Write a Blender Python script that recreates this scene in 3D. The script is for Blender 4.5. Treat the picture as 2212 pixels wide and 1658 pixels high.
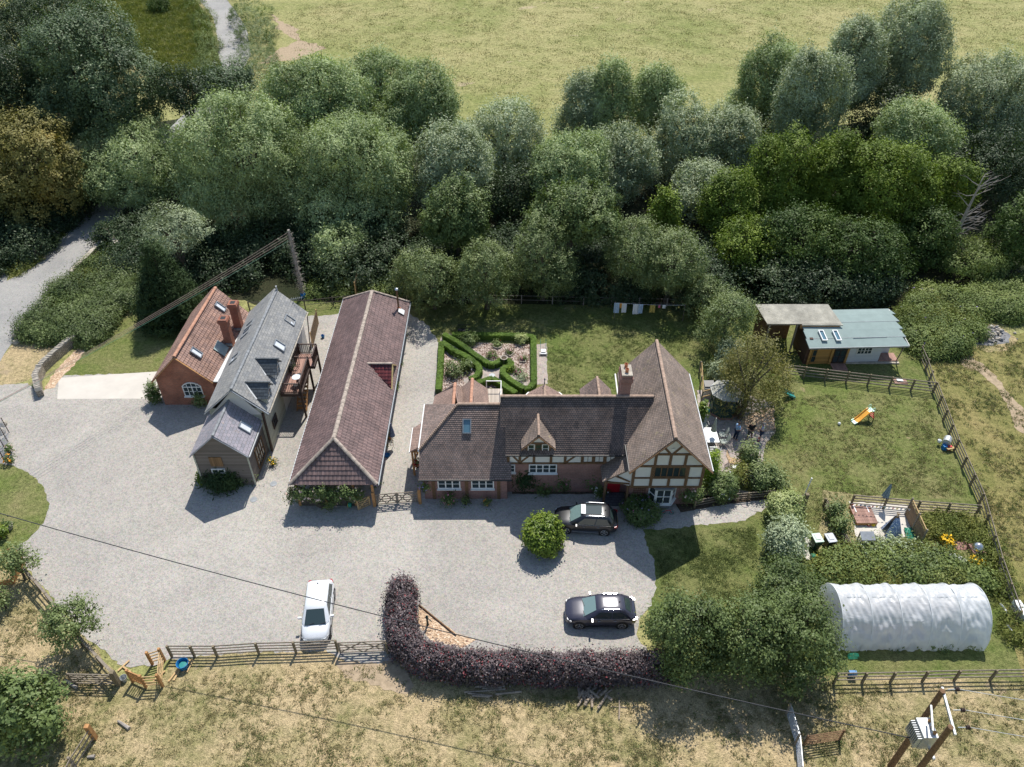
import bpy, math, random
import numpy as np
from mathutils import Vector, Matrix
from math import radians as R, sin, cos, pi
for o in list(bpy.data.objects): bpy.data.objects.remove(o)
S = bpy.context.scene
COL = S.collection
# ---------------------------------------------------------------- camera, sky, sun, exposure
cam = bpy.data.objects.new('camera', bpy.data.cameras.new('camera'))
COL.objects.link(cam); S.camera = cam
cam.location = (0, 0, 43); cam.rotation_euler = (R(50), 0, 0)
cam.data.sensor_width = 36; cam.data.lens = 36*1690/2212; cam.data.clip_end = 3000; cam.data.clip_start = .5
SUN_EL, SUN_AZ = 56.0, 13.5
W = bpy.data.worlds.new('World'); S.world = W; W.use_nodes = True
wn = W.node_tree; bg = wn.nodes['Background']; sky = wn.nodes.new('ShaderNodeTexSky')
sky.sky_type = 'NISHITA'; sky.sun_disc = False; sky.sun_elevation = R(SUN_EL); sky.sun_rotation = R(SUN_AZ)
sky.air_density = 1.2; sky.dust_density = .6
wn.links.new(sky.outputs[0], bg.inputs[0]); bg.inputs[1].default_value = .11
sd = Vector((sin(R(SUN_AZ))*cos(R(SUN_EL)), cos(R(SUN_AZ))*cos(R(SUN_EL)), sin(R(SUN_EL))))
sun = bpy.data.objects.new('sun', bpy.data.lights.new('sun', 'SUN')); COL.objects.link(sun)
sun.data.energy = 4.6; sun.data.angle = R(.53); sun.data.color = (1, .955, .885)
sun.rotation_euler = (-sd).to_track_quat('-Z', 'Y').to_euler(); sun.location = (10, 60, 80)
S.view_settings.view_transform = 'Standard'; S.view_settings.look = 'None'
S.view_settings.exposure = 0.32; S.view_settings.gamma = 1
S.cycles.max_bounces = 6; S.cycles.transparent_max_bounces = 8; S.cycles.diffuse_bounces = 3; S.cycles.glossy_bounces = 3
S.cycles.transmission_bounces = 3
S.cycles.use_adaptive_sampling = True; S.cycles.adaptive_threshold = .02
# ---------------------------------------------------------------- survey: picture point (2212 wide) + height -> place on the ground
_F, _s, _c = 1690., sin(R(40)), cos(R(40))
def g(u, v, z=0.):
    a = (u-1106)/_F; b = -(v-829)/_F
    t = (43-z)/(_s-b*_c)
    return Vector((a*t, (_c+b*_s)*t, z))
def gl(pts, z=0.): return [g(u, v, z) for u, v in pts]
# ---------------------------------------------------------------- object helpers
ORG = {}
def tag(o, label=None, cat=None, group=None, kind=None):
    for k, v in (('label', label), ('category', cat), ('group', group), ('kind', kind)):
        if v: o[k] = v
    return o
def empty(name, loc, label, cat, group=None):
    o = bpy.data.objects.new(name, None); COL.objects.link(o); o.location = loc
    o.empty_display_size = .3; ORG[o.name] = Vector(loc)
    return tag(o, label, cat, group)
def origin(o):
    return ORG.get(o.name, Vector((0, 0, 0)))
def link(name, me, mat, parent=None, loc=None):
    o = bpy.data.objects.new(name, me); COL.objects.link(o)
    for m in (mat if isinstance(mat, (list, tuple)) else [mat]): me.materials.append(m)
    if parent is not None:
        o.parent = parent; ORG[o.name] = origin(parent)
    elif loc is not None:
        o.location = loc; ORG[o.name] = Vector(loc)
    return o
class MB:
    def __init__(s): s.v = []; s.f = []; s.uv = []; s.mi = []; s.cur = 0
    def poly(s, pts, uv=None):
        i = len(s.v); s.v += [tuple(p) for p in pts]; s.f.append(tuple(range(i, i+len(pts))))
        s.uv.append(uv or [(0, 0)]*len(pts)); s.mi.append(s.cur); return s
    def quadbox(s, c, ax, ay, az):          # centre and three half-axis vectors
        c, ax, ay, az = map(Vector, (c, ax, ay, az))
        if ax.cross(ay).dot(az) < 0: ax = -ax
        P = [c+ax*i+ay*j+az*k for i in (-1, 1) for j in (-1, 1) for k in (-1, 1)]
        lx, ly, lz = ax.length*2, ay.length*2, az.length*2
        for q, (w, h) in (((0, 1, 3, 2), (lz, ly)), ((4, 6, 7, 5), (ly, lz)), ((0, 4, 5, 1), (lx, lz)), ((2, 3, 7, 6), (lz, lx)),
                          ((0, 2, 6, 4), (ly, lx)), ((1, 5, 7, 3), (lx, ly))):
            s.poly([P[j] for j in q], [(0, 0), (w, 0), (w, h), (0, h)])
        return s
    def box(s, x0, y0, z0, x1, y1, z1):
        return s.quadbox(((x0+x1)/2, (y0+y1)/2, (z0+z1)/2), ((x1-x0)/2, 0, 0), (0, (y1-y0)/2, 0), (0, 0, (z1-z0)/2))
    def beam(s, a, b, w, h=None, up=(0, 0, 1)):      # rectangular bar from a to b
        a, b = Vector(a), Vector(b); h = h or w; d = b-a
        if d.length < 1e-5: return s
        up = Vector(up)
        if abs(d.normalized().dot(up)) > .98: up = Vector((0, 1, 0))
        x = d.cross(up).normalized(); y = x.cross(d).normalized()
        return s.quadbox((a+b)/2, d/2, x*w/2, y*h/2)
    def tube(s, pts, rad, n=6, cap=True):
        pts = [Vector(p) for p in pts]; rad = rad if isinstance(rad, (list, tuple)) else [rad]*len(pts)
        rings = []; px = None
        for i, p in enumerate(pts):
            d = (pts[min(i+1, len(pts)-1)]-pts[max(i-1, 0)])
            d = d.normalized() if d.length > 1e-6 else Vector((0, 0, 1))
            if px is None: px = d.cross(Vector((0, 0, 1)) if abs(d.z) < .9 else Vector((1, 0, 0))).normalized()
            else: px = (px-d*px.dot(d)).normalized()
            py = d.cross(px)
            rings.append([p+(px*cos(2*pi*k/n)+py*sin(2*pi*k/n))*rad[i] for k in range(n)])
        for r0, r1 in zip(rings, rings[1:]):
            for k in range(n): s.poly([r0[k], r0[(k+1) % n], r1[(k+1) % n], r1[k]])
        if cap: s.poly(rings[0][::-1]); s.poly(rings[-1])
        return s
    def lathe(s, c, prof, n=12, sx=1., sy=1.):       # profile of (radius, z)
        c = Vector(c)
        rings = [[c+Vector((r*cos(2*pi*k/n)*sx, r*sin(2*pi*k/n)*sy, z)) for k in range(n)] for r, z in prof]
        for r0, r1 in zip(rings, rings[1:]):
            for k in range(n): s.poly([r0[k], r0[(k+1) % n], r1[(k+1) % n], r1[k]])
        if prof[-1][0] > 1e-3: s.poly(rings[-1])
        if prof[0][0] > 1e-3: s.poly(rings[0][::-1])
        return s
    def prism(s, pts, d):                            # polygon swept by vector d
        d = Vector(d); pts = [Vector(p) for p in pts]; n = len(pts)
        q = [p+d for p in pts]
        nr = sum((pts[i].cross(pts[(i+1) % n]) for i in range(n)), Vector((0, 0, 0)))
        if nr.dot(d) > 0: pts, q = pts[::-1], q[::-1]
        L = [0.]
        for i in range(n): L.append(L[-1]+(pts[(i+1) % n]-pts[i]).length)
        e1 = (pts[1]-pts[0]).normalized(); e2 = d.cross(e1).normalized()
        f = lambda p: ((p-pts[0]).dot(e1), (p-pts[0]).dot(e2))
        s.poly(pts, [f(p) for p in pts]); s.poly(q[::-1], [f(p) for p in q[::-1]])
        for i in range(n):
            j = (i+1) % n; s.poly([pts[j], pts[i], q[i], q[j]], [(L[i+1], 0), (L[i], 0), (L[i], d.length), (L[i+1], d.length)])
        return s
    def build(s, name, mat, parent=None, smooth=False, loc=None, bevel=0):
        me = bpy.data.meshes.new(name)
        off = origin(parent) if parent is not None else (Vector(loc) if loc is not None else Vector((0, 0, 0)))
        me.from_pydata([(x-off.x, y-off.y, z-off.z) for x, y, z in s.v], [], s.f)
        ul = me.uv_layers.new(name='UVMap')
        flat = [c for uvs in s.uv for u in uvs for c in u]
        ul.data.foreach_set('uv', flat)
        if any(s.mi): me.polygons.foreach_set('material_index', s.mi)
        if smooth:
            import bmesh
            bm = bmesh.new(); bm.from_mesh(me); bmesh.ops.remove_doubles(bm, verts=bm.verts, dist=.0005)
            bm.to_mesh(me); bm.free()
            me.polygons.foreach_set('use_smooth', [True]*len(me.polygons))
            me.set_sharp_from_angle(angle=R(50))
        me.update()
        o = link(name, me, mat, parent, loc)
        if bevel:
            m = o.modifiers.new('bevel', 'BEVEL'); m.width = bevel; m.segments = 1; m.limit_method = 'ANGLE'
        return o
def kids(o): return [c for c in bpy.data.objects if c.parent == o]
def copy_tree(o, loc, rz=0., label=None, sc=None):
    m = {}
    ch = {}
    for c in bpy.data.objects:
        if c.parent is not None: ch.setdefault(c.parent.name, []).append(c)
    def rec(x, par):
        c = x.copy(); COL.objects.link(c)
        if par is not None: c.parent = par
        for k in ch.get(x.name, []): rec(k, c)
        return c
    c = rec(o, None); c.location = loc; c.rotation_euler = (0, 0, rz); ORG[c.name] = Vector(loc)
    if sc: c.scale = (sc,)*3 if isinstance(sc, (int, float)) else sc
    if label: c['label'] = label
    return c
# ---------------------------------------------------------------- material helpers
class NT:
    def __init__(s, name):
        s.m = bpy.data.materials.new(name); s.m.use_nodes = True; s.t = s.m.node_tree
        s.b = s.t.nodes['Principled BSDF']; s.o = s.t.nodes['Material Output']
    def n(s, typ, ins=None, **pr):
        x = s.t.nodes.new('ShaderNode'+typ)
        for k, v in pr.items(): setattr(x, k, v)
        for k, v in (ins or {}).items(): s.set(x, k, v)
        return x
    def set(s, x, k, v):
        if hasattr(v, 'is_output') or hasattr(v, 'links'): s.t.links.new(v, x.inputs[k])
        elif isinstance(v, bpy.types.Node): s.t.links.new(v.outputs[0], x.inputs[k])
        else: x.inputs[k].default_value = v
    def co(s, kind='Object'): return s.n('TexCoord').outputs[kind]
    def noise(s, scale, detail=4, rough=.6, vec=None, dist=0.):
        d = {'Scale': scale, 'Detail': detail, 'Roughness': rough, 'Distortion': dist}
        if vec is not None: d['Vector'] = vec
        return s.n('TexNoise', d).outputs['Fac']
    def ramp(s, fac, stops, interp='LINEAR'):
        r = s.n('ValToRGB', {'Fac': fac}); e = r.color_ramp; e.interpolation = interp
        while len(e.elements) < len(stops): e.elements.new(.5)
        for q, (p, c) in zip(e.elements, stops):
            q.position = p; q.color = (c[0], c[1], c[2], 1) if not isinstance(c, (int, float)) else (c, c, c, 1)
        return r.outputs[0]
    def mix(s, fac, a, b, mode='MIX'):
        x = s.n('Mix', data_type='RGBA', blend_type=mode)
        for i, v in ((0, fac), (6, a), (7, b)):
            if isinstance(v, tuple): v = (v[0], v[1], v[2], 1)
            s.set(x, i, v)
        return x.outputs[2]
    def math(s, op, a, b=0., cl=False):
        x = s.n('Math', operation=op, use_clamp=cl); s.set(x, 0, a); s.set(x, 1, b); return x.outputs[0]
    def bump(s, h, st=.3, dist=.05):
        x = s.n('Bump', {'Height': h, 'Strength': st, 'Distance': dist}); s.set(s.b, 'Normal', x.outputs[0]); return x
    def fin(s, col=None, rough=None, spec=None, metal=None):
        if col is not None: s.set(s.b, 'Base Color', (col[0], col[1], col[2], 1) if isinstance(col, tuple) else col)
        for k, v in (('Roughness', rough), ('Specular IOR Level', spec), ('Metallic', metal)):
            if v is not None: s.set(s.b, k, v)
        return s.m
def plain(name, c, rough=.6, var=.15, scale=6., spec=.4, metal=0, bump=0):
    n = NT(name); co = n.co(); f = n.noise(scale, 5, .6, co)
    col = n.ramp(f, [(.3, tuple(x*(1-var) for x in c)), (.7, tuple(min(1, x*(1+var)) for x in c))])
    if bump: n.bump(n.noise(scale*4, 4, .6, co), bump, .02)
    return n.fin(col, rough, spec, metal)
def uvec(n, sx=1., sy=1.):
    return n.n('Mapping', {'Vector': n.co('UV'), 'Scale': (sx, sy, 1)}).outputs[0]
def grass(name, green, dry, lo=.42, hi=.62, sc=.12, fine=5., bare=None, bare_t=.68, amp=1.):
    n = NT(name); co = n.n('NewGeometry').outputs['Position']
    big = n.noise(sc, 5, .62, co, .6); mid = n.noise(sc*7, 5, .65, co); fn = n.noise(fine, 4, .7, co); vf = n.noise(fine*4, 3, .7, co)
    a = n.math('ADD', n.math('MULTIPLY', big, .55), n.math('ADD', n.math('MULTIPLY', mid, .3), n.math('MULTIPLY', fn, .15)))
    col = n.ramp(a, [(lo, green), (hi, dry)])
    k = n.math('ADD', n.math('MULTIPLY', fn, 1.1*amp), n.math('MULTIPLY', vf, 1.0*amp))
    k = n.ramp(n.math('MULTIPLY', k, 1/(2.1*amp)), [(.34, .48), (.5, 1.), (.64, 1.4)])
    col = n.mix(1., col, k, 'MULTIPLY')
    if bare:
        bn = n.noise(sc*3.1, 6, .7, n.n('Mapping', {'Vector': co, 'Location': (31, 17, 5)}).outputs[0], .3)
        col = n.mix(n.ramp(bn, [(bare_t, 0.), (bare_t+.05, .85)]), col, bare)
    n.bump(n.math('ADD', fn, vf), .7, .12)
    return n.fin(col, .9, .15)
def leafmat(name, c1, c2, c3=None, rough=.5, trans=.35, spec=.4, sc=.5):
    rough += .08; spec *= .6
    n = NT(name); co = n.n('NewGeometry').outputs['Position']
    f = n.noise(sc, 3, .6, co); h = n.noise(9., 2, .6, co)
    a = n.math('ADD', n.math('MULTIPLY', f, .75), n.math('MULTIPLY', h, .27))
    st = [(.34, c1), (.62, c2)]
    if c3: st.append((.72, c3))
    col = n.ramp(a, st)
    n.fin(col, rough, spec)
    tr = n.n('BsdfTranslucent'); n.set(tr, 'Color', n.mix(1., col, (1.25, 1.35, .55), 'MULTIPLY'))
    mx = n.n('MixShader', {0: trans*.55}); n.t.links.new(n.b.outputs[0], mx.inputs[1]); n.t.links.new(tr.outputs[0], mx.inputs[2])
    n.t.links.new(mx.outputs[0], n.o.inputs[0])
    return n.m
def boards(name, c, pitch=.18, axis='Z', dark=.45, rough=.8, var=.25, gap=.12, vec='Object'):
    n = NT(name); co = n.n('NewGeometry').outputs['Position'] if vec == 'Object' else n.co(vec)
    sp = n.n('SeparateXYZ', {0: co}); z = n.math('MULTIPLY', sp.outputs[axis], 1/pitch)
    fr = n.math('FRACT', z); fl = n.math('FLOOR', z)
    wn_ = n.n('TexWhiteNoise', noise_dimensions='1D'); n.set(wn_, 'W', fl)
    gr = n.n('Mapping', {'Vector': co, 'Scale': ((1, 1, 12) if axis == 'Z' else (12, 1, 1))})
    nz = n.noise(2.5, 5, .65, gr.outputs[0])
    k = n.math('ADD', n.math('MULTIPLY', wn_.outputs[0], .5), n.math('MULTIPLY', nz, .6))
    col = n.ramp(k, [(.2, tuple(x*(1-var) for x in c)), (.8, tuple(x*(1+var) for x in c))])
    g_ = n.ramp(fr, [(0., dark), (gap, 1.)])
    col = n.mix(1., col, g_, 'MULTIPLY'); n.bump(fr, .35, .03)
    return n.fin(col, rough, .3)
def brick(name, c1, c2, mortar, w=.215, h=.075, m=.012, rough=.85, vec='UV', bump=.3, offs=.5, stain=.25, dark=(.5, .5, .5), extra=None):
    n = NT(name); v = n.co('UV') if vec == 'UV' else n.n('NewGeometry').outputs['Position']
    b = n.n('TexBrick', {'Vector': v, 'Color1': (*c1, 1), 'Color2': (*c2, 1), 'Mortar': (*mortar, 1), 'Scale': 1., 'Mortar Size': m,
                         'Mortar Smooth': .2, 'Brick Width': w, 'Row Height': h, 'Bias': 0.}, offset=offs)
    wp = n.n('NewGeometry').outputs['Position']
    f = n.noise(.9, 6, .65, wp); k = n.ramp(f, [(.3, 1-stain), (.7, 1+stain)])
    col = n.mix(1., b.outputs['Color'], k, 'MULTIPLY')
    if extra:                                   # lichen or odd tiles
        e = n.noise(extra[1], 5, .75, wp, .4); col = n.mix(n.ramp(e, [(extra[2], 0.), (extra[2]+.08, extra[3])]), col, extra[0])
    if bump: n.bump(b.outputs['Fac'], -bump, .01)
    return n.fin(col, rough, .25)
# ---------------------------------------------------------------- materials
m_far = grass('meadow_grass', (.20, .22, .07), (.37, .325, .155), .38, .66, .05, 1.6, (.42, .34, .22), .64)
m_lawn = grass('lawn_grass', (.11, .15, .036), (.225, .205, .09), .42, .66, .16, 3.6, (.32, .25, .15), .67)
m_lawnp = grass('play_lawn_grass', (.13, .165, .042), (.245, .22, .10), .42, .66, .18, 3.6, (.33, .26, .15), .66)
m_pad = grass('dry_paddock_grass', (.19, .19, .07), (.45, .35, .20), .38, .56, .14, 3.4, (.40, .31, .20), .62)
m_padr = grass('right_paddock_grass', (.15, .165, .045), (.29, .24, .10), .38, .62, .15, 3.4, (.34, .27, .16), .64)
m_rough = grass('rough_meadow', (.19, .19, .075), (.36, .30, .16), .40, .62, .07, 3., None)
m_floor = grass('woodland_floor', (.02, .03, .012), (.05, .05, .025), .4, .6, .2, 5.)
m_soil = plain('soil', (.09, .07, .05), .95, .5, 5., .1, 0, .8)
m_dirt = plain('dirt_path', (.36, .28, .19), .95, .25, 3., .1, 0, .6)
def gravelmat(name, c, big=.1, fine=14., warm=(.50, .46, .40)):
    n = NT(name); co = n.n('NewGeometry').outputs['Position']
    v = n.n('TexVoronoi', {'Vector': co, 'Scale': fine}); v2 = n.n('TexVoronoi', {'Vector': co, 'Scale': fine*.45})
    b = n.noise(big, 6, .6, co, .8); md = n.noise(1.3, 5, .7, co)
    base = n.ramp(n.math('ADD', n.math('MULTIPLY', b, .8), n.math('MULTIPLY', md, .2)), [(.36, c), (.6, warm)])
    sp = n.n('SeparateColor', {0: v.outputs['Color']}); sp2 = n.n('SeparateColor', {0: v2.outputs['Color']})
    k = n.math('ADD', n.math('MULTIPLY', sp.outputs[0], .5), n.math('MULTIPLY', sp2.outputs[0], .5))
    col = n.mix(1., base, n.ramp(k, [(.1, .78), (.5, 1.), (.9, 1.14)]), 'MULTIPLY')
    col = n.mix(.08, col, n.mix(1., col, v.outputs['Color'], 'OVERLAY'))
    n.bump(n.math('ADD', v.outputs['Distance'], n.math('MULTIPLY', md, .15)), .5, .03)
    return n.fin(col, .95, .2)
m_gravel = gravelmat('gravel', (.315, .295, .268), .09, 16., (.40, .375, .335))
m_patio = gravelmat('patio_gravel', (.33, .29, .26), .3, 10., (.38, .33, .29))
m_road = gravelmat('road_surface', (.27, .265, .255), .15, 26., (.35, .34, .32))
m_conc = plain('concrete', (.56, .52, .46), .9, .07, .8, .2, 0, .1)
def chips(name, cols, sc=9.):
    n = NT(name); co = n.n('NewGeometry').outputs['Position']
    v = n.n('TexVoronoi', {'Vector': co, 'Scale': sc}); sp = n.n('SeparateColor', {0: v.outputs['Color']})
    c = n.ramp(sp.outputs[0], [(i/(len(cols)-1)*.9+.05, q) for i, q in enumerate(cols)], 'CONSTANT')
    n.bump(v.outputs['Distance'], .8, .08); return n.fin(c, .9, .2)
m_bark = chips('bark_chips', [(.16, .10, .07), (.42, .34, .29), (.26, .19, .16), (.55, .46, .40), (.20, .14, .12)], 11.)
m_barkp = chips('play_bark', [(.42, .28, .18), (.62, .47, .33), (.50, .36, .24), (.70, .56, .42)], 9.)
m_tile_red = brick('clay_tile_cottage', (.36, .225, .175), (.25, .165, .14), (.06, .035, .03), .24, .30, .018, .85, offs=0., bump=.6, stain=.35, extra=((.36, .28, .24), 6., .60, .6))
m_tile_a = brick('clay_tile_wing', (.32, .235, .20), (.195, .16, .145), (.05, .035, .03), .17, .14, .014, .85, stain=.3, extra=((.42, .17, .10), 3.2, .70, .5))
m_tile_m = brick('clay_tile_dark', (.22, .165, .14), (.13, .108, .10), (.03, .022, .02), .17, .14, .014, .85, stain=.35, extra=((.33, .20, .13), 2.6, .66, .5))
m_tile_w = brick('clay_tile_gable', (.28, .215, .175), (.19, .155, .135), (.05, .04, .035), .17, .14, .014, .85, stain=.3, extra=((.36, .31, .15), 1.6, .60, .55))
m_tile_p = brick('clay_tile_porch', (.36, .25, .205), (.27, .195, .165), (.07, .05, .04), .17, .14, .014, .85, stain=.2)
m_ridge = plain('ridge_tile', (.36, .26, .20), .85, .35, 5., .2)
m_ridge_o = plain('ridge_tile_orange', (.46, .25, .17), .85, .25, 4., .2)
def pantile(name, a, b, c=None):
    m = brick(name, a, b, (.05, .03, .03), .30, .34, .012, .6, offs=.5, stain=.22, extra=((.55, .50, .46), 5.5, .735, .8)); return m
m_pan = pantile('pantile_brown', (.235, .16, .148), (.165, .118, .112))
m_pan_ridge = plain('pantile_ridge', (.37, .31, .26), .9, .4, 3.5, .2)
m_pan_red = brick('pantile_red_glazed', (.19, .05, .05), (.075, .03, .035), (.03, .01, .01), .30, .34, .012, .35, offs=.0, stain=.3)
m_slate = brick('slate_roof', (.31, .305, .29), (.215, .22, .225), (.10, .10, .10), .30, .24, .010, .6, stain=.18, extra=((.34, .31, .22), 2.4, .62, .5))
m_slate2 = brick('slate_purple', (.33, .30, .33), (.24, .24, .27), (.10, .10, .10), .32, .25, .010, .6, stain=.2, extra=((.40, .31, .24), 1.7, .60, .7))
m_slate_d = brick('slate_dark', (.10, .115, .125), (.065, .075, .085), (.03, .03, .035), .30, .24, .012, .6, stain=.2)
m_slate_ridge = plain('slate_ridge', (.22, .23, .24), .7, .3, 4., .3)
m_brick = brick('red_brick', (.36, .115, .065), (.25, .085, .055), (.30, .22, .17), .225, .075, .010, .9, stain=.3)
m_brick2 = brick('pink_brick', (.33, .15, .12), (.24, .11, .095), (.33, .27, .23), .225, .075, .010, .9, stain=.22)
m_plaster = plain('white_plaster', (.74, .72, .67), .9, .05, 2.5, .2, 0, .1)
m_cream = plain('cream_render', (.66, .64, .60), .9, .06, 1.5, .2)
m_yellowwall = plain('yellow_painted_board', (.62, .48, .22), .8, .15, 3., .3)
m_oak = plain('oak_timber', (.17, .10, .055), .8, .35, 7., .25, 0, .3)
m_oak2 = plain('orange_timber', (.42, .22, .09), .75, .25, 6., .3, 0, .2)
m_pine = plain('new_pine', (.50, .34, .17), .8, .2, 7., .3)
m_fence = plain('grey_weathered_timber', (.24, .205, .165), .9, .3, 8., .2, 0, .3)
m_fence_p = plain('greenish_post_timber', (.20, .165, .11), .9, .3, 8., .2)
m_fence_d = plain('dark_fence_timber', (.085, .075, .065), .9, .3, 8., .2)
m_greywood = boards('grey_weatherboard', (.16, .14, .125), .17, 'Z', .25)
m_palewood = boards('pale_weatherboard', (.44, .45, .37), .17, 'Z', .35, var=.15)
m_shedwood = boards('golden_cladding', (.40, .22, .07), .14, 'Z', .5, .6)
m_shedwhite = boards('pale_painted_boards', (.55, .56, .57), .16, 'Z', .75, .7, .05)
m_darkwood = plain('dark_stained_timber', (.055, .032, .025), .6, .25, 6., .4)
m_deckr = boards('deck_boards', (.32, .19, .15), .14, 'X', .5)
m_deckg = boards('deck_boards_grey', (.42, .36, .30), .14, 'X', .5)
m_white = plain('white_paint', (.80, .80, .78), .45, .04, 4., .45)
m_whitepl = plain('white_plastic', (.78, .80, .80), .35, .04, 3., .5)
m_glass = NT('window_glass').fin((.03, .045, .05), .04, .9)
m_glass_b = NT('blind_glass').fin((.62, .65, .68), .25, .6)
m_glass_sky = NT('skylight_glass').fin((.10, .20, .26), .08, .9)
m_lead = plain('lead_flashing', (.25, .27, .29), .45, .2, 3., .5, .25)
m_leadw = plain('pale_flashing', (.62, .63, .62), .6, .12, 2.5, .4)
m_grp = plain('glazed_roof_patch', (.33, .42, .42), .2, .1, 3., .7)
m_black = plain('black_plastic', (.02, .02, .022), .45, .2, 5., .4)
m_grey = plain('grey_metal', (.35, .36, .37), .4, .1, 4., .5, .5)
m_steel = plain('steel_flue', (.62, .63, .64), .25, .08, 4., .5, .9)
m_galv = plain('galvanised_metal', (.48, .50, .51), .45, .12, 3., .5, .5)
m_green_felt = plain('green_mineral_felt', (.25, .315, .30), .9, .08, 1.2, .25, 0, .25)
m_corr = plain('corrugated_sheet', (.40, .38, .32), .8, .35, 1.0, .25)
m_stone = brick('rubble_stone', (.42, .37, .30), (.27, .24, .20), (.12, .10, .08), .38, .14, .02, .95, stain=.4, bump=1., extra=((.5, .48, .42), 3., .58, .7))
m_stonecap = plain('coping_stone', (.40, .36, .30), .95, .35, 4., .2, 0, .4)
m_barktrunk = plain('tree_bark', (.12, .10, .08), .95, .35, 4., .15, 0, .6)
m_deadwood = plain('dead_grey_wood', (.30, .27, .24), .9, .3, 3., .2)
m_log = plain('cut_log', (.32, .26, .20), .9, .35, 4., .2)
m_wire_d = plain('dark_cable', (.03, .03, .035), .5, .1, 2., .4)
m_wire_l = plain('pale_cable', (.45, .44, .42), .5, .2, 9., .4)
m_wire_c = plain('copper_wire', (.26, .18, .15), .5, .2, 9., .4)
m_terra = plain('terracotta', (.42, .17, .09), .85, .2, 5., .2)
m_blue = plain('blue_plastic', (.01, .17, .42), .4, .08, 3., .5)
m_greenpl = plain('green_plastic', (.02, .26, .16), .4, .1, 3., .5)
m_tealpl = plain('teal_plastic', (.02, .22, .20), .4, .1, 3., .5)
m_orangepl = plain('orange_plastic', (.85, .42, .06), .4, .05, 3., .5)
m_redpl = plain('red_plastic', (.55, .02, .03), .4, .1, 3., .5)
m_mintpl = plain('mint_plastic', (.55, .82, .66), .4, .05, 3., .5)
m_yellowpl = plain('yellow_plastic', (.85, .6, .03), .45, .1, 3., .5)
m_tarp = plain('green_tarpaulin', (.015, .16, .10), .5, .25, 2., .4)
m_darkgreen = plain('dark_green_paint', (.02, .06, .055), .5, .15, 4., .4)
m_gazroof = boards('gazebo_roof_boards', (.40, .39, .33), .16, 'Z', .75, .8, .12)
m_canvas = plain('grey_green_canvas', (.42, .46, .40), .9, .1, 4., .2)
m_stripe = NT('striped_canvas')
def _st(n, a, b, sc):
    w = n.n('TexWave', {'Vector': n.co('Object'), 'Scale': sc, 'Distortion': .4}); return n.fin(n.ramp(w.outputs[0], [(.4, a), (.6, b)]), .9, .2)
_st(m_stripe, (.10, .15, .16), (.33, .40, .40), 9.); m_stripe = m_stripe.m
m_bluestripe = NT('blue_grey_canvas'); _st(m_bluestripe, (.10, .13, .22), (.22, .27, .38), 7.); m_bluestripe = m_bluestripe.m
m_ash = plain('ash', (.20, .20, .205), .95, .4, 3., .2, 0, .6)
m_poly = None
n = NT('polythene'); co = n.co('Object')
f = n.noise(1.4, 5, .6, n.n('Mapping', {'Vector': co, 'Scale': (.5, 1, 2.2)}).outputs[0], 1.2); f2 = n.noise(.8, 4, .6, co)
n.fin(n.ramp(f2, [(.35, (.88, .90, .93)), (.7, (.95, .95, .95))]), .38, .6); n.bump(f, .45, .12)
tr = n.n('BsdfTranslucent', {0: (.75, .8, .84, 1)}); tp = n.n('BsdfTransparent', {0: (.9, .93, .95, 1)})
mx = n.n('MixShader', {0: .40}); n.t.links.new(n.b.outputs[0], mx.inputs[1]); n.t.links.new(tr.outputs[0], mx.inputs[2])
mx2 = n.n('MixShader', {0: n.ramp(f2, [(.3, .12), (.7, .24)])}); n.t.links.new(mx.outputs[0], mx2.inputs[1]); n.t.links.new(tp.outputs[0], mx2.inputs[2])
n.t.links.new(mx2.outputs[0], n.o.inputs[0]); m_poly = n.m
# leaves
L_willow = leafmat('willow_leaves', (.15, .205, .08), (.38, .46, .22), (.55, .62, .38), .5, .32, .45, .25)
L_silver = leafmat('silver_willow_leaves', (.18, .225, .12), (.42, .48, .30), (.58, .63, .46), .5, .25, .5, .25)
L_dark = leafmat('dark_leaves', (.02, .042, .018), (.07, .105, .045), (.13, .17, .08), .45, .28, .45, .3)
L_ash = leafmat('ash_leaves', (.05, .085, .04), (.15, .21, .10), (.29, .35, .20), .45, .3, .5, .3)
L_alder = leafmat('alder_leaves', (.055, .10, .015), (.21, .28, .04), (.34, .41, .075), .5, .35, .35, .35)
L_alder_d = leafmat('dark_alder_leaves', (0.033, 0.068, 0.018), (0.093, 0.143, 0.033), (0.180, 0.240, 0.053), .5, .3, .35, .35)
L_green = leafmat('garden_tree_leaves', (0.065, 0.109, 0.031), (0.178, 0.232, 0.078), (0.279, 0.333, 0.132), .45, .3, .45, .4)
L_fruit = leafmat('fruit_tree_leaves', (0.087, 0.131, 0.041), (0.232, 0.283, 0.109), (0.362, 0.399, 0.174), .45, .3, .5, .5)
L_autumn = leafmat('tinted_leaves', (0.083, 0.098, 0.027), (0.285, 0.247, 0.075), (0.450, 0.307, 0.090), .5, .3, .35, .25)
L_conifer = leafmat('conifer_needles', (0.018, 0.039, 0.015), (0.057, 0.093, 0.030), (0.112, 0.150, 0.042), .6, .12, .3, .5)
L_box = leafmat('box_leaves', (0.069, 0.131, 0.018), (0.144, 0.237, 0.033), (0.200, 0.294, 0.050), .5, .3, .35, .8)
L_bush = leafmat('laurel_leaves', (0.069, 0.125, 0.013), (0.213, 0.281, 0.035), (0.350, 0.388, 0.062), .35, .3, .5, .9)
L_copper = leafmat('copper_beech_leaves', (.05, .038, .04), (.15, .115, .12), (.36, .32, .33), .4, .15, .6, .9)
L_pink = leafmat('young_red_leaves', (0.192, 0.036, 0.042), (0.360, 0.084, 0.096), None, .45, .3, .5, .8)
L_hazel = leafmat('hazel_leaves', (.045, .075, .022), (.16, .21, .07), (.28, .33, .12), .45, .3, .45, .35)
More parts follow.
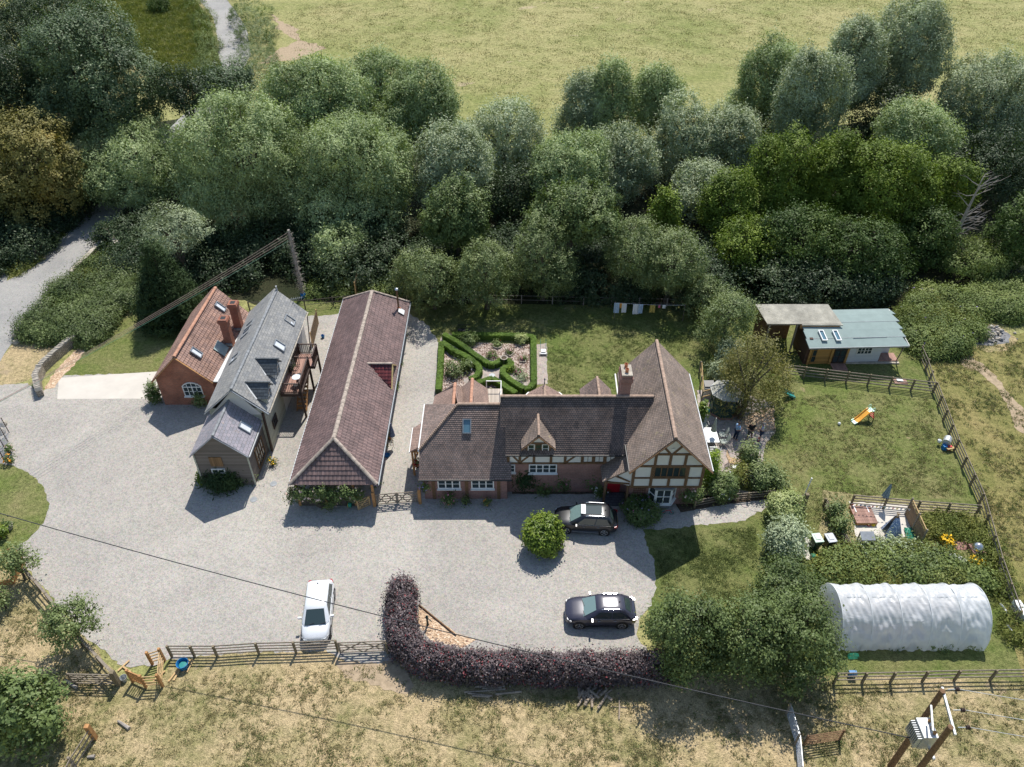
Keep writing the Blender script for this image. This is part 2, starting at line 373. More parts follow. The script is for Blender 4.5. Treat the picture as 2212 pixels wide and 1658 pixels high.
L_bramble = leafmat('bramble_leaves', (0.075, 0.120, 0.030), (0.210, 0.262, 0.075), (0.375, 0.375, 0.150), .5, .3, .4, .35)
L_lime = leafmat('lime_leaves', (0.154, 0.242, 0.022), (0.330, 0.440, 0.055), (0.462, 0.550, 0.110), .5, .4, .35, .9)
L_euc = leafmat('eucalyptus_leaves', (0.102, 0.109, 0.032), (0.261, 0.239, 0.072), (0.362, 0.312, 0.102), .45, .35, .45, .5)
L_weed = leafmat('weed_leaves', (0.084, 0.119, 0.028), (0.224, 0.238, 0.063), (0.364, 0.322, 0.119), .6, .35, .3, .4)
L_pale = leafmat('variegated_leaves', (0.220, 0.286, 0.088), (0.418, 0.462, 0.198), (0.550, 0.572, 0.308), .5, .35, .4, .8)
def petal(name, c): return plain(name, c, .6, .12, 20., .3)
P_white = petal('white_petals', (.85, .83, .78)); P_pink = petal('pink_petals', (.75, .22, .35)); P_blush = petal('blush_petals', (.85, .62, .52))
P_red = petal('red_petals', (.55, .02, .03)); P_yellow = petal('yellow_petals', (.9, .55, .02)); P_lilac = petal('lilac_petals', (.42, .33, .62)); P_orange = petal('orange_petals', (.85, .35, .03))
# ---------------------------------------------------------------- roofs: one face set of overlapping courses per plane
def clip(poly, a, b, c, keep=1):          # keep the part of 2D polygon with a*x+b*y+c >= 0
    out = []
    for i in range(len(poly)):
        p, q = poly[i], poly[(i+1) % len(poly)]
        dp, dq = a*p[0]+b*p[1]+c, a*q[0]+b*q[1]+c
        if dp >= 0: out.append(p)
        if (dp >= 0) != (dq >= 0):
            t = dp/(dp-dq); out.append((p[0]+(q[0]-p[0])*t, p[1]+(q[1]-p[1])*t))
    return out
def roof_plane(mb, pts, gauge=.14, th=.034, wave=0., wl=.30, slab=.09):
    pts = [Vector(p) for p in pts]
    nrm = (pts[1]-pts[0]).cross(pts[2]-pts[0]).normalized()
    if nrm.z < 0: nrm = -nrm; pts = pts[::-1]
    up = (Vector((0, 0, 1))-nrm*nrm.z).normalized(); ux = up.cross(nrm).normalized()
    o = min(pts, key=lambda p: p.z)
    P2 = [((p-o).dot(ux), (p-o).dot(up)) for p in pts]
    W3 = lambda x, y, h: o+ux*x+up*y+nrm*h
    v1 = max(p[1] for p in P2); x0 = min(p[0] for p in P2); x1 = max(p[0] for p in P2)
    k = 0; y = 0.
    rnd = random.Random(7)
    while y < v1-.01:
        band = clip(clip(P2, 0, 1, -y), 0, -1, y+gauge)
        if len(band) > 2:
            h = lambda q: th*(1-(q[1]-y)/gauge)
            if not wave:
                mb.poly([W3(q[0], q[1], h(q)) for q in band], [(q[0], q[1]) for q in band])
                lo = [q for q in band if abs(q[1]-y) < 1e-4]
                if len(lo) >= 2:
                    a, b = min(lo), max(lo)
                    mb.poly([W3(a[0], y, -.004), W3(b[0], y, -.004), W3(b[0], y, th), W3(a[0], y, th)], [(a[0], y+.002), (b[0], y+.002), (b[0], y+.003), (a[0], y+.003)])
            else:
                off = 0
                j = int(math.floor((x0-off)/wl)); segs = [(0, 0.), (.25, .55), (.5, 1.), (.75, .55), (1., 0.)]
                while j*wl+off < x1:
                    for (sa, ha), (sb, hb) in zip(segs, segs[1:]):
                        xa, xb = j*wl+off+sa*wl, j*wl+off+sb*wl
                        c = clip(clip(band, 1, 0, -xa), -1, 0, xb)
                        if len(c) < 3: continue
                        hh = lambda q: h(q)+wave*(ha+(hb-ha)*(q[0]-xa)/(xb-xa))
                        mb.poly([W3(q[0], q[1], hh(q)) for q in c], [(q[0], q[1]) for q in c])
                        lo = [q for q in c if abs(q[1]-y) < 1e-4]
                        if len(lo) >= 2:
                            a, b = min(lo), max(lo)
                            mb.poly([W3(a[0], y, -.004), W3(b[0], y, -.004), W3(b[0], y, hh(b)), W3(a[0], y, hh(a))], [(a[0], y), (b[0], y), (b[0], y+.003), (a[0], y+.003)])
                    j += 1
        y += gauge
    n = len(P2)                                   # slab under the tiles
    mb.poly([W3(q[0], q[1], -slab) for q in P2[::-1]], [(.05, .05)]*n)
    for i in range(n):
        a, b = P2[i], P2[(i+1) % n]
        mb.poly([W3(a[0], a[1], -slab), W3(b[0], b[1], -slab), W3(b[0], b[1], -.002), W3(a[0], a[1], -.002)], [(.05, .05)]*4)
    return mb
def ridge(mb, a, b, r=.13, seg=.42, lift=.0):      # half-round ridge tiles
    a, b = Vector(a), Vector(b); L = (b-a).length; n = max(1, int(L/seg)); d = (b-a)/n
    sx = d.cross(Vector((0, 0, 1))).normalized(); uz = sx.cross(d).normalized()
    for i in range(n):
        p, q = a+d*i, a+d*(i+1.03); rr = [r*1.06, r*.96]
        A = []
        for pt, rad in ((p, rr[0]), (q, rr[1])):
            A.append([pt+sx*rad*cos(t)+uz*(rad*.75*sin(t)+lift) for t in [pi*k/6-.25*(k == 0)*0 for k in range(7)]])
        for k in range(6): mb.poly([A[0][k], A[1][k], A[1][k+1], A[0][k+1]])
        mb.poly(A[0]); mb.poly(A[1][::-1])
    return mb
# ---------------------------------------------------------------- foliage
def foliage_arrays(rng, lobes, n, size, clump=18, spread=.28, drop=0., flat=.3, inner=.10, zmin=.05, asp=.5, center=None):
    """lobes: rows cx cy cz rx ry rz. Leaves sit in clumps over the lobes' outer shells. Returns leaf centres and outward directions."""
    L = np.array(lobes, dtype=float)
    C = L[:, :3].mean(0) if center is None else np.array(center, float)
    area = (L[:, 3]*L[:, 4]+L[:, 4]*L[:, 5]+L[:, 3]*L[:, 5]); area = area/area.sum()
    nc = max(1, n//clump)
    need = nc; P = []; D = []; F1 = rng.normal(size=(4, 3))
    for _ in range(12):
        k = rng.choice(len(L), size=need*3+20, p=area)
        d = rng.normal(size=(len(k), 3)); d /= np.linalg.norm(d, axis=1)[:, None]
        r = 1+rng.normal(size=len(k))*.05
        deep = rng.random(len(k)) < inner; r[deep] *= rng.uniform(.35, .9, deep.sum())
        w = np.sin(d@F1.T*3.1+k[:, None]*1.7).sum(1)*.045+np.sin(d@F1.T*6.3+k[:, None]).sum(1)*.025; r = r*(1+w)
        p = L[k, :3]+d*L[k, 3:6]*r[:, None]
        keep = p[:, 2] > zmin
        out = p-C; keep &= ((d*out).sum(1) > -.35*np.linalg.norm(out, axis=1)) | deep
        ins = np.zeros(len(k), int)
        for j in range(len(L)):
            q = ((p-L[j, :3])/L[j, 3:6]); ins += ((q*q).sum(1) < .62)
        keep &= (ins == 0) | (deep & (rng.random(len(k)) < .6))
        P.append(p[keep]); D.append(d[keep]); need = nc-sum(len(x) for x in P)
        if need <= 0: break
    P = np.concatenate(P)[:nc]; D = np.concatenate(D)[:nc]
    m = len(P)
    per = rng.poisson(clump, m).clip(3)
    idx = np.repeat(np.arange(m), per)
    sp = spread*rng.uniform(.6, 1.4, m)[idx]
    ax = D*.7+rng.normal(size=D.shape)*.6+np.array([0, 0, .35]); ax /= np.linalg.norm(ax, axis=1)[:, None]
    o = rng.normal(size=(len(idx), 3))*sp[:, None]*.72+ax[idx]*(rng.normal(size=len(idx))*sp*1.15)[:, None]; o[:, 2] -= np.abs(rng.normal(size=len(idx)))*drop
    return P[idx]+o, D[idx]
def leaf_mesh(rng, name, P, D, L, Wd, mat, parent=None, loc=None, orient=.55, hang=0., zmin=.02):
    off = origin(parent) if parent is not None else Vector(loc or (0, 0, 0))
    n = len(P); P = P.copy(); P[:, 2] = np.maximum(P[:, 2], zmin); P -= np.array(off)[None, :]
    orient = min(.85, orient+.2); nv = D*orient+rng.normal(size=(n, 3))*(1-orient)*1.1+np.array([.03, .10, .40]); nv /= np.linalg.norm(nv, axis=1)[:, None]+1e-9
    t = rng.normal(size=(n, 3)); t[:, 2] -= hang; t -= (t*nv).sum(1)[:, None]*nv; t /= np.linalg.norm(t, axis=1)[:, None]+1e-9
    b = np.cross(nv, t)
    s = rng.uniform(.65, 1.35, n)[:, None]
    t = t*L/2*s; b = b*Wd/2*s
    V = np.stack([P-t, P-b*1., P+t, P+b], 1).reshape(-1, 3)
    me = bpy.data.meshes.new(name); me.vertices.add(4*n); me.loops.add(4*n); me.polygons.add(n)
    me.vertices.foreach_set('co', V.astype(np.float32).ravel())
    me.loops.foreach_set('vertex_index', np.arange(4*n, dtype=np.int32))
    me.polygons.foreach_set('loop_start', np.arange(0, 4*n, 4, dtype=np.int32))
    try: me.polygons.foreach_set('loop_total', np.full(n, 4, dtype=np.int32))
    except Exception: pass
    me.update(calc_edges=True)
    return link(name, me, mat, parent, None if parent is not None else loc)
def crown_lobes(rng, c, rx, ry, rz, nl=16, up=.1, size=(.34, .5), pack=.62, low=False):
    out = [(c[0], c[1], c[2], rx*.62, ry*.62, rz*.66)]
    gold = pi*(3-5**.5)
    for i in range(nl):
        z = 1-(i+.5)/nl*(1.55-up); r = math.sqrt(max(0, 1-z*z)); a = i*gold+rng.uniform(-.5, .5)
        if low and z < 0: r = min(1.05, r+.35*abs(z)+.1)
        s = rng.uniform(size[0]*.82, size[1]*1.12); k = pack*rng.uniform(.82, 1.2)
        out.append((c[0]+cos(a)*r*rx*k, c[1]+sin(a)*r*ry*k, c[2]+z*rz*k, rx*s, ry*s, rz*s*rng.uniform(.8, 1.05)))
    return out
def ell(cx, cy, a, b, Y):                 # crown seen as an ellipse in the survey picture at distance Y -> centre and radii
    dwn = _s-_c*(-(cy-829)/_F); fw = _c+_s*(-(cy-829)/_F)
    zc = 43-Y*dwn/fw; t = Y/fw; x = (cx-1106)/_F*t; rx = a*t/_F
    ph = math.atan2(dwn, fw); ry = rx*.9; h = b*t/_F*math.hypot(1, 0)
    rz = math.sqrt(max((rx*.5)**2, h*h-(ry*sin(ph))**2))/cos(ph)
    return Vector((x, Y, zc)), rx, ry, rz
STY = {   # leaf material, leaf length, width, clump, spread, drop, hang, orient, leaves per square metre of crown
    'willow': (L_willow, .29, .10, 34, .34, .10, .9, .4, 165), 'silver': (L_silver, .28, .10, 34, .34, .10, .8, .4, 165),
    'ash': (L_ash, .25, .13, 30, .32, .05, .2, .5, 130), 'dark': (L_dark, .24, .13, 28, .34, .0, .2, .45, 110),
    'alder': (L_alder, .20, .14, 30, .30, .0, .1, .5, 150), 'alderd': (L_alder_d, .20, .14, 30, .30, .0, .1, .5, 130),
    'green': (L_green, .20, .14, 28, .24, .0, .1, .6, 135), 'fruit': (L_fruit, .15, .09, 26, .22, .0, .2, .5, 170),
    'autumn': (L_autumn, .22, .16, 24, .28, .0, .1, .6, 120), 'conifer': (L_conifer, .30, .07, 20, .22, .05, .3, .5, 130),
    'hazel': (L_hazel, .15, .10, 28, .26, .0, .2, .55, 200), 'euc': (L_euc, .26, .06, 22, .30, .12, .9, .4, 150),
    'laurel': (L_bush, .20, .10, 14, .12, .0, .1, .55, 210), 'shrub': (L_green, .13, .08, 16, .14, .0, .1, .55, 220),
    'pale': (L_pale, .13, .09, 16, .13, .0, .1, .55, 210), 'bramble': (L_bramble, .16, .10, 16, .22, .0, .1, .55, 150),
    'weed': (L_weed, .20, .06, 14, .20, .0, -.8, .3, 110), 'silverbush': (L_silver, .20, .08, 16, .2, .0, .1, .5, 120),
    'lime': (L_lime, .18, .05, 16, .14, .0, .4, .4, 220), 'box': (L_box, .10, .07, 10, .05, .0, .1, .5, 420),
}
TREES = []
def tree(name, label, cat, style, c, rx, ry, rz, seed, nl=16, group=None, dens=1., trunk=True, extra=None, pack=.62, size=(.34, .5), base=None):
    rng = np.random.default_rng(seed)
    st = STY[style]; b = Vector(base) if base else Vector((c[0], c[1], 0))
    root = empty(name, b, label, cat, group)
    low = c[2]-rz < .8; lob = crown_lobes(rng, c, rx, ry, rz, int(nl*(1.35 if low else 1)), size=size, pack=pack, low=low, up=-.35 if low else .1)
    if extra: lob += extra
    area = 4*pi*((rx*ry)**1.6/3+(rx*rz)**1.6/3+(ry*rz)**1.6/3)**(1/1.6)
    n = int(area*st[8]*dens)
    P, D = foliage_arrays(rng, lob, n, st[1], st[3], st[4], st[5], center=c)
    leaf_mesh(rng, 'crown', P, D, st[1], st[2], st[0], root, orient=st[7], hang=st[6])
    if trunk:
        mb = MB(); top = Vector((c[0], c[1], c[2]+rz*.35)); r0 = max(.06, min(.55, rx*.075))
        m = b.lerp(top, .45)+Vector((rng.uniform(-.2, .2), rng.uniform(-.2, .2), 0))
        mb.tube([b, b.lerp(m, .5), m, top], [r0*1.25, r0, r0*.75, r0*.25], 7)
        for L_ in lob[1:9]:
            q = Vector(L_[:3]); s0 = b.lerp(top, rng.uniform(.3, .7)); mid = s0.lerp(q, .5)+Vector((0, 0, rz*.06))
            mb.tube([s0, mid, q, q+(q-s0)*.25], [r0*.5, r0*.33, r0*.18, r0*.05], 5, False)
        mb.build('trunk', m_barktrunk, root)
    return root
def bush(name, label, cat, style, lobes, seed, group=None, dens=1., flowers=None, loc=None, parent=None, part='foliage', stems=False):
    """one plant made of the given lobes (cx cy cz rx ry rz); flowers = (material, number, size)"""
    rng = np.random.default_rng(seed); st = STY[style]
    A = np.array(lobes, float)
    b = Vector(loc) if loc is not None else Vector((A[:, 0].mean(), A[:, 1].mean(), 0))
    root = parent if parent is not None else empty(name, b, label, cat, group)
    area = sum(4*pi*((x[3]*x[4])**1.6/3+(x[3]*x[5])**1.6/3+(x[4]*x[5])**1.6/3)**(1/1.6) for x in A)*.75
    P, D = foliage_arrays(rng, lobes, int(area*st[8]*dens), st[1], st[3], st[4], st[5])
    leaf_mesh(rng, part, P, D, st[1], st[2], st[0], root, orient=st[7], hang=st[6])
    if flowers:
        for fm, fn, fs in (flowers if isinstance(flowers, list) else [flowers]):
            Q, E = foliage_arrays(rng, lobes, fn*3, fs, 3, fs*.5, inner=0.); Q = Q+E*.06
            o = leaf_mesh(rng, 'blossom', Q, E, fs, fs*.9, fm, root, orient=.5); o['kind'] = 'stuff'
    if stems:
        mb = MB()
        for q in A[:6]:
            mb.tube([(b.x+rng.uniform(-.1, .1), b.y+rng.uniform(-.1, .1), 0), (q[0], q[1], q[2])], [.03, .015], 5, False)
        mb.build('stem', m_barktrunk, root)
    return root
# ---------------------------------------------------------------- ground sheets
def sheet(name, pts, z, mat, jit=.07, step=.35, seed=1, kind='structure'):
    rnd = random.Random(seed); out = []
    n = len(pts)
    for i in range(n):
        a, b = Vector(pts[i]), Vector(pts[(i+1) % n]); L = (b-a).length; k = max(1, int(L/step)) if jit else 1
        for j in range(k):
            p = a.lerp(b, j/k); out.append((p.x+rnd.uniform(-jit, jit), p.y+rnd.uniform(-jit, jit), z))
    me = bpy.data.meshes.new(name); me.from_pydata(out, [], [tuple(range(len(out)))])
    me.update()
    if me.polygons[0].normal.z < 0: me.flip_normals()
    o = link(name, me, mat); o['kind'] = kind; return o
sheet('ground', [(-500, -60, 0), (500, -60, 0), (500, 900, 0), (-500, 900, 0)], 0, m_far, 0)
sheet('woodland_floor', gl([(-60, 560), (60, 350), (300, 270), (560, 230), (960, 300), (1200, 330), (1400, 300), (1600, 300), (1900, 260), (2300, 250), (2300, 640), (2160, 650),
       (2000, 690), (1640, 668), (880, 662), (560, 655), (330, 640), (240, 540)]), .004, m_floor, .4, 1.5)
sheet('rough_meadow', gl([(205, 0), (150, 110), (330, 170), (480, 230), (485, 150), (480, 90), (455, 30), (425, -20)])+[Vector((-75, 200, 0))], .005, m_rough, .4, 1.5)
sheet('lawn', gl([(880, 655), (1640, 662), (2090, 740), (2120, 800), (2200, 1300), (2240, 1700), (1700, 1460), (1410, 1440), (1390, 1150), (900, 900), (560, 650)]), .008, m_lawn, .1, 1.)
sheet('play_lawn', gl([(1655, 820), (1830, 830), (2015, 845), (2100, 1085), (1990, 1075), (1840, 1070), (1775, 1065), (1770, 1160), (1640, 1095), (1648, 960), (1672, 930), (1660, 880)]), .012, m_lawnp, .15, .8)
sheet('right_paddock', gl([(1985, 770), (2090, 745), (2300, 700), (2400, 1700), (2240, 1600), (2195, 1400), (2110, 1080), (2012, 830)]), .012, m_padr, .12, 1.)
sheet('paddock', gl([(-200, 1220), (60, 1238), (190, 1385), (262, 1470), (345, 1478), (372, 1418), (640, 1403), (840, 1400), (880, 1440), (1400, 1455), (1700, 1455), (2300, 1475), (2500, 1800), (-300, 1900)]), .012, m_pad, .12, .8)
sheet('cottage_lawn', gl([(140, 812), (345, 806), (500, 640), (330, 640), (250, 710), (160, 770)]), .012, m_lawnp, .1, .5)
sheet('verge_grass', gl([(34, 735), (0, 780), (-40, 830), (20, 832), (62, 822), (90, 800), (130, 760), (200, 700), (60, 700)]), .010, m_pad, .1, .6)
sheet('driveway', gl([(-80, 850), (-5, 832), (62, 828), (80, 850), (105, 838), (130, 818), (140, 812), (345, 806), (420, 735), (560, 690), (700, 682), (770, 676), (890, 680), (925, 705), (948, 742), (950, 850),
       (1090, 880), (1400, 900), (1560, 1040), (1600, 1060), (1690, 1082), (1650, 1100), (1600, 1128), (1470, 1140), (1390, 1146), (1400, 1185), (1418, 1230), (1416, 1270), (1400, 1315), (1382, 1340), (1372, 1362),
       (1400, 1412), (1260, 1425), (900, 1432), (868, 1418), (845, 1436), (770, 1450), (735, 1425), (700, 1405), (520, 1412), (372, 1422), (330, 1440), (262, 1442), (190, 1380), (64, 1236), (30, 1182),
       (60, 1165), (94, 1128), (106, 1092), (92, 1052), (62, 1022), (28, 1008), (-80, 1000)]), .016, m_gravel, .12, .3)
sheet('island_lawn', gl([(-60, 995), (28, 1006), (62, 1021), (93, 1052), (107, 1092), (95, 1130), (60, 1167), (25, 1185), (-60, 1190)]), .020, m_lawnp, .06, .3)
sheet('patio', gl([(1506, 845), (1560, 830), (1640, 862), (1672, 872), (1674, 935), (1652, 962), (1646, 1010), (1640, 1040), (1560, 1062), (1520, 1040)]), .020, m_patio, .06, .3)
sheet('concrete_pad', gl([(127, 817), (345, 803), (352, 862), (124, 863)]), .022, m_conc, .02, .6)
sheet('bark_path', gl([(170, 752), (185, 758), (160, 790), (135, 815), (118, 838), (95, 842), (110, 815), (140, 780)]), .024, m_barkp, .08, .3)
sheet('garden_path', gl([(1158, 745), (1181, 742), (1183, 830), (1158, 832)]), .016, m_patio, .05, .3)
lw = [(0, 614), (39, 596), (78, 573), (130, 520), (182, 460), (206, 437), (270, 370), (345, 300), (420, 225), (455, 180), (469, 143), (473, 99), (461, 39), (430, 0), (405, -40)]
rw = [(465, -40), (490, 0), (510, 26), (534, 65), (542, 117), (526, 150), (520, 200), (470, 262), (400, 322), (330, 382), (262, 460), (234, 507), (193, 559), (156, 599), (104, 656), (34, 729), (10, 765), (-20, 815), (-90, 900), (-200, 800), (-120, 680)]
sheet('road', gl(lw+rw), .020, m_road, .05, .6)
sheet('side_road', gl([(-80, 560), (-10, 582), (20, 596), (10, 620), (-60, 640)]), .016, m_road, .05, .6)
sheet('dirt_path', gl([(2065, 768), (2085, 765), (2120, 785), (2150, 812), (2180, 850), (2225, 900), (2225, 940), (2195, 930), (2178, 880), (2150, 835), (2110, 803), (2085, 795)]), .018, m_dirt, .12, .4)
sheet('mud_patch', gl([(590, 32), (612, 50), (640, 60), (655, 90), (690, 98), (700, 105), (640, 130), (560, 138), (600, 108), (640, 88), (600, 62)]), .008, m_dirt, .5, 1.)
sheet('scorched_ground', gl([(2085, 705), (2110, 698), (2150, 702), (2172, 715), (2200, 735), (2180, 758), (2130, 762), (2095, 745)]), .020, m_pad, .12, .4)
sheet('gateway_dirt', gl([(725, 1428), (860, 1432), (900, 1480), (880, 1500), (800, 1478), (740, 1465)]), .020, m_dirt, .15, .4)
sheet('planting_bed', gl([(1100, 1002), (1400, 1002), (1400, 1068), (1106, 1068)]), .020, m_soil, .04, .3)
sheet('border_bed', gl([(1455, 1080), (1560, 1068), (1690, 1060), (1690, 1075), (1560, 1092), (1470, 1108)]), .022, m_soil, .04, .3)
sheet('parterre_bed', gl([(958, 738), (1150, 745), (1152, 830), (948, 850)]), .018, m_bark, .03, .3)
sheet('parterre_walk', gl([(955, 722), (972, 722), (1060, 780), (1110, 778), (1100, 800), (1158, 836), (1140, 848), (1075, 815), (1050, 826), (1015, 835), (1000, 822), (1035, 805), (1040, 790), (950, 737)]), .024, m_patio, .04, .3)
sheet('hedge_bed', gl([(905, 1310), (935, 1330), (985, 1368), (1030, 1382), (1000, 1400), (930, 1385), (900, 1350)]), .022, m_barkp, .05, .3)
sheet('kitchen_garden_ground', gl([(1780, 1060), (2110, 1095), (2190, 1300), (2110, 1250), (1770, 1250), (1770, 1160)]), .016, m_rough, .1, .5)
sheet('play_bark', gl([(1605, 905), (1640, 885), (1670, 880), (1675, 932), (1640, 935), (1600, 925)]), .024, m_barkp, .05, .3)
sheet('sand_ground', gl([(1835, 1085), (1960, 1090), (1975, 1160), (1900, 1170), (1850, 1170)]), .024, m_conc, .08, .3)
tag(sheet('fire_ash', gl([(2092, 735), (2098, 715), (2125, 703), (2160, 708), (2182, 725), (2178, 742), (2140, 748), (2110, 745)]), .024, m_ash, .1, .3, kind='stuff'), 'grey ash of the bonfire on the right hand paddock', 'ash')
# ---------------------------------------------------------------- building helpers
def V(*a): return Vector(a)
def face(mb, pts):
    pts = [Vector(p) for p in pts]; n = (pts[1]-pts[0]).cross(pts[2]-pts[0]).normalized()
    if abs(n.z) < .95:
        h = V(-n.y, n.x, 0).normalized(); uv = [(p.dot(h), p.z) for p in pts]
    else: uv = [(p.x, p.y) for p in pts]
    mb.poly(pts, uv); return mb
def walls(mb, xy, z0, z1, top=False):            # counter-clockwise footprint
    n = len(xy)
    for i in range(n):
        a, b = xy[i], xy[(i+1) % n]; face(mb, [V(a[0], a[1], z0), V(b[0], b[1], z0), V(b[0], b[1], z1), V(a[0], a[1], z1)])
    if top: face(mb, [V(x, y, z1) for x, y in xy])
    return mb
def rect(x0, y0, x1, y1): return [(x0, y0), (x1, y0), (x1, y1), (x0, y1)]
def window(par, c, rt, up, w, h, cols=2, rows=2, fm=None, gm=None, fw=.08, d=.07, name='window', mull=.05, lights=None, sill=False, label=None):
    fm = fm or m_white; gm = gm or m_glass
    c, rt, up = Vector(c), Vector(rt).normalized(), Vector(up).normalized(); nr = rt.cross(up)
    mb = MB()
    B = lambda x0, y0, x1, y1, t=0.: mb.quadbox(c+rt*(x0+x1)/2+up*(y0+y1)/2+nr*t, rt*(x1-x0)/2, up*(y1-y0)/2, nr*(d/2+.001))
    B(-w/2, -h/2, -w/2+fw, h/2); B(w/2-fw, -h/2, w/2, h/2); B(-w/2+fw, h/2-fw, w/2-fw, h/2); B(-w/2+fw, -h/2, w/2-fw, -h/2+fw)
    iw, ih = w-2*fw, h-2*fw
    for i in range(1, cols):
        x = -w/2+fw+iw*i/cols; m_ = mull*1.7 if (lights and i % (cols//lights) == 0) else mull
        B(x-m_/2, -h/2+fw, x+m_/2, h/2-fw, -.006)
    for j in range(1, rows):
        y = -h/2+fw+ih*j/rows; B(-w/2+fw, y-mull*.35, w/2-fw, y+mull*.35, -.012)
    if sill: mb.quadbox(c-up*(h/2+.03)+nr*.05, rt*(w/2+.06), up*.028, nr*.09)
    f = mb.build(name, fm, par)
    if label: f['label'] = label
    p = MB(); p.quadbox(c-nr*(d*.25), rt*(w/2-fw*.6), up*(h/2-fw*.6), nr*.008); p.build('pane', gm, f)
    return f
def skylight(par, c, rt, up, w, h, fm=None, gm=None, label=None):
    return window(par, Vector(c)+Vector(rt).cross(Vector(up)).normalized()*.07, rt, up, w, h, 1, 1, fm or m_lead, gm or m_glass_b, .07, .13, 'skylight', label=label)
def gutter(par, a, b, mat=None, r=.055, name='gutter'): return MB().tube([a, b], r, 6).build(name, mat or m_black, par)
# ================================================================ country house
H = empty('country_house', (4, 40, 0), 'large brick and timber framed house with tiled roofs and a white gable', 'house')
# --- walls
mb = MB(); walls(mb, rect(-6.3, 38.2, -.35, 44.2), 0, 2.5); walls(mb, rect(-6.3, 39.8, -.35, 44.), 2.5, 3.7); walls(mb, rect(-.35, 38.87, 8.3, 43.6), 0, 3.02); walls(mb, rect(8.3, 37.7, 13.15, 46.5), 0, 2.3)
mb.build('brick_wall', m_brick2, H)
mb = MB(); walls(mb, rect(-.34, 38.86, 8.3, 43.6), 3.02, 4.5)
walls(mb, rect(8.25, 37.2, 13.2, 46.5), 2.3, 4.85, False)
face(mb, [(8.25, 37.2, 4.85), (13.2, 37.2, 4.85), (10.7, 37.2, 7.65)]); face(mb, [(13.2, 46.5, 4.85), (8.25, 46.5, 4.85), (10.7, 46.5, 7.65)])
face(mb, [(8.25, 37.7, 2.29), (13.2, 37.7, 2.29), (13.2, 37.2, 2.29), (8.25, 37.2, 2.29)])
face(mb, [(-.34, 43.6, 4.3), (-.34, 38.86, 4.3), (-.34, 41.2, 7.1)])
mb.build('plaster_wall', m_plaster, H)
# --- roofs
def roof(par, planes, mat, name='roof', label=None, **k):
    mb = MB()
    for p in planes: roof_plane(mb, p, **k)
    o = mb.build(name, mat, par)
    if label: o['label'] = label
    return o
roof(H, [[(-6.57, 37.85, 2.4), (-.36, 37.85, 2.4), (-.36, 41.8, 6.), (-3.85, 41.8, 6.), (-6.55, 39.4, 3.81)],
         [(-.36, 37.85, 2.4), (-.05, 37.85, 2.4), (-.05, 38.75, 3.22), (-.36, 38.75, 3.22)],
         [(-6.55, 44.2, 3.81), (-6.55, 39.4, 3.81), (-3.85, 41.8, 6.)], [(-.8, 44.2, 3.81), (-6.55, 44.2, 3.81), (-3.85, 41.8, 6.), (-.8, 41.8, 6.)]], m_tile_a, label='hipped brown roof over the left wing')
roof(H, [[(-.45, 38.45, 4.25), (8.2, 38.45, 4.25), (9.95, 41.15, 7.3), (-.45, 41.15, 7.3)], [(-.82, 39.75, 5.718), (-.45, 39.75, 5.718), (-.45, 41.15, 7.3), (-.82, 41.15, 7.3)],
         [(8.3, 43.85, 4.25), (-.82, 43.85, 4.25), (-.82, 41.15, 7.3), (9.9, 41.15, 7.3)]], m_tile_m, label='dark tiled roof over the middle range')
roof(H, [[(7.9, 36.3, 4.8), (10.55, 36.3, 7.93), (10.8, 46.8, 7.93), (7.98, 46.8, 4.8)], [(13.42, 36.3, 4.8), (13.62, 46.8, 4.8), (10.8, 46.8, 7.93), (10.55, 36.3, 7.93)]], m_tile_w, label='steep lichen spotted roof over the gabled wing')
# swept catslide over the porch, left of the gable
roof(H, [[(6.3, 37.35, 2.72), (8.24, 36.98, 4.5), (8.24, 38.85, 4.5), (6.3, 38.82, 2.72)]], m_tile_w, label='porch roof between the ranges')
# rear ranges
roof(H, [[(-6.0, 46.2, 3.), (-6.2, 43.6, 3.), (-4.3, 42.6, 5.0), (-4.3, 45.3, 5.0)], [(-2.9, 43., 3.4), (-3.6, 46.3, 3.4), (-4.3, 45.3, 5.0), (-4.3, 42.6, 5.0)],
         [(-4.25, 46.3, 3.4), (-4.25, 43., 3.4), (-3., 42.6, 5.2), (-3., 45.6, 5.2)], [(-1.6, 43., 3.4), (-1.95, 46.6, 3.4), (-3., 45.6, 5.2), (-3., 42.6, 5.2)],
         [(-6., 46.2, 3.), (-4.3, 45.3, 5.), (-3.6, 46.4, 3.2)], [(-4.2, 46.5, 3.2), (-3., 45.6, 5.2), (-1.95, 46.6, 3.2)]], m_tile_p, label='twin pinkish gabled roofs behind the left wing')
mb = MB(); walls(mb, rect(-5.9, 43.9, -.6, 46.2), 0, 3.); walls(mb, rect(.9, 43.5, 4.1, 46.3), 0, 2.9); walls(mb, rect(5.3, 43.5, 7.5, 46.3), 0, 3.2); mb.build('brick_wall', m_brick2, H)
mb = MB(); mb.box(-2.1, 43.3, 3.0, -.75, 46.9, 3.12); mb.build('roof_deck', m_deckg, H)
mb = MB()
for q in ((-2.0, 46.8), (-.85, 46.8)): mb.tube([(q[0], q[1], 3.12), (q[0], q[1], 4.0)], .035, 6)
mb.beam((-2., 46.8, 3.98), (-.85, 46.8, 3.98), .06); mb.beam((-.85, 46.8, 3.98), (-.85, 44.6, 3.98), .05); mb.build('handrail', m_white, H)
bx = V(2.5, 46.0, 4.3)
ring = [(.62, 44.6), (.62, 45.6), (1.3, 46.6), (3.7, 46.6), (4.4, 45.6), (4.4, 44.6)]
pl = [[(*ring[i], 2.95), (*ring[i+1], 2.95), tuple(bx)] for i in range(5)]
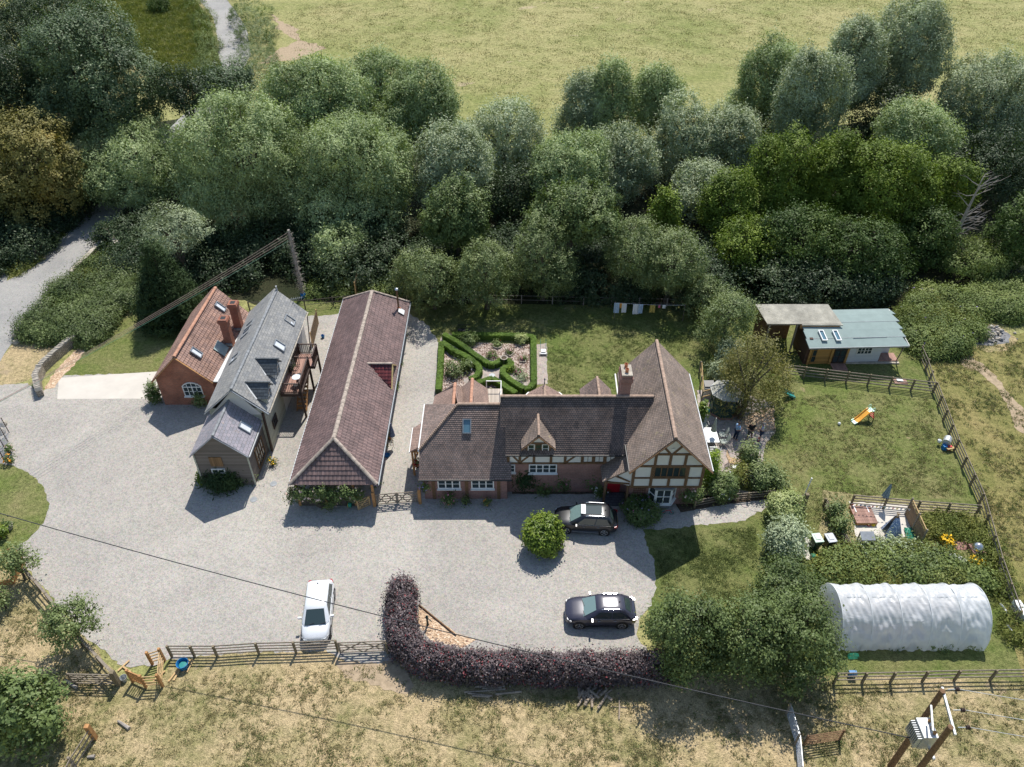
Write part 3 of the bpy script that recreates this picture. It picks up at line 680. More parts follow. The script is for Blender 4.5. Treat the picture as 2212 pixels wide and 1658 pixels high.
pl += [[(.62, 43.4, 2.95), (.62, 44.7, 2.95), tuple(bx), (2.5, 43.4, 4.3)], [(4.4, 44.7, 2.95), (4.4, 43.4, 2.95), (2.5, 43.4, 4.3), tuple(bx)]]
roof(H, pl, m_tile_p, label='faceted garden room roof with a finial')
mb = MB()
for i in range(5): mb.beam(V(*ring[i], 2.97), V(*ring[i+1], 2.97), .09, .07)
mb.build('gutter', m_white, H)
mb = MB(); mb.tube([bx, bx+V(0, 0, .45)], [.05, .03], 8); mb.lathe(bx+V(0, 0, .45), [(.02, 0), (.08, .05), (.05, .12), (.01, .2)], 8); mb.build('finial', m_lead, H)
roof(H, [[(5.3, 46.6, 3.3), (5.3, 43.4, 3.3), (6.5, 43.4, 5.0), (6.5, 46.1, 5.0)], [(7.7, 43.4, 3.3), (7.7, 46.6, 3.3), (6.5, 46.1, 5.0), (6.5, 43.4, 5.0)], [(7.7, 46.6, 3.3), (5.3, 46.6, 3.3), (6.5, 46.1, 5.)]], m_tile_a, label='small hipped roof in front of the back lawn')
mb = MB(); ridge(mb, (-3.85, 41.8, 6.02), (-.8, 41.8, 6.02)); ridge(mb, (-.82, 41.15, 7.32), (9.85, 41.15, 7.32)); ridge(mb, (10.55, 36.3, 7.95), (10.8, 46.8, 7.95), .12)
ridge(mb, (6.5, 43.4, 5.), (6.5, 46.1, 5.), .1); ridge(mb, (2.5, 43.8, 4.32), tuple(bx+V(0, 0, .02)), .1)
for i in range(30):                                       # bonnet tiles down the hip
    a = V(-3.85, 41.8, 6.03).lerp(V(-6.55, 39.4, 3.84), i/30); b = V(-3.85, 41.8, 6.03).lerp(V(-6.55, 39.4, 3.84), (i+1.25)/30)
    mb.tube([a, b+V(0, 0, .05)], [.07, .11], 6)
mb.build('ridge_tiles', m_ridge, H)
mb = MB(); ridge(mb, (-4.3, 42.6, 5.02), (-4.3, 45.3, 5.02), .12); ridge(mb, (-3., 42.4, 5.22), (-3., 45.6, 5.22), .12); mb.build('ridge_tiles', m_ridge_o, H)
# side lean-to
roof(H, [[(-7.42, 40.4, 2.62), (-6.5, 40.4, 3.25), (-6.5, 43.0, 3.25), (-7.42, 42.9, 2.62)]], m_tile_p, label='lean-to porch roof on the left side')
gutter(H, (-7.46, 40.35, 2.58), (-7.46, 42.95, 2.58), m_white); gutter(H, (-6.62, 39.3, 3.76), (-6.62, 44.3, 3.76), m_white)
mb = MB()
for y in (40.55, 41.7, 42.8): mb.beam((-7.3, y, 0), (-7.3, y, 2.55), .14)
mb.beam((-7.3, 40.5, 2.5), (-7.3, 42.9, 2.5), .12); mb.beam((-7.3, 40.55, 2.5), (-6.3, 40.55, 2.55), .12); mb.build('porch_post', m_oak2, H)
gutter(H, (-6.6, 37.8, 2.36), (.0, 37.8, 2.36)); gutter(H, (-.45, 38.4, 4.2), (7.9, 38.4, 4.2)); gutter(H, (7.86, 36.35, 4.76), (7.86, 39.4, 4.76)); gutter(H, (13.5, 36.4, 4.76), (13.68, 46.7, 4.76), m_lead)
gutter(H, (7.9, 43.9, 4.76), (7.96, 46.7, 4.76), m_white)
mb = MB()
for s, (x, e) in ((0, (7.86, 8.)), (1, (13.46, 13.))): mb.beam((x, 36.28, 4.72), (10.56, 36.28, 7.84), .05, .2, (0, 1, 0))
mb.build('bargeboard', m_oak, H)
# chimney
mb = MB(); mb.box(7.55, 41.25, 5.6, 8.22, 42.4, 8.8); mb.box(7.5, 41.2, 8.8, 8.27, 42.45, 9.0)
ch = MB()
for z, e in ((5.6, 0), (8.35, .05), (8.5, .1), (8.85, .05)):
    z1 = {5.6: 8.35, 8.35: 8.5, 8.5: 8.85, 8.85: 9.05}[z]; walls(ch, rect(7.55-e, 41.25-e, 8.22+e, 42.4+e), z, z1, True)
c_ = ch.build('chimney', m_brick2, H)
MB().box(7.52, 41.22, 9.05, 8.25, 42.43, 9.13).build('cap', m_stonecap, c_)
for y in (41.6, 42.15): MB().lathe((7.88, y, 9.1), [(.13, 0), (.11, .1), (.11, .22), (.135, .24), (.135, .3), (.10, .3), (.09, .05)], 12).build('chimney_pot', m_terra, c_)
# gable timbers
Y = 37.17
mb = MB()
def tb(x0, z0, x1, z1, w=.17): mb.beam((x0, Y, z0), (x1, Y, z1), .06, w, (0, 0, 1) if abs(x1-x0) > .05 else (1, 0, 0)) if abs(x1-x0) > .05 else mb.quadbox((x0, Y, (z0+z1)/2), (w/2, 0, 0), (0, .028, 0), (0, 0, (z1-z0)/2))
tb(8.25, 2.4, 13.2, 2.4, .16)
for x in (8.36, 9.62, 12.05, 13.1): tb(x, 2.48, x, 4.38, .2)
tb(8.3, 4.46, 13.15, 4.46, .17)
for a, b in ((8.46, 9.52), (9.72, 11.95), (12.15, 13.)): tb(a, 3.3, b, 3.3, .13)
tb(10.85, 2.48, 10.85, 3.23, .18)
for x in (9.72, 10.72, 11.75): tb(x, 4.55, x, 5.52, .18)
tb(9.15, 5.6, 12.25, 5.6, .17)
tb(9.95, 6.5, 10.6, 5.7, .14); tb(11.45, 6.5, 10.85, 5.7, .14)
tb(8.3, 4.75, 10.65, 7.5, .16); tb(13.15, 4.75, 10.8, 7.5, .16)
for x in (-.25, .55, 1.55, 2.75, 3.75): mb.quadbox((x, 38.84, 3.6), (.09, 0, 0), (0, .03, 0), (0, 0, .58))
for x in (4.95, 5.75, 6.55, 7.35): mb.quadbox((x, 38.84, 3.6), (.09, 0, 0), (0, .04, 0), (0, 0, .58))
mb.beam((-.34, 38.84, 3.04), (8.2, 38.84, 3.04), .06, .14)
for a, b in (((-.2, 4.1), (.5, 3.15)), ((.62, 3.15), (1.5, 4.1)), ((3.85, 3.15), (4.8, 4.1)), ((7.4, 3.2), (8.1, 3.9))): mb.beam((a[0], 38.845, a[1]), (b[0], 38.845, b[1]), .05, .13)
for x in (8.25,): 
    for y0, y1 in ((37.2, 38.8),): mb.quadbox((8.22, (y0+y1)/2, 2.4), (.03, 0, 0), (0, .8, 0), (0, 0, .08))
for x in (-4.72-.9, -3.25, -.95): mb.quadbox((x, 38.18, 1.1), (.12, 0, 0), (0, .03, 0), (0, 0, 1.1))
mb.build('timber_frame', m_oak, H)
# windows
for x in (-4.5, -2.1): window(H, (x, 38.17, 1.62), (1, 0, 0), (0, 0, 1), 1.62, .98, 3, 2, lights=3, sill=True)
window(H, (2.2, 38.84, 2.48), (1, 0, 0), (0, 0, 1), 2.0, .9, 4, 2, lights=4, sill=True); window(H, (-.05, 38.84, 2.5), (1, 0, 0), (0, 0, 1), .55, .8, 1, 2, sill=True)
for x in (5.35, 6.15, 6.95): window(H, (x, 38.86, 3.62), (1, 0, 0), (0, 0, 1), .66, .98, 2, 1, m_oak, fw=.05, mull=.03)
window(H, (10.84, 37.17, 3.9), (1, 0, 0), (0, 0, 1), 2.2, .98, 5, 1, m_oak, fw=.06, label='brown five light casement in the gable', mull=.07)
# bay window
bay = [(9.72, 37.68), (10.12, 37.1), (11.22, 37.1), (11.62, 37.68)]
for i in range(3):
    a, b = V(*bay[i], 0), V(*bay[i+1], 0); L = (b-a).length
    window(H, (a+b)/2+V(0, 0, 1.45), (b-a), (0, 0, 1), L, 1.5, 2 if i == 1 else 1, 2, fw=.09, mull=.07, sill=True, label='side of the white bay window' if i != 1 else 'front of the white bay window')
mb = MB(); mb.prism([V(x, y, 2.2) for x, y in [(9.6, 37.7), (10.06, 37.0), (11.28, 37.0), (11.74, 37.7)]], (0, 0, .14)); mb.prism([V(x, y, .25) for x, y in bay], (0, 0, .4)); mb.build('bay_roof', m_lead, H)
# skylight, dormer
nrm = V(0, -3.6, 3.95).normalized(); upv = V(0, 3.95, 3.6).normalized()
skylight(H, (-3.2, 40.62, 4.95), (1, 0, 0), upv, .62, 1.05, m_lead, m_glass_sky)
D = MB(); face(D, [(1.0, 38.7, 4.1), (2.65, 38.7, 4.1), (2.65, 38.7, 5.1), (1.83, 38.7, 6.0), (1.0, 38.7, 5.1)])
for sx in ((1.0, 1), (2.65, -1)):
    x = sx[0]; q = [(x, 38.7, 4.1), (x, 38.7, 5.25), (x, 39.4, 5.3)]; face(D, q if sx[1] < 0 else q[::-1])
dm = D.build('dormer', m_plaster, H)
mb = MB()
for x in (1.05, 2.6): mb.quadbox((x, 38.68, 4.6), (.08, 0, 0), (0, .04, 0), (0, 0, .55))
mb.beam((1., 38.67, 4.14), (2.65, 38.67, 4.14), .08, .14); mb.beam((1., 38.67, 5.18), (2.65, 38.67, 5.18), .07, .12); mb.build('dormer_frame', m_oak, dm)
for x in (1.33, 1.83, 2.32): window(dm, (x, 38.67, 4.66), (1, 0, 0), (0, 0, 1), .46, .84, 1, 2, m_oak if x == 1.83 else m_white, fw=.05, mull=.03)
mb = MB(); P0, P1 = V(1.82, 38.35, 6.22), V(1.82, 40.35, 6.35)
roof_plane(mb, [(.68, 38.3, 5.0), P0, P1, (.68, 39.2, 5.0)]); roof_plane(mb, [P0, (2.98, 38.3, 5.0), (2.98, 39.2, 5.0), P1]); mb.build('dormer_roof', m_tile_w, dm)
mb = MB(); ridge(mb, P0, P1, .09, .35, .02); mb.build('dormer_ridge', m_ridge, dm)
mb = MB(); mb.beam((.66, 38.28, 4.92), (1.82, 38.28, 6.14), .04, .14, (0, 1, 0)); mb.beam((3., 38.28, 4.92), (1.82, 38.28, 6.14), .04, .14, (0, 1, 0)); mb.build('dormer_bargeboard', m_oak, dm)
# porch front, door
mb = MB(); face(mb, [(6.5, 37.5, 2.75), (8.24, 37.3, 2.35), (8.24, 37.3, 4.3)]); mb.build('plaster_wall', m_plaster, H)
mb = MB(); mb.beam((6.55, 37.5, 0), (6.55, 37.5, 2.8), .16); mb.beam((8.15, 37.5, 0), (8.15, 37.5, 2.4), .14); mb.beam((6.5, 37.45, 2.6), (8.2, 37.3, 2.6), .12); mb.beam((7.1, 37.35, 3.35), (8.2, 37.3, 2.8), .1); mb.build('porch_post', m_oak, H)
dr = MB().box(6.95, 38.76, .1, 7.85, 38.84, 2.1).build('door', m_redpl, H); MB().tube([(7.05, 38.74, 1.05), (7.05, 38.74, 1.2)], .02, 6).build('handle', m_galv, dr)
MB().box(6.5, 37.5, 0, 8.2, 38.7, .12).build('doorstep', m_slate_d, H)
for w0, w1 in ((8.62, 9.5),):
    t = MB()
    for i in range(6): t.box(w0+i*.16, 37.66, .4, w0+i*.16+.03, 37.69, 2.15)
    for i in range(9): t.box(w0, 37.64, .45+i*.2, w1, 37.66, .48+i*.2)
    t.build('trellis', m_oak, H)
MB().box(10.66, 37.1, 6.05, 10.84, 37.16, 6.2).build('alarm_box', m_white, H)
# ================================================================ long barn
B = empty('long_barn', (-12.5, 48, 0), 'long low barn with brown pantile roof hipped at both ends', 'barn')
eL, eR, RX = -15.55, -9.42, -12.52; yf, yb = 37.3, 60.4; zE, zR = 2.45, 4.7
kw = dict(gauge=.34, th=.035, wave=.055, wl=.30)
roof(B, [[(eR, yf, zE), (eR, 59.9, zE), (-12.4, 58.3, zR), (RX, 39.6, zR)], [(eL, yb, zE), (eL, yf, zE), (RX, 39.6, zR), (-12.4, 58.3, zR)],
         [(eL, yf, zE), (eR, yf, zE), (RX, 39.6, zR)], [(eR, 59.9, zE), (eL, yb, zE), (-12.4, 58.3, zR)]], m_pan, **kw)
mb = MB(); ridge(mb, (RX, 39.6, zR+.06), (-12.4, 58.3, zR+.06), .16, .45); ridge(mb, (eL, yf, zE+.08), (RX, 39.6, zR+.08), .14, .42); ridge(mb, (eR, yf, zE+.08), (RX, 39.6, zR+.08), .14, .42)
ridge(mb, (eL, yb, zE+.08), (-12.4, 58.3, zR+.08), .13); ridge(mb, (eR, 59.9, zE+.08), (-12.4, 58.3, zR+.08), .13); mb.build('ridge_tiles', m_pan_ridge, B)
mb = MB(); walls(mb, [(-15.2, 40.6), (-9.85, 40.6), (-9.85, 59.6), (-15.2, 60.1)], 0, 2.55); mb.build('wall', m_yellowwall, B)
mb = MB()
for y in [41.0+i*2.1 for i in range(9)]: mb.box(-9.86, y, 0, -9.8, y+.16, 2.5)
mb.beam((-9.82, 40.7, .35), (-9.82, 59.5, .35), .04, .5); mb.build('timber_frame', m_oak2, B)
for y in (43.2, 46.1, 51.2, 54.5, 57.2): window(B, (-9.82, y, 1.5), (0, 1, 0), (0, 0, 1), 1.1, 1.0, 2, 2, m_oak2)
mb = MB()
for x in (-15.3, -13.4, -11.3, -9.95): mb.box(x, 37.5, 0, x+.16, 37.66, 2.5)
mb.box(-10.0, 39.4, 0, -9.84, 39.56, 2.5); mb.beam((-15.3, 37.58, 2.42), (-9.8, 37.58, 2.42), .14, .16); mb.build('porch_post', m_oak2, B)
mb = MB(); mb.beam((-15.2, 37.55, .35), (-11.3, 37.55, .35), .06, .7); mb.beam((-9.38, yf, zE-.1), (-9.38, 59.9, zE-.1), .05, .16); mb.build('boarding', m_fence_d, B)
gutter(B, (-9.33, yf, zE-.04), (-9.33, 59.9, zE-.04), m_lead, .06); gutter(B, (-15.62, yf, zE-.04), (-15.62, 60.4, zE-.04), m_galv, .05)
t = MB()
for i in range(26): t.box(-15.1+i*.147, 37.48, .75, -15.08+i*.147, 37.5, 1.75)
for i in range(7): t.box(-15.15, 37.46, .78+i*.155, -11.3, 37.48, .80+i*.155)
t.build('trellis', m_fence_d, B)
mb = MB(); k2 = dict(gauge=.30, th=.03, wave=.05, wl=.28)
roof_plane(mb, [(-9.6, 47.45, 2.75), (-9.6, 48.9, 4.0), (-11.75, 48.9, 4.0)], **k2); roof_plane(mb, [(-9.6, 50.3, 2.75), (-11.75, 48.9, 4.0), (-9.6, 48.9, 4.0)], **k2)
o = mb.build('gablet_roof', m_pan_red, B); mb = MB(); ridge(mb, (-9.55, 48.9, 4.06), (-11.75, 48.9, 4.06), .11, .4); mb.build('gablet_ridge', m_pan_ridge, o)
mb = MB(); face(mb, [(-9.66, 47.6, 2.5), (-9.66, 50.2, 2.5), (-9.66, 48.9, 3.85)]); mb.beam((-9.58, 47.4, 2.65), (-9.58, 48.9, 3.95), .06, .14, (1, 0, 0)); mb.beam((-9.58, 50.4, 2.65), (-9.58, 48.9, 3.95), .06, .14, (1, 0, 0)); mb.build('gablet_wall', m_yellowwall, o)
fl = MB().tube([(-10.15, 58.0, 3.0), (-10.15, 58.0, 5.05)], .085, 10).build('flue', m_oak, B); MB().lathe((-10.15, 58., 5.05), [(.09, 0), (.16, .03), (.18, .1), (.12, .2), (.02, .24)], 10).build('cowl', m_steel, fl)
MB().lathe((-10.15, 58., 3.0), [(.2, 0), (.2, .1), (.12, .2), (.09, .3)], 10).build('flue_collar', m_terra, fl)
n_ = (V(eR, 59, zE)-V(eR, 40, zE)).cross(V(RX, 50, zR)-V(eR, 50, zE)).normalized(); n_ = n_ if n_.z > 0 else -n_
MB().quadbox(V(-9.95, 57.7, 2.93)+n_*.12, (.3*.81, 0, -.3*.59), (0, .35, 0), n_*.01).build('flashing', m_leadw, B)
# ================================================================ slate house
A = empty('slate_roofed_house', (-20.4, 48, 0), 'grey slate roofed house with dormers between the brick cottage and the long barn', 'house')
rx = -20.25; zr, ze = 6.45, 4.2; y0, y1 = 42.9, 55.9
kw = dict(gauge=.24, th=.012)
roof(A, [[(-18.0, y0, ze), (-17.75, y1, ze), (-19.95, y1, zr), (rx, y0, zr)], [(-22.75, y1, ze), (-22.72, y0, ze), (rx, y0, zr), (-19.95, y1, zr)]], m_slate, label='large grey slate roof', **kw)
roof(A, [[(-18.8, 39.35, 3.2), (-18.75, 43.6, 3.2), (-20.75, 43.6, 5.2), (-20.85, 39.35, 5.2)], [(-22.95, 43.6, 3.2), (-22.98, 39.35, 3.2), (-20.85, 39.35, 5.2), (-20.75, 43.6, 5.2)]], m_slate2, label='purple grey slate roof of the low front wing', **kw)
mb = MB(); ridge(mb, (rx, y0, zr+.02), (-19.95, y1, zr+.02), .11, .45); ridge(mb, (-20.85, 39.35, 5.22), (-20.76, 43.2, 5.22), .1, .45); mb.build('ridge_tiles', m_slate_ridge, A)
mb = MB(); walls(mb, [(-22.4, 47.7), (-18.5, 47.7), (-18.2, 55.6), (-22.4, 55.6)], 0, 4.4)
face(mb, [(-18.2, 55.6, 4.4), (-22.4, 55.6, 4.4), (-19.95, 55.6, 6.3)]); mb.build('rendered_wall', m_cream, A)
mb = MB(); walls(mb, [(-22.45, 43.15), (-18.6, 43.15), (-18.5, 47.69), (-22.45, 47.69)], 0, 4.4); mb.build('weatherboarded_wall', m_palewood, A)
mb = MB(); face(mb, [(-22.4, 43.12, 3.8), (-18.6, 43.12, 3.8), (-20.3, 43.12, 6.2)]); mb.build('gable_wall', m_cream, A)
mb = MB(); walls(mb, [(-22.75, 39.55), (-18.98, 39.55), (-18.85, 43.15), (-22.7, 43.15)], 0, 3.25); face(mb, [(-22.75, 39.55, 3.25), (-18.98, 39.55, 3.25), (-20.86, 39.55, 5.05)]); mb.build('weatherboarded_wall', m_greywood, A)['label'] = 'dark weathered boarding of the low front wing'
mb = MB(); 
for s in (-22.78, -18.95): mb.box(s-.05, 39.5, 0, s+.05, 39.56, 3.2)
mb.build('corner_board', m_palewood, A)
mb = MB(); mb.beam((-22.98, 39.33, 3.14), (-20.85, 39.33, 5.14), .04, .12, (0, 1, 0)); mb.beam((-18.78, 39.33, 3.14), (-20.85, 39.33, 5.14), .04, .12, (0, 1, 0))
mb.beam((-22.74, y0-.03, ze-.1), (rx, y0-.03, zr-.08), .05, .2, (0, 1, 0)); mb.beam((-17.98, y0-.03, ze-.1), (rx, y0-.03, zr-.08), .05, .2, (0, 1, 0)); mb.build('bargeboard', m_lead, A)
gutter(A, (-17.93, y0, ze-.05), (-17.68, y1, ze-.05), m_stonecap); gutter(A, (-18.72, 39.35, 3.14), (-18.68, 42.9, 3.14), m_galv); gutter(A, (-17.75, 55.8, 4.1), (-18.1, 55.75, .1), m_darkwood, .045, 'downpipe'); gutter(A, (-18.5, 43.05, 4.0), (-18.55, 43.05, .1), m_darkwood, .1, 'downpipe')
up1 = (V(rx, 49, zr)-V(-17.88, 49, ze)).normalized()
for y, s in ((53.5, .34), (49.95, .36)): skylight(A, V(-17.85, y, ze).lerp(V(-20.1, y, zr), s), (0, 1, 0), up1, .80, 1.0)
up2 = (V(-20.8, 41, 5.2)-V(-18.78, 41, 3.2)).normalized()
skylight(A, V(-18.8, 41.67, 3.2).lerp(V(-20.8, 41.67, 5.2), .34), (0, 1, 0), up2, .8, 1.0)
upl = (V(-20.1, 49, zr)-V(-22.73, 49, ze)).normalized()
for y in (52.6, 51.5, 48.2): skylight(A, V(-22.73, y, ze).lerp(V(-20.1, y, zr), .4), (0, -1, 0), upl, .8, 1.0)
# dormers on the right slope
for k, yy in enumerate((47.1, 44.3)):
    xf = -18.2; xr = -19.72
    d = MB(); face(d, [(xf, yy-.7, 4.3), (xf, yy+.7, 4.3), (xf, yy+.7, 5.1), (xf, yy, 5.85), (xf, yy-.7, 5.1)])
    for s in (-1, 1):
        q = [(xf, yy+s*.7, 4.25), (xf, yy+s*.7, 5.1), (-18.95, yy+s*.7, 5.1)]; face(d, q if s < 0 else q[::-1])
    dm = d.build('dormer', m_palewood if k else m_cream, A)
    mb = MB(); roof_plane(mb, [(-18.0, yy-.88, 5.05), (-18.0, yy, 5.95), (xr, yy, 5.95), (-18.8, yy-.88, 5.05)], gauge=.24, th=.012); roof_plane(mb, [(-18.0, yy, 5.95), (-18.0, yy+.88, 5.05), (-18.8, yy+.88, 5.05), (xr, yy, 5.95)], gauge=.24, th=.012)
    mb.build('dormer_roof', m_slate_d, dm)
    mb = MB(); mb.beam((-18.8, yy-.92, 5.07), (xr-.05, yy-.03, 5.98), .10, .07); mb.build('dormer_flashing', m_leadw, dm)
    mb = MB(); mb.beam((xr, yy, 5.98), (-17.85, yy, 5.98), .13, .07); mb.build('dormer_ridge', m_slate_d, dm)
    window(dm, (xf+.03, yy, 4.78), (0, 1, 0), (0, 0, 1), 1.05, .8, 2, 2, m_cream, fw=.05)
window(A, (-18.5, 44.9, 1.5), (.02, 1, 0), (0, 0, 1), 1.0, .9, 2, 2, m_darkwood); window(A, (-18.3, 52.3, 2.6), (.04, 1, 0), (0, 0, 1), 1.3, 1.15, 3, 3, m_lead, fw=.05)
window(A, (-18.86, 41.6, 1.35), (.03, 1, 0), (0, 0, 1), 1.7, 1.9, 4, 2, m_oak, name='door'); window(A, (-21.35, 39.5, 1.35), (1, 0, 0), (0, 0, 1), 1.0, .85, 2, 2, sill=True)
MB().box(-21.75, 39.48, 2.05, -20.85, 39.54, 2.95).build('shutter', boards('brown_boards', (.20, .12, .06), .16, 'X', .4), A)
MB().tube([(-19.9, y1-.1, zr), (-19.9, y1-.1, zr+.45)], .07, 8).build('vent_pipe', m_galv, A)
mb = MB(); mb.tube([(-18.7, 55.8, 4.9), (-18.7, 55.8, 5.6)], .02, 5); mb.tube([(-19.0, 55.9, 5.5), (-17.9, 56.0, 5.65)], .015, 5)
for i in range(6): mb.tube([(-18.9+i*.18, 55.7, 5.52+i*.02), (-18.9+i*.18, 56.15, 5.52+i*.02)], .008, 4)
mb.build('aerial', m_galv, A)
# ================================================================ brick cottage
Cg = empty('brick_cottage', (-26.4, 53, 0), 'red brick cottage with orange tiled roof and two brick chimneys', 'cottage')
cx = -26.45; y0, y1 = 48.2, 58.1; zr, ze = 5.25, 2.7
kw = dict(gauge=.30, th=.03, wave=.02, wl=.24)
roof(Cg, [[(-24.05, y0, ze), (-23.5, y1-.3, ze), (-26.05, y1, zr), (cx, y0, zr)], [(-28.75, y1, ze), (-28.95, y0, ze), (cx, y0, zr), (-26.05, y1, zr)]], m_tile_red, **kw)
mb = MB(); ridge(mb, (cx, y0, zr+.03), (-26.05, y1, zr+.03), .14, .33); mb.build('ridge_tiles', m_ridge_o, Cg)
mb = MB(); walls(mb, [(-28.7, 48.5), (-24.2, 48.5), (-23.9, 57.7), (-28.5, 57.9)], 0, 2.75); face(mb, [(-28.7, 48.5, 2.75), (-24.2, 48.5, 2.75), (-26.45, 48.5, 5.1)]); mb.build('wall', m_brick, Cg)
mb = MB(); mb.beam((-28.97, y0-.02, 2.62), (cx, y0-.02, 5.18), .04, .16, (0, 1, 0)); mb.beam((-24.03, y0-.02, 2.62), (cx, y0-.02, 5.18), .04, .12, (0, 1, 0)); mb.build('bargeboard', m_oak2, Cg)
mb = MB(); ws = MB()
f = window(Cg, (-26.0, 48.46, 1.5), (1, 0, 0), (0, 0, 1), 1.55, 1.0, 4, 2, lights=2, fw=.07, sill=True, label='white arched window in the brick gable')
arc = [V(-26.775+1.55*i/8, 48.46, 2.0+.42*sin(pi*i/8)**.7) for i in range(9)]; m2 = MB()
for a, b in zip(arc, arc[1:]): m2.beam(a, b, .08, .08, (0, 1, 0))
for i in (2, 4, 6): m2.beam(V(arc[i].x, 48.46, 2.0), arc[i], .045, .045, (0, 1, 0))
m2.build('arched_head', m_white, f); MB().prism([V(p.x, 48.47, p.z) for p in arc], (0, .02, 0)).build('pane', m_glass, f)
upc = (V(cx, 50, zr)-V(-24, 50, ze)).normalized()
for (y, s) in ((49.9, .63), (56.2, .68)): skylight(Cg, V(-24.05+.057*(y-48.2), y, ze+.04).lerp(V(-26.45+.04*(y-48.2), y, zr+.04), s), (0, 1, 0), upc, .62, 1.0)
for y, zt, X in ((55.35, 5.55, -23.75), (53.15, 5.5, -23.95)):
    c = MB()
    for z, zz, e in ((2.2, zt-.45, 0), (zt-.45, zt-.3, .05), (zt-.3, zt-.1, .1), (zt-.1, zt, .05)): walls(c, rect(X-.32-e, y-.32-e, X+.32+e, y+.32+e), z, zz, True)
    c_ = c.build('chimney', m_brick, Cg); MB().box(X-.2, y-.2, zt, X+.2, y+.2, zt+.012).build('flue_mouth', m_black, c_)
    f = MB(); f.box(X-.55, y-.45, 2.9, X+.3, y-.33, 3.12); f.build('flashing', m_lead, c_)
nv = upc.cross(V(0, 1, 0)).normalized(); nv = nv if nv.z > 0 else -nv
for y, w_, mt in ((51.95, .6, m_grp), (54.2, .4, m_grp)):
    MB().quadbox(V(-23.85, y, ze).lerp(V(-26.3, y, zr), .2)+nv*.07, upc*.55, (0, w_, 0), nv*.015).build('roof_light_panel', mt, Cg)
mb = MB(); mb.beam((-23.85, 48.25, ze-.02), (-23.3, 57.7, ze-.02), .42, .08); mb.build('valley_gutter', m_leadw, Cg)
# ================================================================ timber balcony
Bc = empty('timber_balcony', (-17.5, 48.5, 0), 'dark timber balcony on posts beside the slate roofed house', 'balcony')
dk = MB(); dk.box(-18.35, 47.0, 2.5, -16.75, 50.4, 2.6); dk.box(-17.9, 50.4, 2.5, -16.4, 52.1, 2.6); dk.build('deck', m_deckr, Bc)
mb = MB(); mb.beam((-18.35, 46.95, 2.42), (-16.7, 46.95, 2.42), .1, .28); mb.beam((-16.7, 46.9, 2.42), (-16.7, 50.4, 2.42), .1, .28); mb.beam((-16.35, 50.4, 2.42), (-16.35, 52.1, 2.42), .1, .28); mb.beam((-18.35, 50.42, 2.42), (-16.35, 50.42, 2.42), .1, .2); mb.build('joist', m_darkwood, Bc)
def rail(par, a, b, z0=2.62, h=.95, mat=None, gap=.14):
    a, b = V(*a, 0), V(*b, 0); mb = MB(); mat = mat or m_darkwood
    mb.beam(a+V(0, 0, z0+h), b+V(0, 0, z0+h), .11, .06); mb.beam(a+V(0, 0, z0+.08), b+V(0, 0, z0+.08), .05, .05)
    n = int((b-a).length/gap)
    for i in range(n+1): p = a.lerp(b, i/max(1, n)); mb.beam(p+V(0, 0, z0+.1), p+V(0, 0, z0+h-.03), .035)
    return mb.build('railing', mat, par)
rail(Bc, (-18.3, 46.95), (-16.75, 46.95)); rail(Bc, (-16.72, 46.95), (-16.72, 50.4)); rail(Bc, (-16.38, 50.4), (-16.38, 52.1)); rail(Bc, (-17.9, 52.1), (-16.38, 52.1)); rail(Bc, (-18.3, 50.4), (-17.5, 50.4)); rail(Bc, (-17.9, 50.6), (-17.9, 52.1))
for x, y in ((-16.72, 47.0), (-16.72, 50.3), (-16.38, 52.05), (-17.9, 52.1)): MB().beam((x, y, 0), (x, y, 3.6), .15).build('post', m_darkwood, Bc)
mb = MB()
for i in range(10): mb.box(-17.6, 50.35-i*.26-.26, 2.4-i*.24-.05, -16.85, 50.35-i*.26, 2.4-i*.24)
mb.beam((-17.62, 50.4, 2.4), (-17.62, 47.7, 0.05), .05, .25); mb.beam((-16.83, 50.4, 2.4), (-16.83, 47.7, .05), .05, .25); mb.build('staircase', m_oak2, Bc)
# ================================================================ green roofed garden studio and lean-to
Sd = empty('garden_studio', (29.5, 55.5, 0), 'garden studio with curved green felt roof and golden and white cladding', 'cabin')
xs0, xs1 = 25.35, 34.0
prof = [(53.05, 2.45), (54.0, 2.72), (54.9, 2.93), (55.8, 3.08), (56.8, 3.16), (57.6, 3.16)]
mb = MB()
sk = lambda x, y: x-.02*(y-53)*0
for (ya, za), (yb_, zb) in zip(prof, prof[1:]):
    mb.poly([(xs0, ya, za), (xs1, ya+.3, za), (xs1-.35, yb_+.3, zb), (xs0-.1, yb_, zb)])
    mb.poly([(xs0-.1, yb_, zb-.1), (xs1-.35, yb_+.3, zb-.1), (xs1, ya+.3, za-.1), (xs0, ya, za-.1)])
    mb.poly([(xs0, ya, za), (xs0-.1, yb_, zb), (xs0-.1, yb_, zb-.1), (xs0, ya, za-.1)]); mb.poly([(xs1, ya+.3, za), (xs1, ya+.3, za-.1), (xs1-.35, yb_+.3, zb-.1), (xs1-.35, yb_+.3, zb)])
mb.build('roof', m_green_felt, Sd)
mb = MB(); mb.beam((xs0, 53.02, 2.38), (xs1, 53.33, 2.38), .05, .14); mb.build('fascia', m_lead, Sd); mb = MB(); mb.beam((xs1, 53.35, 2.44), (xs1-.35, 57.8, 3.14), .06, .1); mb.build('edge_trim', m_cream, Sd)
mb = MB()
for k in (1, 3): mb.beam((xs0, prof[k][0], prof[k][1]+.012), (xs1-.1, prof[k][0]+.3, prof[k][1]+.012), .03, .012)
mb.build('felt_lap', m_lead, Sd)
mb = MB(); walls(mb, [(25.9, 53.9), (29.35, 54.05), (29.35, 57.3), (25.7, 57.1)], 0, 2.6); mb.build('wall', m_shedwood, Sd)['label'] = 'golden clad half'
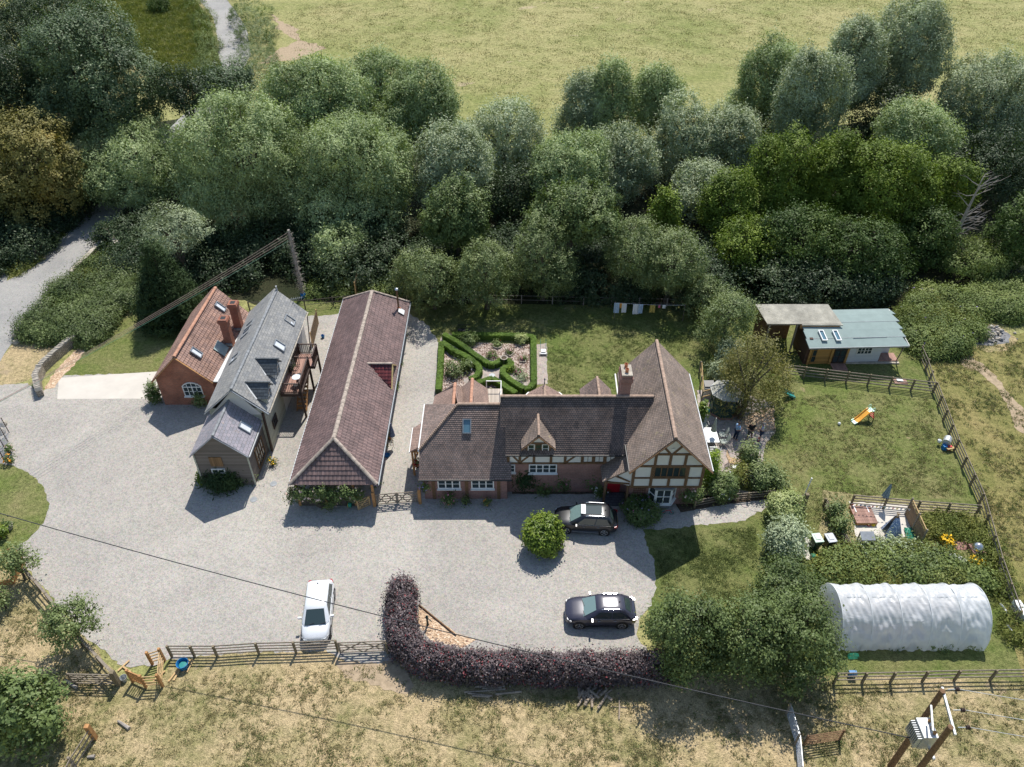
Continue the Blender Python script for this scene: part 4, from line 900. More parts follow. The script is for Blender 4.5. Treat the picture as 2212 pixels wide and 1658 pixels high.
mb = MB(); walls(mb, [(29.36, 54.05), (32.3, 54.2), (32.4, 55.2), (33.6, 55.3), (33.4, 57.5), (29.36, 57.3)], 0, 2.75); mb.build('wall', m_shedwhite, Sd)['label'] = 'white painted half'
mb = MB(); mb.box(25.6, 53.9, .0, 25.89, 57.1, 2.75); mb.build('side_wall', boards('dark_brown_boards', (.09, .05, .035), .15, 'Z', .5), Sd)
window(Sd, (26.35, 53.86, 1.25), (1, .04, 0), (0, 0, 1), .42, 2.0, 1, 3, m_shedwood, fw=.04); window(Sd, (28.65, 53.98, 1.15), (1, .04, 0), (0, 0, 1), 1.1, 2.1, 2, 3, m_darkwood, name='glazed_door', fw=.06)
window(Sd, (30.75, 54.08, 1.5), (1, .04, 0), (0, 0, 1), 1.35, 1.05, 4, 3, m_cream, lights=2, fw=.07, mull=.04); window(Sd, (33.0, 55.22, 1.4), (1, .08, 0), (0, 0, 1), .65, .8, 2, 3, m_cream, fw=.05, mull=.03)
mb = MB()
for x, y in ((25.95, 53.82), (27.9, 53.9), (29.3, 54.0)): mb.box(x-.09, y-.03, 0, x+.09, y+.03, 2.4)
mb.build('corner_post', m_shedwood, Sd)
up3 = V(0, .95, .27).normalized()
for x in (26.75, 27.95): skylight(Sd, (x, 54.25, 2.83), (1, 0, 0), V(-.12, .95, .25).normalized(), .45, 1.15, m_white, m_glass_sky)
MB().tube([(33.9, 54.2, 0), (33.8, 53.6, 2.4)], .05, 6).build('post', m_fence, Sd)
mb = MB(); mb.box(32.35, 54.15, 0, 34.05, 55.25, .22); mb.build('porch_deck', m_deckr, Sd); MB().box(28.0, 52.95, 0, 29.3, 53.9, .08).build('doorstep', m_deckr, Sd); MB().box(29.4, 53.9, 0, 34.1, 54.14, .12).build('plinth', m_stonecap, Sd)
Lt = empty('lean_to_shelter', (23.5, 56.5, 0), 'open fronted lean-to with corrugated roof left of the garden studio', 'shelter')
mb = MB(); n = 60
for i in range(n):
    xa, xb = 22.2+6.5*i/n, 22.2+6.5*(i+1)/n; xm = (xa+xb)/2; f = lambda x, t: x-.4*t
    for (p, q, hp, hq) in ((xa, xm, 0, .04), (xm, xb, .04, 0)):
        mb.poly([(p, 55.4, 3.25+hp), (q, 55.4, 3.25+hq), (q-.5, 58.0, 3.55+hq), (p-.5, 58.0, 3.55+hp)])
mb.build('roof', m_corr, Lt)
mb = MB()
for x in (22.5, 24.9): mb.beam((x, 55.6, 0), (x, 55.6, 3.2), .14)
mb.beam((22.2, 55.55, 3.12), (28.6, 55.55, 3.12), .08, .14); mb.build('post', m_fence, Lt)
mb = MB(); walls(mb, rect(22.0, 57.7, 25.2, 57.8), 0, 3.3); mb.box(25.1, 55.42, 2.7, 28.6, 55.5, 3.2); mb.build('back_wall', m_oak, Lt); MB().box(25.2, 55.3, 3.14, 28.75, 55.38, 3.24).build('fascia', m_corr, Lt)
MB().box(25.1, 55.36, 2.82, 28.55, 55.41, 3.2).build('clerestory_boarding', m_oak2, Lt)
# ---------------------------------------------------------------- trees (picture ellipse + distance -> real crown)
GR_W = 'trees of the river belt behind the garden'
def T(cx, cy, a, b, Y, style, seed, label, name='willow_tree', cat='tree', nl=16, group=GR_W, dens=1., up=0, **k):
    c, rx, ry, rz = ell(cx, cy, a, b, Y)
    if c.z-rz < .3:                              # crown reaches the ground
        top = c.z+rz; rz = (top-.3)/2; c.z = .3+rz
    return tree(name, label, cat, style, c, rx, ry, rz, seed, nl, group, dens, **k)
T(535, 400, 132, 190, 78, 'willow', 1, 'huge round willow directly behind the brick cottage and slate house', nl=26, size=(.26, .38))
T(760, 435, 140, 178, 78.5, 'willow', 2, 'broad rounded willow behind the far end of the long barn', nl=26, size=(.26, .38))
T(305, 395, 118, 125, 85, 'willow', 3, 'pale willow overhanging the lane by the stone parapet', nl=22, size=(.28, .4))
T(72, 405, 118, 150, 80, 'autumn', 4, 'orange tinted tree left of the lane', 'maple_tree', nl=22, size=(.26, .38))
T(200, 190, 150, 160, 92, 'ash', 5, 'large dark ash tree at upper left above the lane', 'ash_tree', nl=26, size=(.24, .36))
T(60, 90, 110, 90, 108, 'dark', 6, 'olive green tree in the top left corner', 'ash_tree', nl=16)
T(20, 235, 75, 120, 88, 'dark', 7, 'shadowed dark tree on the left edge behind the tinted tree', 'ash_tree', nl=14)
T(130, 30, 90, 55, 122, 'alderd', 71, 'green tree at the top edge beside the rough meadow', 'ash_tree', nl=14)
T(345, 17, 23, 22, 165, 'alderd', 8, 'lone small tree standing in the rough meadow', 'meadow_tree', nl=9, group=None)
T(400, 205, 55, 50, 90, 'dark', 9, 'dark tree beside the gap showing the lane', 'ash_tree', nl=12)
T(490, 190, 62, 48, 96, 'ash', 10, 'grey green tree just below the bend of the lane', 'ash_tree', nl=12)
T(690, 225, 118, 105, 88, 'willow', 11, 'willow topping the row left of the far field', nl=22, size=(.28, .4))
T(815, 205, 80, 90, 98, 'willow', 12, 'taller willow standing behind the row near the muddy corner', nl=16)
T(910, 250, 90, 105, 92, 'willow', 13, 'willow at the right shoulder of the left row', nl=18, size=(.28, .4))
T(985, 370, 75, 95, 80, 'silver', 14, 'shaded willow filling the middle of the belt behind the round garden tree', nl=14)
T(1090, 315, 88, 90, 90, 'silver', 15, 'silvery willow at the dip where the field comes closest', nl=18)
T(1110, 430, 60, 70, 80, 'dark', 16, 'dark tree in the gap between the two round garden trees', 'ash_tree', nl=12)
T(1228, 370, 80, 78, 80, 'willow', 17, 'pale domed willow just above the broad garden tree', nl=18)
T(1265, 245, 62, 95, 97, 'silver', 18, 'left stem of the twin topped willow against the field', nl=14, size=(.26, .38))
T(1320, 235, 55, 105, 96, 'willow', 19, 'middle crown of the twin topped willow against the field', nl=14, size=(.26, .38))
T(1412, 215, 66, 88, 99, 'willow', 20, 'right crown of the twin topped willow with a bare stem', nl=14, size=(.26, .38))
T(1345, 370, 75, 90, 86, 'silver', 21, 'dusky willow below the twin topped willow', nl=14)
T(1480, 310, 68, 88, 90, 'silver', 22, 'silver willow with smooth grey crown at mid right', nl=16)
T(1575, 300, 65, 75, 92, 'silver', 23, 'low silver willow between the two tall willow groups', nl=14)
T(1520, 410, 70, 60, 82, 'silver', 24, 'silver grey willow above the bright green alder', nl=12)
T(1665, 195, 88, 120, 100, 'willow', 25, 'willow at the left of the tallest group', nl=18, size=(.26, .38))
T(1748, 220, 66, 115, 92, 'silver', 26, 'smooth silver dome shaped willow in the tallest group', nl=14)
T(1838, 150, 70, 125, 100, 'silver', 27, 'tall willow left of the highest crown', nl=16, size=(.26, .38))
T(1900, 300, 70, 100, 96, 'dark', 28, 'dark trunks shaded under the tall willows', 'ash_tree', nl=12)
T(1960, 125, 92, 130, 103, 'silver', 29, 'highest willow crown at the upper right', nl=20, size=(.26, .38))
T(1972, 290, 80, 72, 86, 'willow', 30, 'pale yellowish willow in front of the highest crown', nl=16)
T(2125, 220, 95, 115, 98, 'silver', 31, 'wide willow near the right edge', nl=18, size=(.28, .4))
T(2215, 290, 70, 130, 92, 'silver', 32, 'willow cut by the right edge of the picture', nl=14)
T(2130, 390, 80, 100, 84, 'dark', 33, 'shadowed tree behind the bare dead tree', 'ash_tree', nl=14)
T(1680, 400, 80, 120, 78, 'alder', 35, 'tall yellow green alder left of the dark hollow', 'alder_tree', nl=20, size=(.24, .36))
T(1575, 450, 70, 90, 75, 'alder', 36, 'bright yellow green alder with open branches', 'alder_tree', nl=18, size=(.24, .34))
T(1437, 465, 32, 58, 73, 'alder', 37, 'narrow spire shaped alder above the washing line tree', 'alder_tree', nl=12, size=(.3, .42))
T(1790, 400, 75, 120, 78, 'alder', 38, 'alder with pale top between its two neighbours', 'alder_tree', nl=18, size=(.24, .36))
T(1910, 430, 98, 130, 76, 'alder', 39, 'large rounded alder behind the garden studio', 'alder_tree', nl=24, size=(.24, .36))
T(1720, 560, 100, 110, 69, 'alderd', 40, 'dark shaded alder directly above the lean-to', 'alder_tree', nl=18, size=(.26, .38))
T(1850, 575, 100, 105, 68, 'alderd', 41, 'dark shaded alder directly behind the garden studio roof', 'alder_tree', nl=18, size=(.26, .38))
T(1600, 570, 62, 90, 69, 'alder', 42, 'slim alder between washing line and lean-to', 'alder_tree', nl=14)
T(2040, 430, 50, 90, 77, 'alder', 43, 'thin alder with broken limbs beside the dead tree', 'alder_tree', nl=12)
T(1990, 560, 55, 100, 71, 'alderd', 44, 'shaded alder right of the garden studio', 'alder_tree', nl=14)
T(2195, 520, 55, 85, 70, 'alderd', 45, 'green tree on the right edge below the dead tree', 'alder_tree', nl=14)
T(2095, 570, 75, 55, 69, 'bramble', 46, 'low olive green sallow under the dead tree', 'sallow_bush', 'bush', nl=12)
# garden trees
GG = 'trees along the back of the lawn'
T(985, 470, 78, 90, 69, 'green', 50, 'dense cone shaped tree behind the long barn drive', 'garden_tree', nl=22, group=GG, size=(.26, .36))
T(1238, 465, 108, 82, 68, 'green', 51, 'broad round topped tree at the middle of the lawn edge', 'garden_tree', nl=26, group=GG, size=(.22, .32))
T(935, 610, 55, 68, 62.5, 'fruit', 52, 'upright fruit tree beside the barn gravel', 'fruit_tree', nl=14, group=GG)
T(1050, 590, 68, 72, 62.5, 'fruit', 53, 'fruit tree above the clipped box garden', 'fruit_tree', nl=16, group=GG, size=(.26, .38))
T(885, 590, 35, 50, 64, 'fruit', 54, 'small pale tree behind the steel flue', 'fruit_tree', nl=9, group=GG)
T(1175, 560, 62, 82, 64, 'fruit', 55, 'shaded fruit tree under the broad tree with visible trunk', 'fruit_tree', nl=14, group=GG)
T(1375, 545, 68, 75, 65, 'fruit', 56, 'spreading tree to the left above the washing line', 'fruit_tree', nl=16, group=GG)
T(1450, 575, 72, 72, 63.5, 'fruit', 57, 'spreading tree to the right above the washing line', 'fruit_tree', nl=16, group=GG)
T(1572, 688, 58, 58, 56.5, 'fruit', 58, 'sunlit tree in front of the lean-to', 'fruit_tree', nl=16, group=GG)
T(1525, 640, 45, 50, 61, 'fruit', 581, 'small shaded tree behind the sunlit tree', 'fruit_tree', nl=10, group=GG)
T(735, 545, 60, 60, 70, 'willow', 59, 'young willow against the dark foot of the great willow', nl=12)
# conifer: stacked skirts
c = g(378, 690); rt = empty('conifer_tree', c, 'dark conical conifer on the lawn left of the brick cottage', 'tree')
rng = np.random.default_rng(60); lob = []
for i in range(9):
    z = .9+i*.85; r = 3.0*(1-i/10.5); lob.append((c.x, c.y, z, r*.75, r*.75, .8))
    for k in range(9 if i < 6 else 5):
        a = k*2*pi/(9 if i < 6 else 5)+i*.7; lob.append((c.x+cos(a)*r*.75, c.y+sin(a)*r*.75, z-.15, r*.36, r*.36, .38))
P, D = foliage_arrays(rng, lob, 42000, .3, 18, .2, .05, inner=.05); leaf_mesh(rng, 'crown', P, D, .26, .07, L_conifer, rt, orient=.4, hang=.4)
MB().tube([c, c+V(0, 0, 8)], [.3, .05], 8).build('trunk', m_barktrunk, rt)
T(375, 500, 70, 38, 67, 'silverbush', 61, 'silver leaved shrub behind the dark conifer', 'silver_shrub', 'bush', nl=12, group=None)
# eucalyptus by the gazebo
c = g(1597, 905); q, rx_, ry_, rz_ = ell(1628, 805, 78, 78, c.y+1.6)
tree('eucalyptus_tree', 'tawny leaved eucalyptus leaning over the gazebo and patio', 'tree', 'euc', q, rx_, ry_, rz_, 62, 20, None, .8, base=c, size=(.24, .36), pack=.7)
# bottom trees
GP = 'trees in the dry paddock and lower garden'
def TB(u, v, z, rx, ry, rz, style, seed, label, name, nl=14, **k):
    p = g(u, v, z); return tree(name, label, 'tree', style, p, rx, ry, rz, seed, nl, GP, base=(p.x, p.y, 0), **k)
TB(38, 1530, 3.0, 2.1, 2.0, 2.6, 'green', 70, 'dark green tree in the bottom left corner of the paddock', 'field_maple', 20, size=(.26, .36))
TB(150, 1345, 2.5, 1.55, 1.5, 1.3, 'fruit', 72, 'small apple tree leaning over the grey fence', 'apple_tree', 16, size=(.22, .36), pack=.75)
TB(28, 1212, 2.0, 1.15, 1.1, .9, 'fruit', 73, 'little apple tree beside the raised timber bed', 'apple_tree', 10)
TB(-5, 1290, 1.2, .6, .6, .8, 'fruit', 74, 'sapling half cut by the left edge of the picture', 'apple_tree', 8)
TB(1482, 1370, 3.2, 2.2, 2.1, 2.9, 'hazel', 75, 'upright beech at the left of the thicket beside the hedge', 'beech_tree', 22, size=(.24, .36), pack=.7)
TB(1610, 1380, 3.0, 2.5, 2.2, 2.6, 'hazel', 76, 'middle beech of the thicket beside the polytunnel', 'beech_tree', 22, size=(.24, .36), pack=.7)
TB(1720, 1375, 3.0, 2.3, 2.6, 2.7, 'hazel', 77, 'right hand beech touching the polytunnel end', 'beech_tree', 22, size=(.24, .36), pack=.7)
TB(1700, 1265, 2.2, 2.1, 1.8, 1.9, 'hazel', 78, 'paler hornbeam behind the thicket at the polytunnel corner', 'hornbeam_tree', 18, size=(.24, .36))
# ---------------------------------------------------------------- hedges and shrubs
def along(pts, w, h, step, z=None, jit=.0, seed=0):
    rnd = random.Random(seed); out = []
    for a, b in zip(pts, pts[1:]):
        L = (b-a).length; n = max(1, int(L/step))
        for i in range(n):
            p = a.lerp(b, (i+.5)/n); out.append((p.x+rnd.uniform(-jit, jit), p.y+rnd.uniform(-jit, jit), h*.5 if z is None else z, w*rnd.uniform(.9, 1.1)/2+step*.15, w*rnd.uniform(.9, 1.1)/2+step*.15, h*.52*rnd.uniform(.92, 1.08)))
    return out
def copper(name, label, pts, w, h, seed, n):
    rng = np.random.default_rng(seed); lob = []
    for x, y, z, a, b, c_ in along(pts, w, h, .45, jit=.12, seed=seed):
        lob += [(x, y, h*.3, a, b, h*.32), (x, y, h*.68, a*.92, b*.92, h*.36*rng.uniform(.9, 1.15))]
    r = empty(name, pts[len(pts)//2], label, 'hedge', 'copper beech hedge lengths')
    P, D = foliage_arrays(rng, lob, n, .15, 12, .13, inner=.12, center=None)
    up = rng.random(len(P)) < .12; P[up, 2] += rng.exponential(.22, up.sum()); P += (rng.random((len(P), 1)) < .1)*rng.normal(size=P.shape)*.18
    k = rng.random(len(P)) < .94
    leaf_mesh(rng, 'foliage', P[k], D[k], .125, .085, L_copper, r, orient=.45)
    leaf_mesh(rng, 'new_leaves', P[~k], D[~k], .11, .08, L_pink, r, orient=.45)
copper('copper_beech_hedge', 'dark purple hedge standing up beside the field gate', gl([(872, 1290), (870, 1345), (868, 1395)]), 1.35, 1.8, 81, 34000)
copper('copper_beech_hedge', 'curved corner of the dark purple hedge', gl([(870, 1400), (905, 1432), (960, 1450)]), 1.3, 1.7, 82, 27000)
copper('copper_beech_hedge', 'long dark purple hedge below the parked dark blue car', gl([(960, 1450), (1060, 1458), (1200, 1460), (1320, 1460), (1425, 1458)]), 1.2, 1.65, 83, 76000)
# box parterre
def boxhedge(label, pts, w=.45, h=.55, closed=False):
    rng = np.random.default_rng(len(pts)+int(pts[0][0])); P3 = gl(pts, .3)
    out = []; n = 0
    for a, b in zip(P3, P3[1:]):
        L = (b-a).length; k = int(L*2100*(w+2*h)/1.5); t = rng.random(k); d = (b-a).normalized(); s = Vector((-d.y, d.x, 0))
        side = rng.random(k); u = rng.uniform(-1, 1, k)
        top = side < w/(w+2*h)*1.15
        off = np.where(top, u*w/2, np.where(u > 0, w/2, -w/2)); zz = np.where(top, h, rng.uniform(0, h, k))
        rr = rng.normal(size=(k, 3))*.025
        P = np.array(a)[None, :]*(1-t)[:, None]+np.array(b)[None, :]*t[:, None]+np.array(s)[None, :]*off[:, None]+rr
        P[:, 2] = zz+rr[:, 2]
        D = np.where(top[:, None], np.array([[0, 0, 1.]]), np.array(s)[None, :]*np.sign(off)[:, None]); out.append((P, D))
    P = np.concatenate([o[0] for o in out]); D = np.concatenate([o[1] for o in out])
    r = empty('box_hedge', P3[0]*1, label, 'hedge', 'clipped box hedges of the knot garden')
    leaf_mesh(rng, 'foliage', P, D, .085, .06, L_box, r, orient=.55)
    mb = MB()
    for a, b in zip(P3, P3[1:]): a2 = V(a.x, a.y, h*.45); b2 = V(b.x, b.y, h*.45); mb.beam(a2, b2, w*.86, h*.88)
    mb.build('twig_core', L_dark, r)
def zb(x, y): return ((1500+x*.3166)/1.736, (1200+y*.3166)/1.736)
boxhedge('straight clipped box hedge along the drive side of the knot garden', [zb(490, 290), zb(480, 560), zb(455, 850)])
boxhedge('zigzag box hedge with a scrolled end on the left of the knot garden', [zb(500, 280), zb(620, 370), zb(800, 460), zb(930, 560), zb(945, 620), zb(900, 690), zb(830, 720)])
boxhedge('diagonal box hedge meeting the bird bath curve in the knot garden', [zb(520, 190), zb(700, 290), zb(900, 440), zb(1050, 535), zb(1120, 540), zb(1220, 480), zb(1310, 510), zb(1320, 570), zb(1220, 590), zb(1215, 650), zb(1330, 750), zb(1470, 830)])
boxhedge('straight box hedge on the lawn side of the knot garden', [zb(1580, 215), zb(1583, 500), zb(1585, 760), zb(1540, 820), zb(1470, 840)])
boxhedge('box hedge across the far side of the knot garden', [zb(620, 190), zb(1000, 195), zb(1300, 200), zb(1580, 215)])
boxhedge('curved box hedge close behind the rear roofs', [zb(920, 760), zb(1000, 740), zb(1100, 710), zb(1180, 760), zb(1280, 830), zb(1370, 885)])
def ball(u, v, r, h, style, label, name='shrub', seed=0, z=0, nl=7, flowers=None, group=None, dens=1., cat='shrub'):
    c = g(u, v); rng = np.random.default_rng(seed+int(u)); lob = [(c.x, c.y, h*.5, r*.75, r*.75, h*.48)]
    for i in range(nl): a = i*2.4; q = r*.45*rng.uniform(.8, 1.2); lob.append((c.x+cos(a)*q, c.y+sin(a)*q, h*(.35+.4*((i*.618) % 1)), r*.48, r*.48, h*.3))
    return bush(name, label, cat, style, lob, seed+int(v), group, dens, flowers, loc=c)
ball(1172, 1182, 1.32, 2.5, 'laurel', 'round bright green shrub growing out of the gravel by the black car', 'laurel_bush', nl=16)
ball(1133, 1050, .85, 2.4, 'conifer', 'narrow dark conifer against the brick front wall', 'dwarf_conifer', nl=10)
ball(1272, 1040, 1.05, 2.3, 'shrub', 'dark green bush left of the porch', nl=9)
ball(1215, 1052, .8, 1.5, 'shrub', 'rose bush with pink flowers under the front windows', 'rose_bush', flowers=(P_pink, 16, .14), nl=8)
ball(1175, 1062, .6, .8, 'shrub', 'low plant between the conifer and the pink roses', nl=5)
ball(1243, 1010, .45, 1.8, 'shrub', 'climbing plant with white flowers on the wall trellis', 'climbing_rose', flowers=(P_white, 14, .13), nl=5)
ball(1293, 1062, .65, .75, 'shrub', 'low plant with clustered white flowers beside the porch', 'hydrangea', flowers=(P_white, 40, .12), nl=6)
ball(1383, 1112, 1.35, 1.15, 'shrub', 'wide flowering hydrangea in front of the bay window', 'hydrangea', flowers=[(P_lilac, 70, .11), (P_pink, 25, .1)], nl=12)
ball(1487, 1078, .95, 1.9, 'shrub', 'dark rose bush right of the bay window', 'rose_bush', flowers=(P_blush, 14, .13), nl=8)
ball(1525, 1050, .6, 3.2, 'lime', 'lime green climber on the gable corner', 'climbing_plant', nl=10)
ball(1555, 1070, 1.1, 1.9, 'shrub', 'green shrub at the corner of the patio border', flowers=(P_white, 6, .12), nl=9)
ball(1590, 1045, .8, 1.7, 'weed', 'wispy brownish shrub beside the rose arch', nl=7)
ball(1640, 1050, 1.05, 1.8, 'fruit', 'mixed shrub behind the low border fence', nl=9); ball(1672, 1055, .75, 1.4, 'fruit', 'shrub at the end of the border fence', nl=7)
ball(1612, 1010, .7, 2.3, 'fruit', 'climbing rose over the garden arch', 'climbing_rose', flowers=(P_red, 8, .16), nl=7)
ball(1690, 1120, 1.25, 2.0, 'pale', 'pale yellow green shrub by the gatepost', nl=11)
ball(1688, 1190, 1.35, 2.3, 'silverbush', 'dark bluish shrub between the lawn and the bins', nl=12)
ball(1800, 1120, .5, 1.5, 'hazel', 'climber on the low fence beside the sand pit', 'climbing_plant', nl=5); ball(1812, 1150, .5, 1.3, 'hazel', 'lower climber on the fence beside the sand pit', 'climbing_plant', nl=5)
ball(1512, 915, .35, 2.2, 'laurel', 'glossy shrub against the wing wall by the patio', nl=6)
ball(1572, 790, 1.1, 2.4, 'silverbush', 'silver leaved shrub behind the gazebo', 'silver_shrub', nl=9); ball(1545, 815, .7, 1.6, 'silverbush', 'silver shrub inside the small trellis fence', 'silver_shrub', nl=6)
ball(485, 1040, 1.5, 1.5, 'conifer', 'dark creeper spread under the white window of the slate house', 'wall_creeper', nl=12); ball(440, 1040, .5, .8, 'laurel', 'yellow green pot plant left of the boarded wing', 'pot_plant', nl=4)
ball(530, 1040, .5, .7, 'fruit', 'low shrub at the corner of the boarded wing', nl=4)
ball(337, 868, .55, 1.9, 'shrub', 'ivy on the left corner of the brick cottage', 'ivy', nl=7); ball(435, 875, .45, 1.3, 'fruit', 'standard bay tree in a pot by the brick cottage', 'bay_tree', nl=6)
ball(453, 850, .35, 1.8, 'shrub', 'climbing plant with pink flowers between cottage and slate house', 'climbing_rose', flowers=(P_pink, 10, .1), nl=4)
for i, (u, v, r, h, st, fl, lb) in enumerate(((*zb(640, 640), .75, 1.0, 'fruit', (P_blush, 14, .1), 'rose bush with pale flowers left in the knot garden'), (*zb(800, 590), .6, .9, 'shrub', (P_white, 8, .1), 'shrub beside the left scroll of the knot garden'),
        (*zb(820, 280), .75, 1.1, 'shrub', None, 'dark green shrub at the far left of the knot garden'), (*zb(1430, 270), .55, .8, 'pale', None, 'pale spiky shrub at the far right of the knot garden'),
        (*zb(1090, 440), .4, .5, 'shrub', (P_pink, 6, .08), 'small rose between the far shrubs of the knot garden'), (*zb(1300, 400), .3, .4, 'shrub', (P_pink, 5, .08), 'plant in a square frame near the bird bath'),
        (*zb(1455, 480), .3, .35, 'shrub', (P_pink, 14, .1), 'pink flowers in a square frame in the knot garden'), (*zb(1395, 640), .35, .5, 'shrub', (P_pink, 16, .1), 'rose with bright pink flowers in the knot garden'),
        (*zb(1460, 710), .45, .4, 'silverbush', None, 'grey lavender low in the knot garden'), (*zb(1150, 300), .4, .4, 'shrub', (P_red, 5, .08), 'small plant in an eight sided frame in the knot garden'), (*zb(1300, 620), .3, .5, 'lime', None, 'grassy clump inside the scroll of the knot garden'))):
    ball(u, v, r, h, st, lb, 'garden_plant', seed=i, flowers=fl, nl=5, group='plants of the knot garden', cat='plant')
# big wild masses
def mass(name, label, cat, style, pts, rz, n, seed, dens=1., kind='stuff', flowers=None):
    """undergrowth over the area of a picture polygon"""
    rnd = random.Random(seed); P3 = gl(pts); xs = [p.x for p in P3]; ys = [p.y for p in P3]; lob = []
    def inside(x, y):
        c_ = False; j = len(P3)-1
        for i in range(len(P3)):
            a, b = P3[i], P3[j]
            if (a.y > y) != (b.y > y) and x < (b.x-a.x)*(y-a.y)/(b.y-a.y)+a.x: c_ = not c_
            j = i
        return c_
    t = 0
    while len(lob) < n and t < 9000:
        t += 1; x, y = rnd.uniform(min(xs), max(xs)), rnd.uniform(min(ys), max(ys))
        if inside(x, y): r = rnd.uniform(.6, 1.3)*rz; lob.append((x, y, r*.35, r*rnd.uniform(.9, 1.5), r*rnd.uniform(.9, 1.5), r*.8))
    rng = np.random.default_rng(seed); st = STY[style]
    P, D = foliage_arrays(rng, lob, int(sum(l[3]*l[4]*4.5 for l in lob)*st[8]*dens), st[1], st[3], st[4], st[5])
    o = leaf_mesh(rng, name, P, D, st[1], st[2], st[0], None, tuple(P3[0]), orient=st[7], hang=st[6])
    tag(o, label, cat, None, kind)
    if flowers:
        Q, E = foliage_arrays(rng, lob, flowers[1]*3, .1, 3, .06, inner=0.)
        tag(leaf_mesh(rng, flowers[3], Q+E*.05, E, flowers[2], flowers[2]*.9, flowers[0], None, tuple(P3[0])), flowers[4], 'flowers', None, 'stuff')
    return o
mass('bramble_bank', 'tangle of brambles and bushes on the bank below the lane wall', 'undergrowth', 'hazel', [(62, 735), (110, 655), (165, 600), (215, 575), (330, 600), (335, 640), (250, 690), (190, 745), (110, 745)], 1.0, 110, 91, .9)
mass('tall_grass', 'tall dry grass and weeds on the upper bank by the stone wall', 'undergrowth', 'weed', [(160, 610), (225, 570), (320, 600), (300, 640), (230, 640), (190, 640)], .8, 45, 92)
mass('hedgerow_shrubs', 'bushes below the tinted tree along the lane wall', 'undergrowth', 'dark', [(-40, 590), (60, 548), (125, 490), (178, 438), (150, 400), (0, 430), (-60, 540)], 2.3, 45, 93, .8)
mass('verge_weeds', 'dry weeds between the far lane wall and the road', 'undergrowth', 'weed', [(20, 590), (80, 560), (130, 508), (185, 445), (200, 425), (195, 445), (130, 515), (75, 572), (35, 598)], .35, 60, 94)
mass('kitchen_garden_weeds', 'overgrown kitchen garden behind the polytunnel', 'undergrowth', 'bramble', [(1772, 1225), (1850, 1212), (1990, 1205), (2040, 1235), (2130, 1255), (2060, 1262), (1900, 1256), (1765, 1252)], .62, 110, 95, 1.)
mass('weedy_corner', 'tall weeds in the corner behind the willow screen', 'undergrowth', 'weed', [(1992, 1125), (2100, 1112), (2122, 1150), (2145, 1220), (2128, 1205), (2090, 1165), (2030, 1160), (1998, 1165)], .38, 90, 96, 1.2)
mass('fence_side_weeds', 'weeds along the fence right of the polytunnel', 'undergrowth', 'weed', [(2120, 1190), (2150, 1190), (2190, 1300), (2205, 1390), (2185, 1390), (2150, 1290)], .4, 45, 97)
mass('bracken', 'tall balsam and nettles right of the garden studio', 'undergrowth', 'bramble', [(1945, 690), (2000, 640), (2080, 640), (2110, 700), (2080, 745), (2040, 770), (1985, 765), (1955, 730)], .95, 80, 98, flowers=(P_lilac, 60, .12, 'balsam_flowers', 'pink balsam flowers among the nettles by the studio'))
mass('bracken', 'nettles and bushes behind the bonfire ash', 'undergrowth', 'bramble', [(2080, 640), (2230, 620), (2240, 690), (2180, 700), (2110, 690)], 1.0, 40, 99)
mass('garden_boundary_weeds', 'undergrowth along the wire fence at the back of the lawn', 'undergrowth', 'bramble', [(660, 622), (760, 618), (860, 622), (860, 645), (760, 640), (670, 640)], .55, 40, 100)
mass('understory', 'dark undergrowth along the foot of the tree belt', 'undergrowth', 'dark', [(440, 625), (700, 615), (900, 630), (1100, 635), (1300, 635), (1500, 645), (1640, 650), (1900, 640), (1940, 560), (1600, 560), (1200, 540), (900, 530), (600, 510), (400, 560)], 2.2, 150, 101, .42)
mass('lane_side_hedgerow', 'bushy hedgerow on the right of the upper lane', 'hedgerow', 'shrub', [(497, -10), (530, -10), (560, 60), (580, 110), (590, 160), (540, 200), (545, 120), (535, 60)], 2.2, 40, 102, .22)
mass('lane_side_hedgerow', 'grassy bushes on the left of the upper lane', 'hedgerow', 'bramble', [(410, -10), (430, 0), (455, 40), (468, 95), (462, 160), (440, 160), (440, 90), (425, 40)], 1.3, 40, 103, .3)
def tufts(name, label, pts, n, seed, L=.5, mat=None, w=.06, h=.2):
    rng = np.random.default_rng(seed); P3 = gl(pts); A = np.array([[p.x, p.y] for p in P3]); lo, hi = A.min(0), A.max(0)
    q = rng.uniform(lo, hi, (n*2, 2)); ins = np.zeros(len(q), bool); j = len(A)-1
    for i in range(len(A)):
        c_ = ((A[i, 1] > q[:, 1]) != (A[j, 1] > q[:, 1])) & (q[:, 0] < (A[j, 0]-A[i, 0])*(q[:, 1]-A[i, 1])/(A[j, 1]-A[i, 1]+1e-12)+A[i, 0]); ins ^= c_; j = i
    q = q[ins][:n]; P = np.c_[q, rng.uniform(.02, h, len(q))]
    D = rng.normal(size=P.shape); D[:, 2] = .2
    o = leaf_mesh(rng, name, P, D, L, w, mat or L_weed, None, tuple(P3[0]), orient=.5, hang=-1.5, zmin=.01); tag(o, label, 'grass', None, 'stuff')
tufts('meadow_tufts', 'tall seeding grass of the rough meadow beside the upper lane', [(215, 0), (170, 90), (330, 160), (480, 225), (480, 150), (466, 100), (450, 40), (420, 0)], 60000, 110, .9, L_weed, .09, .4)

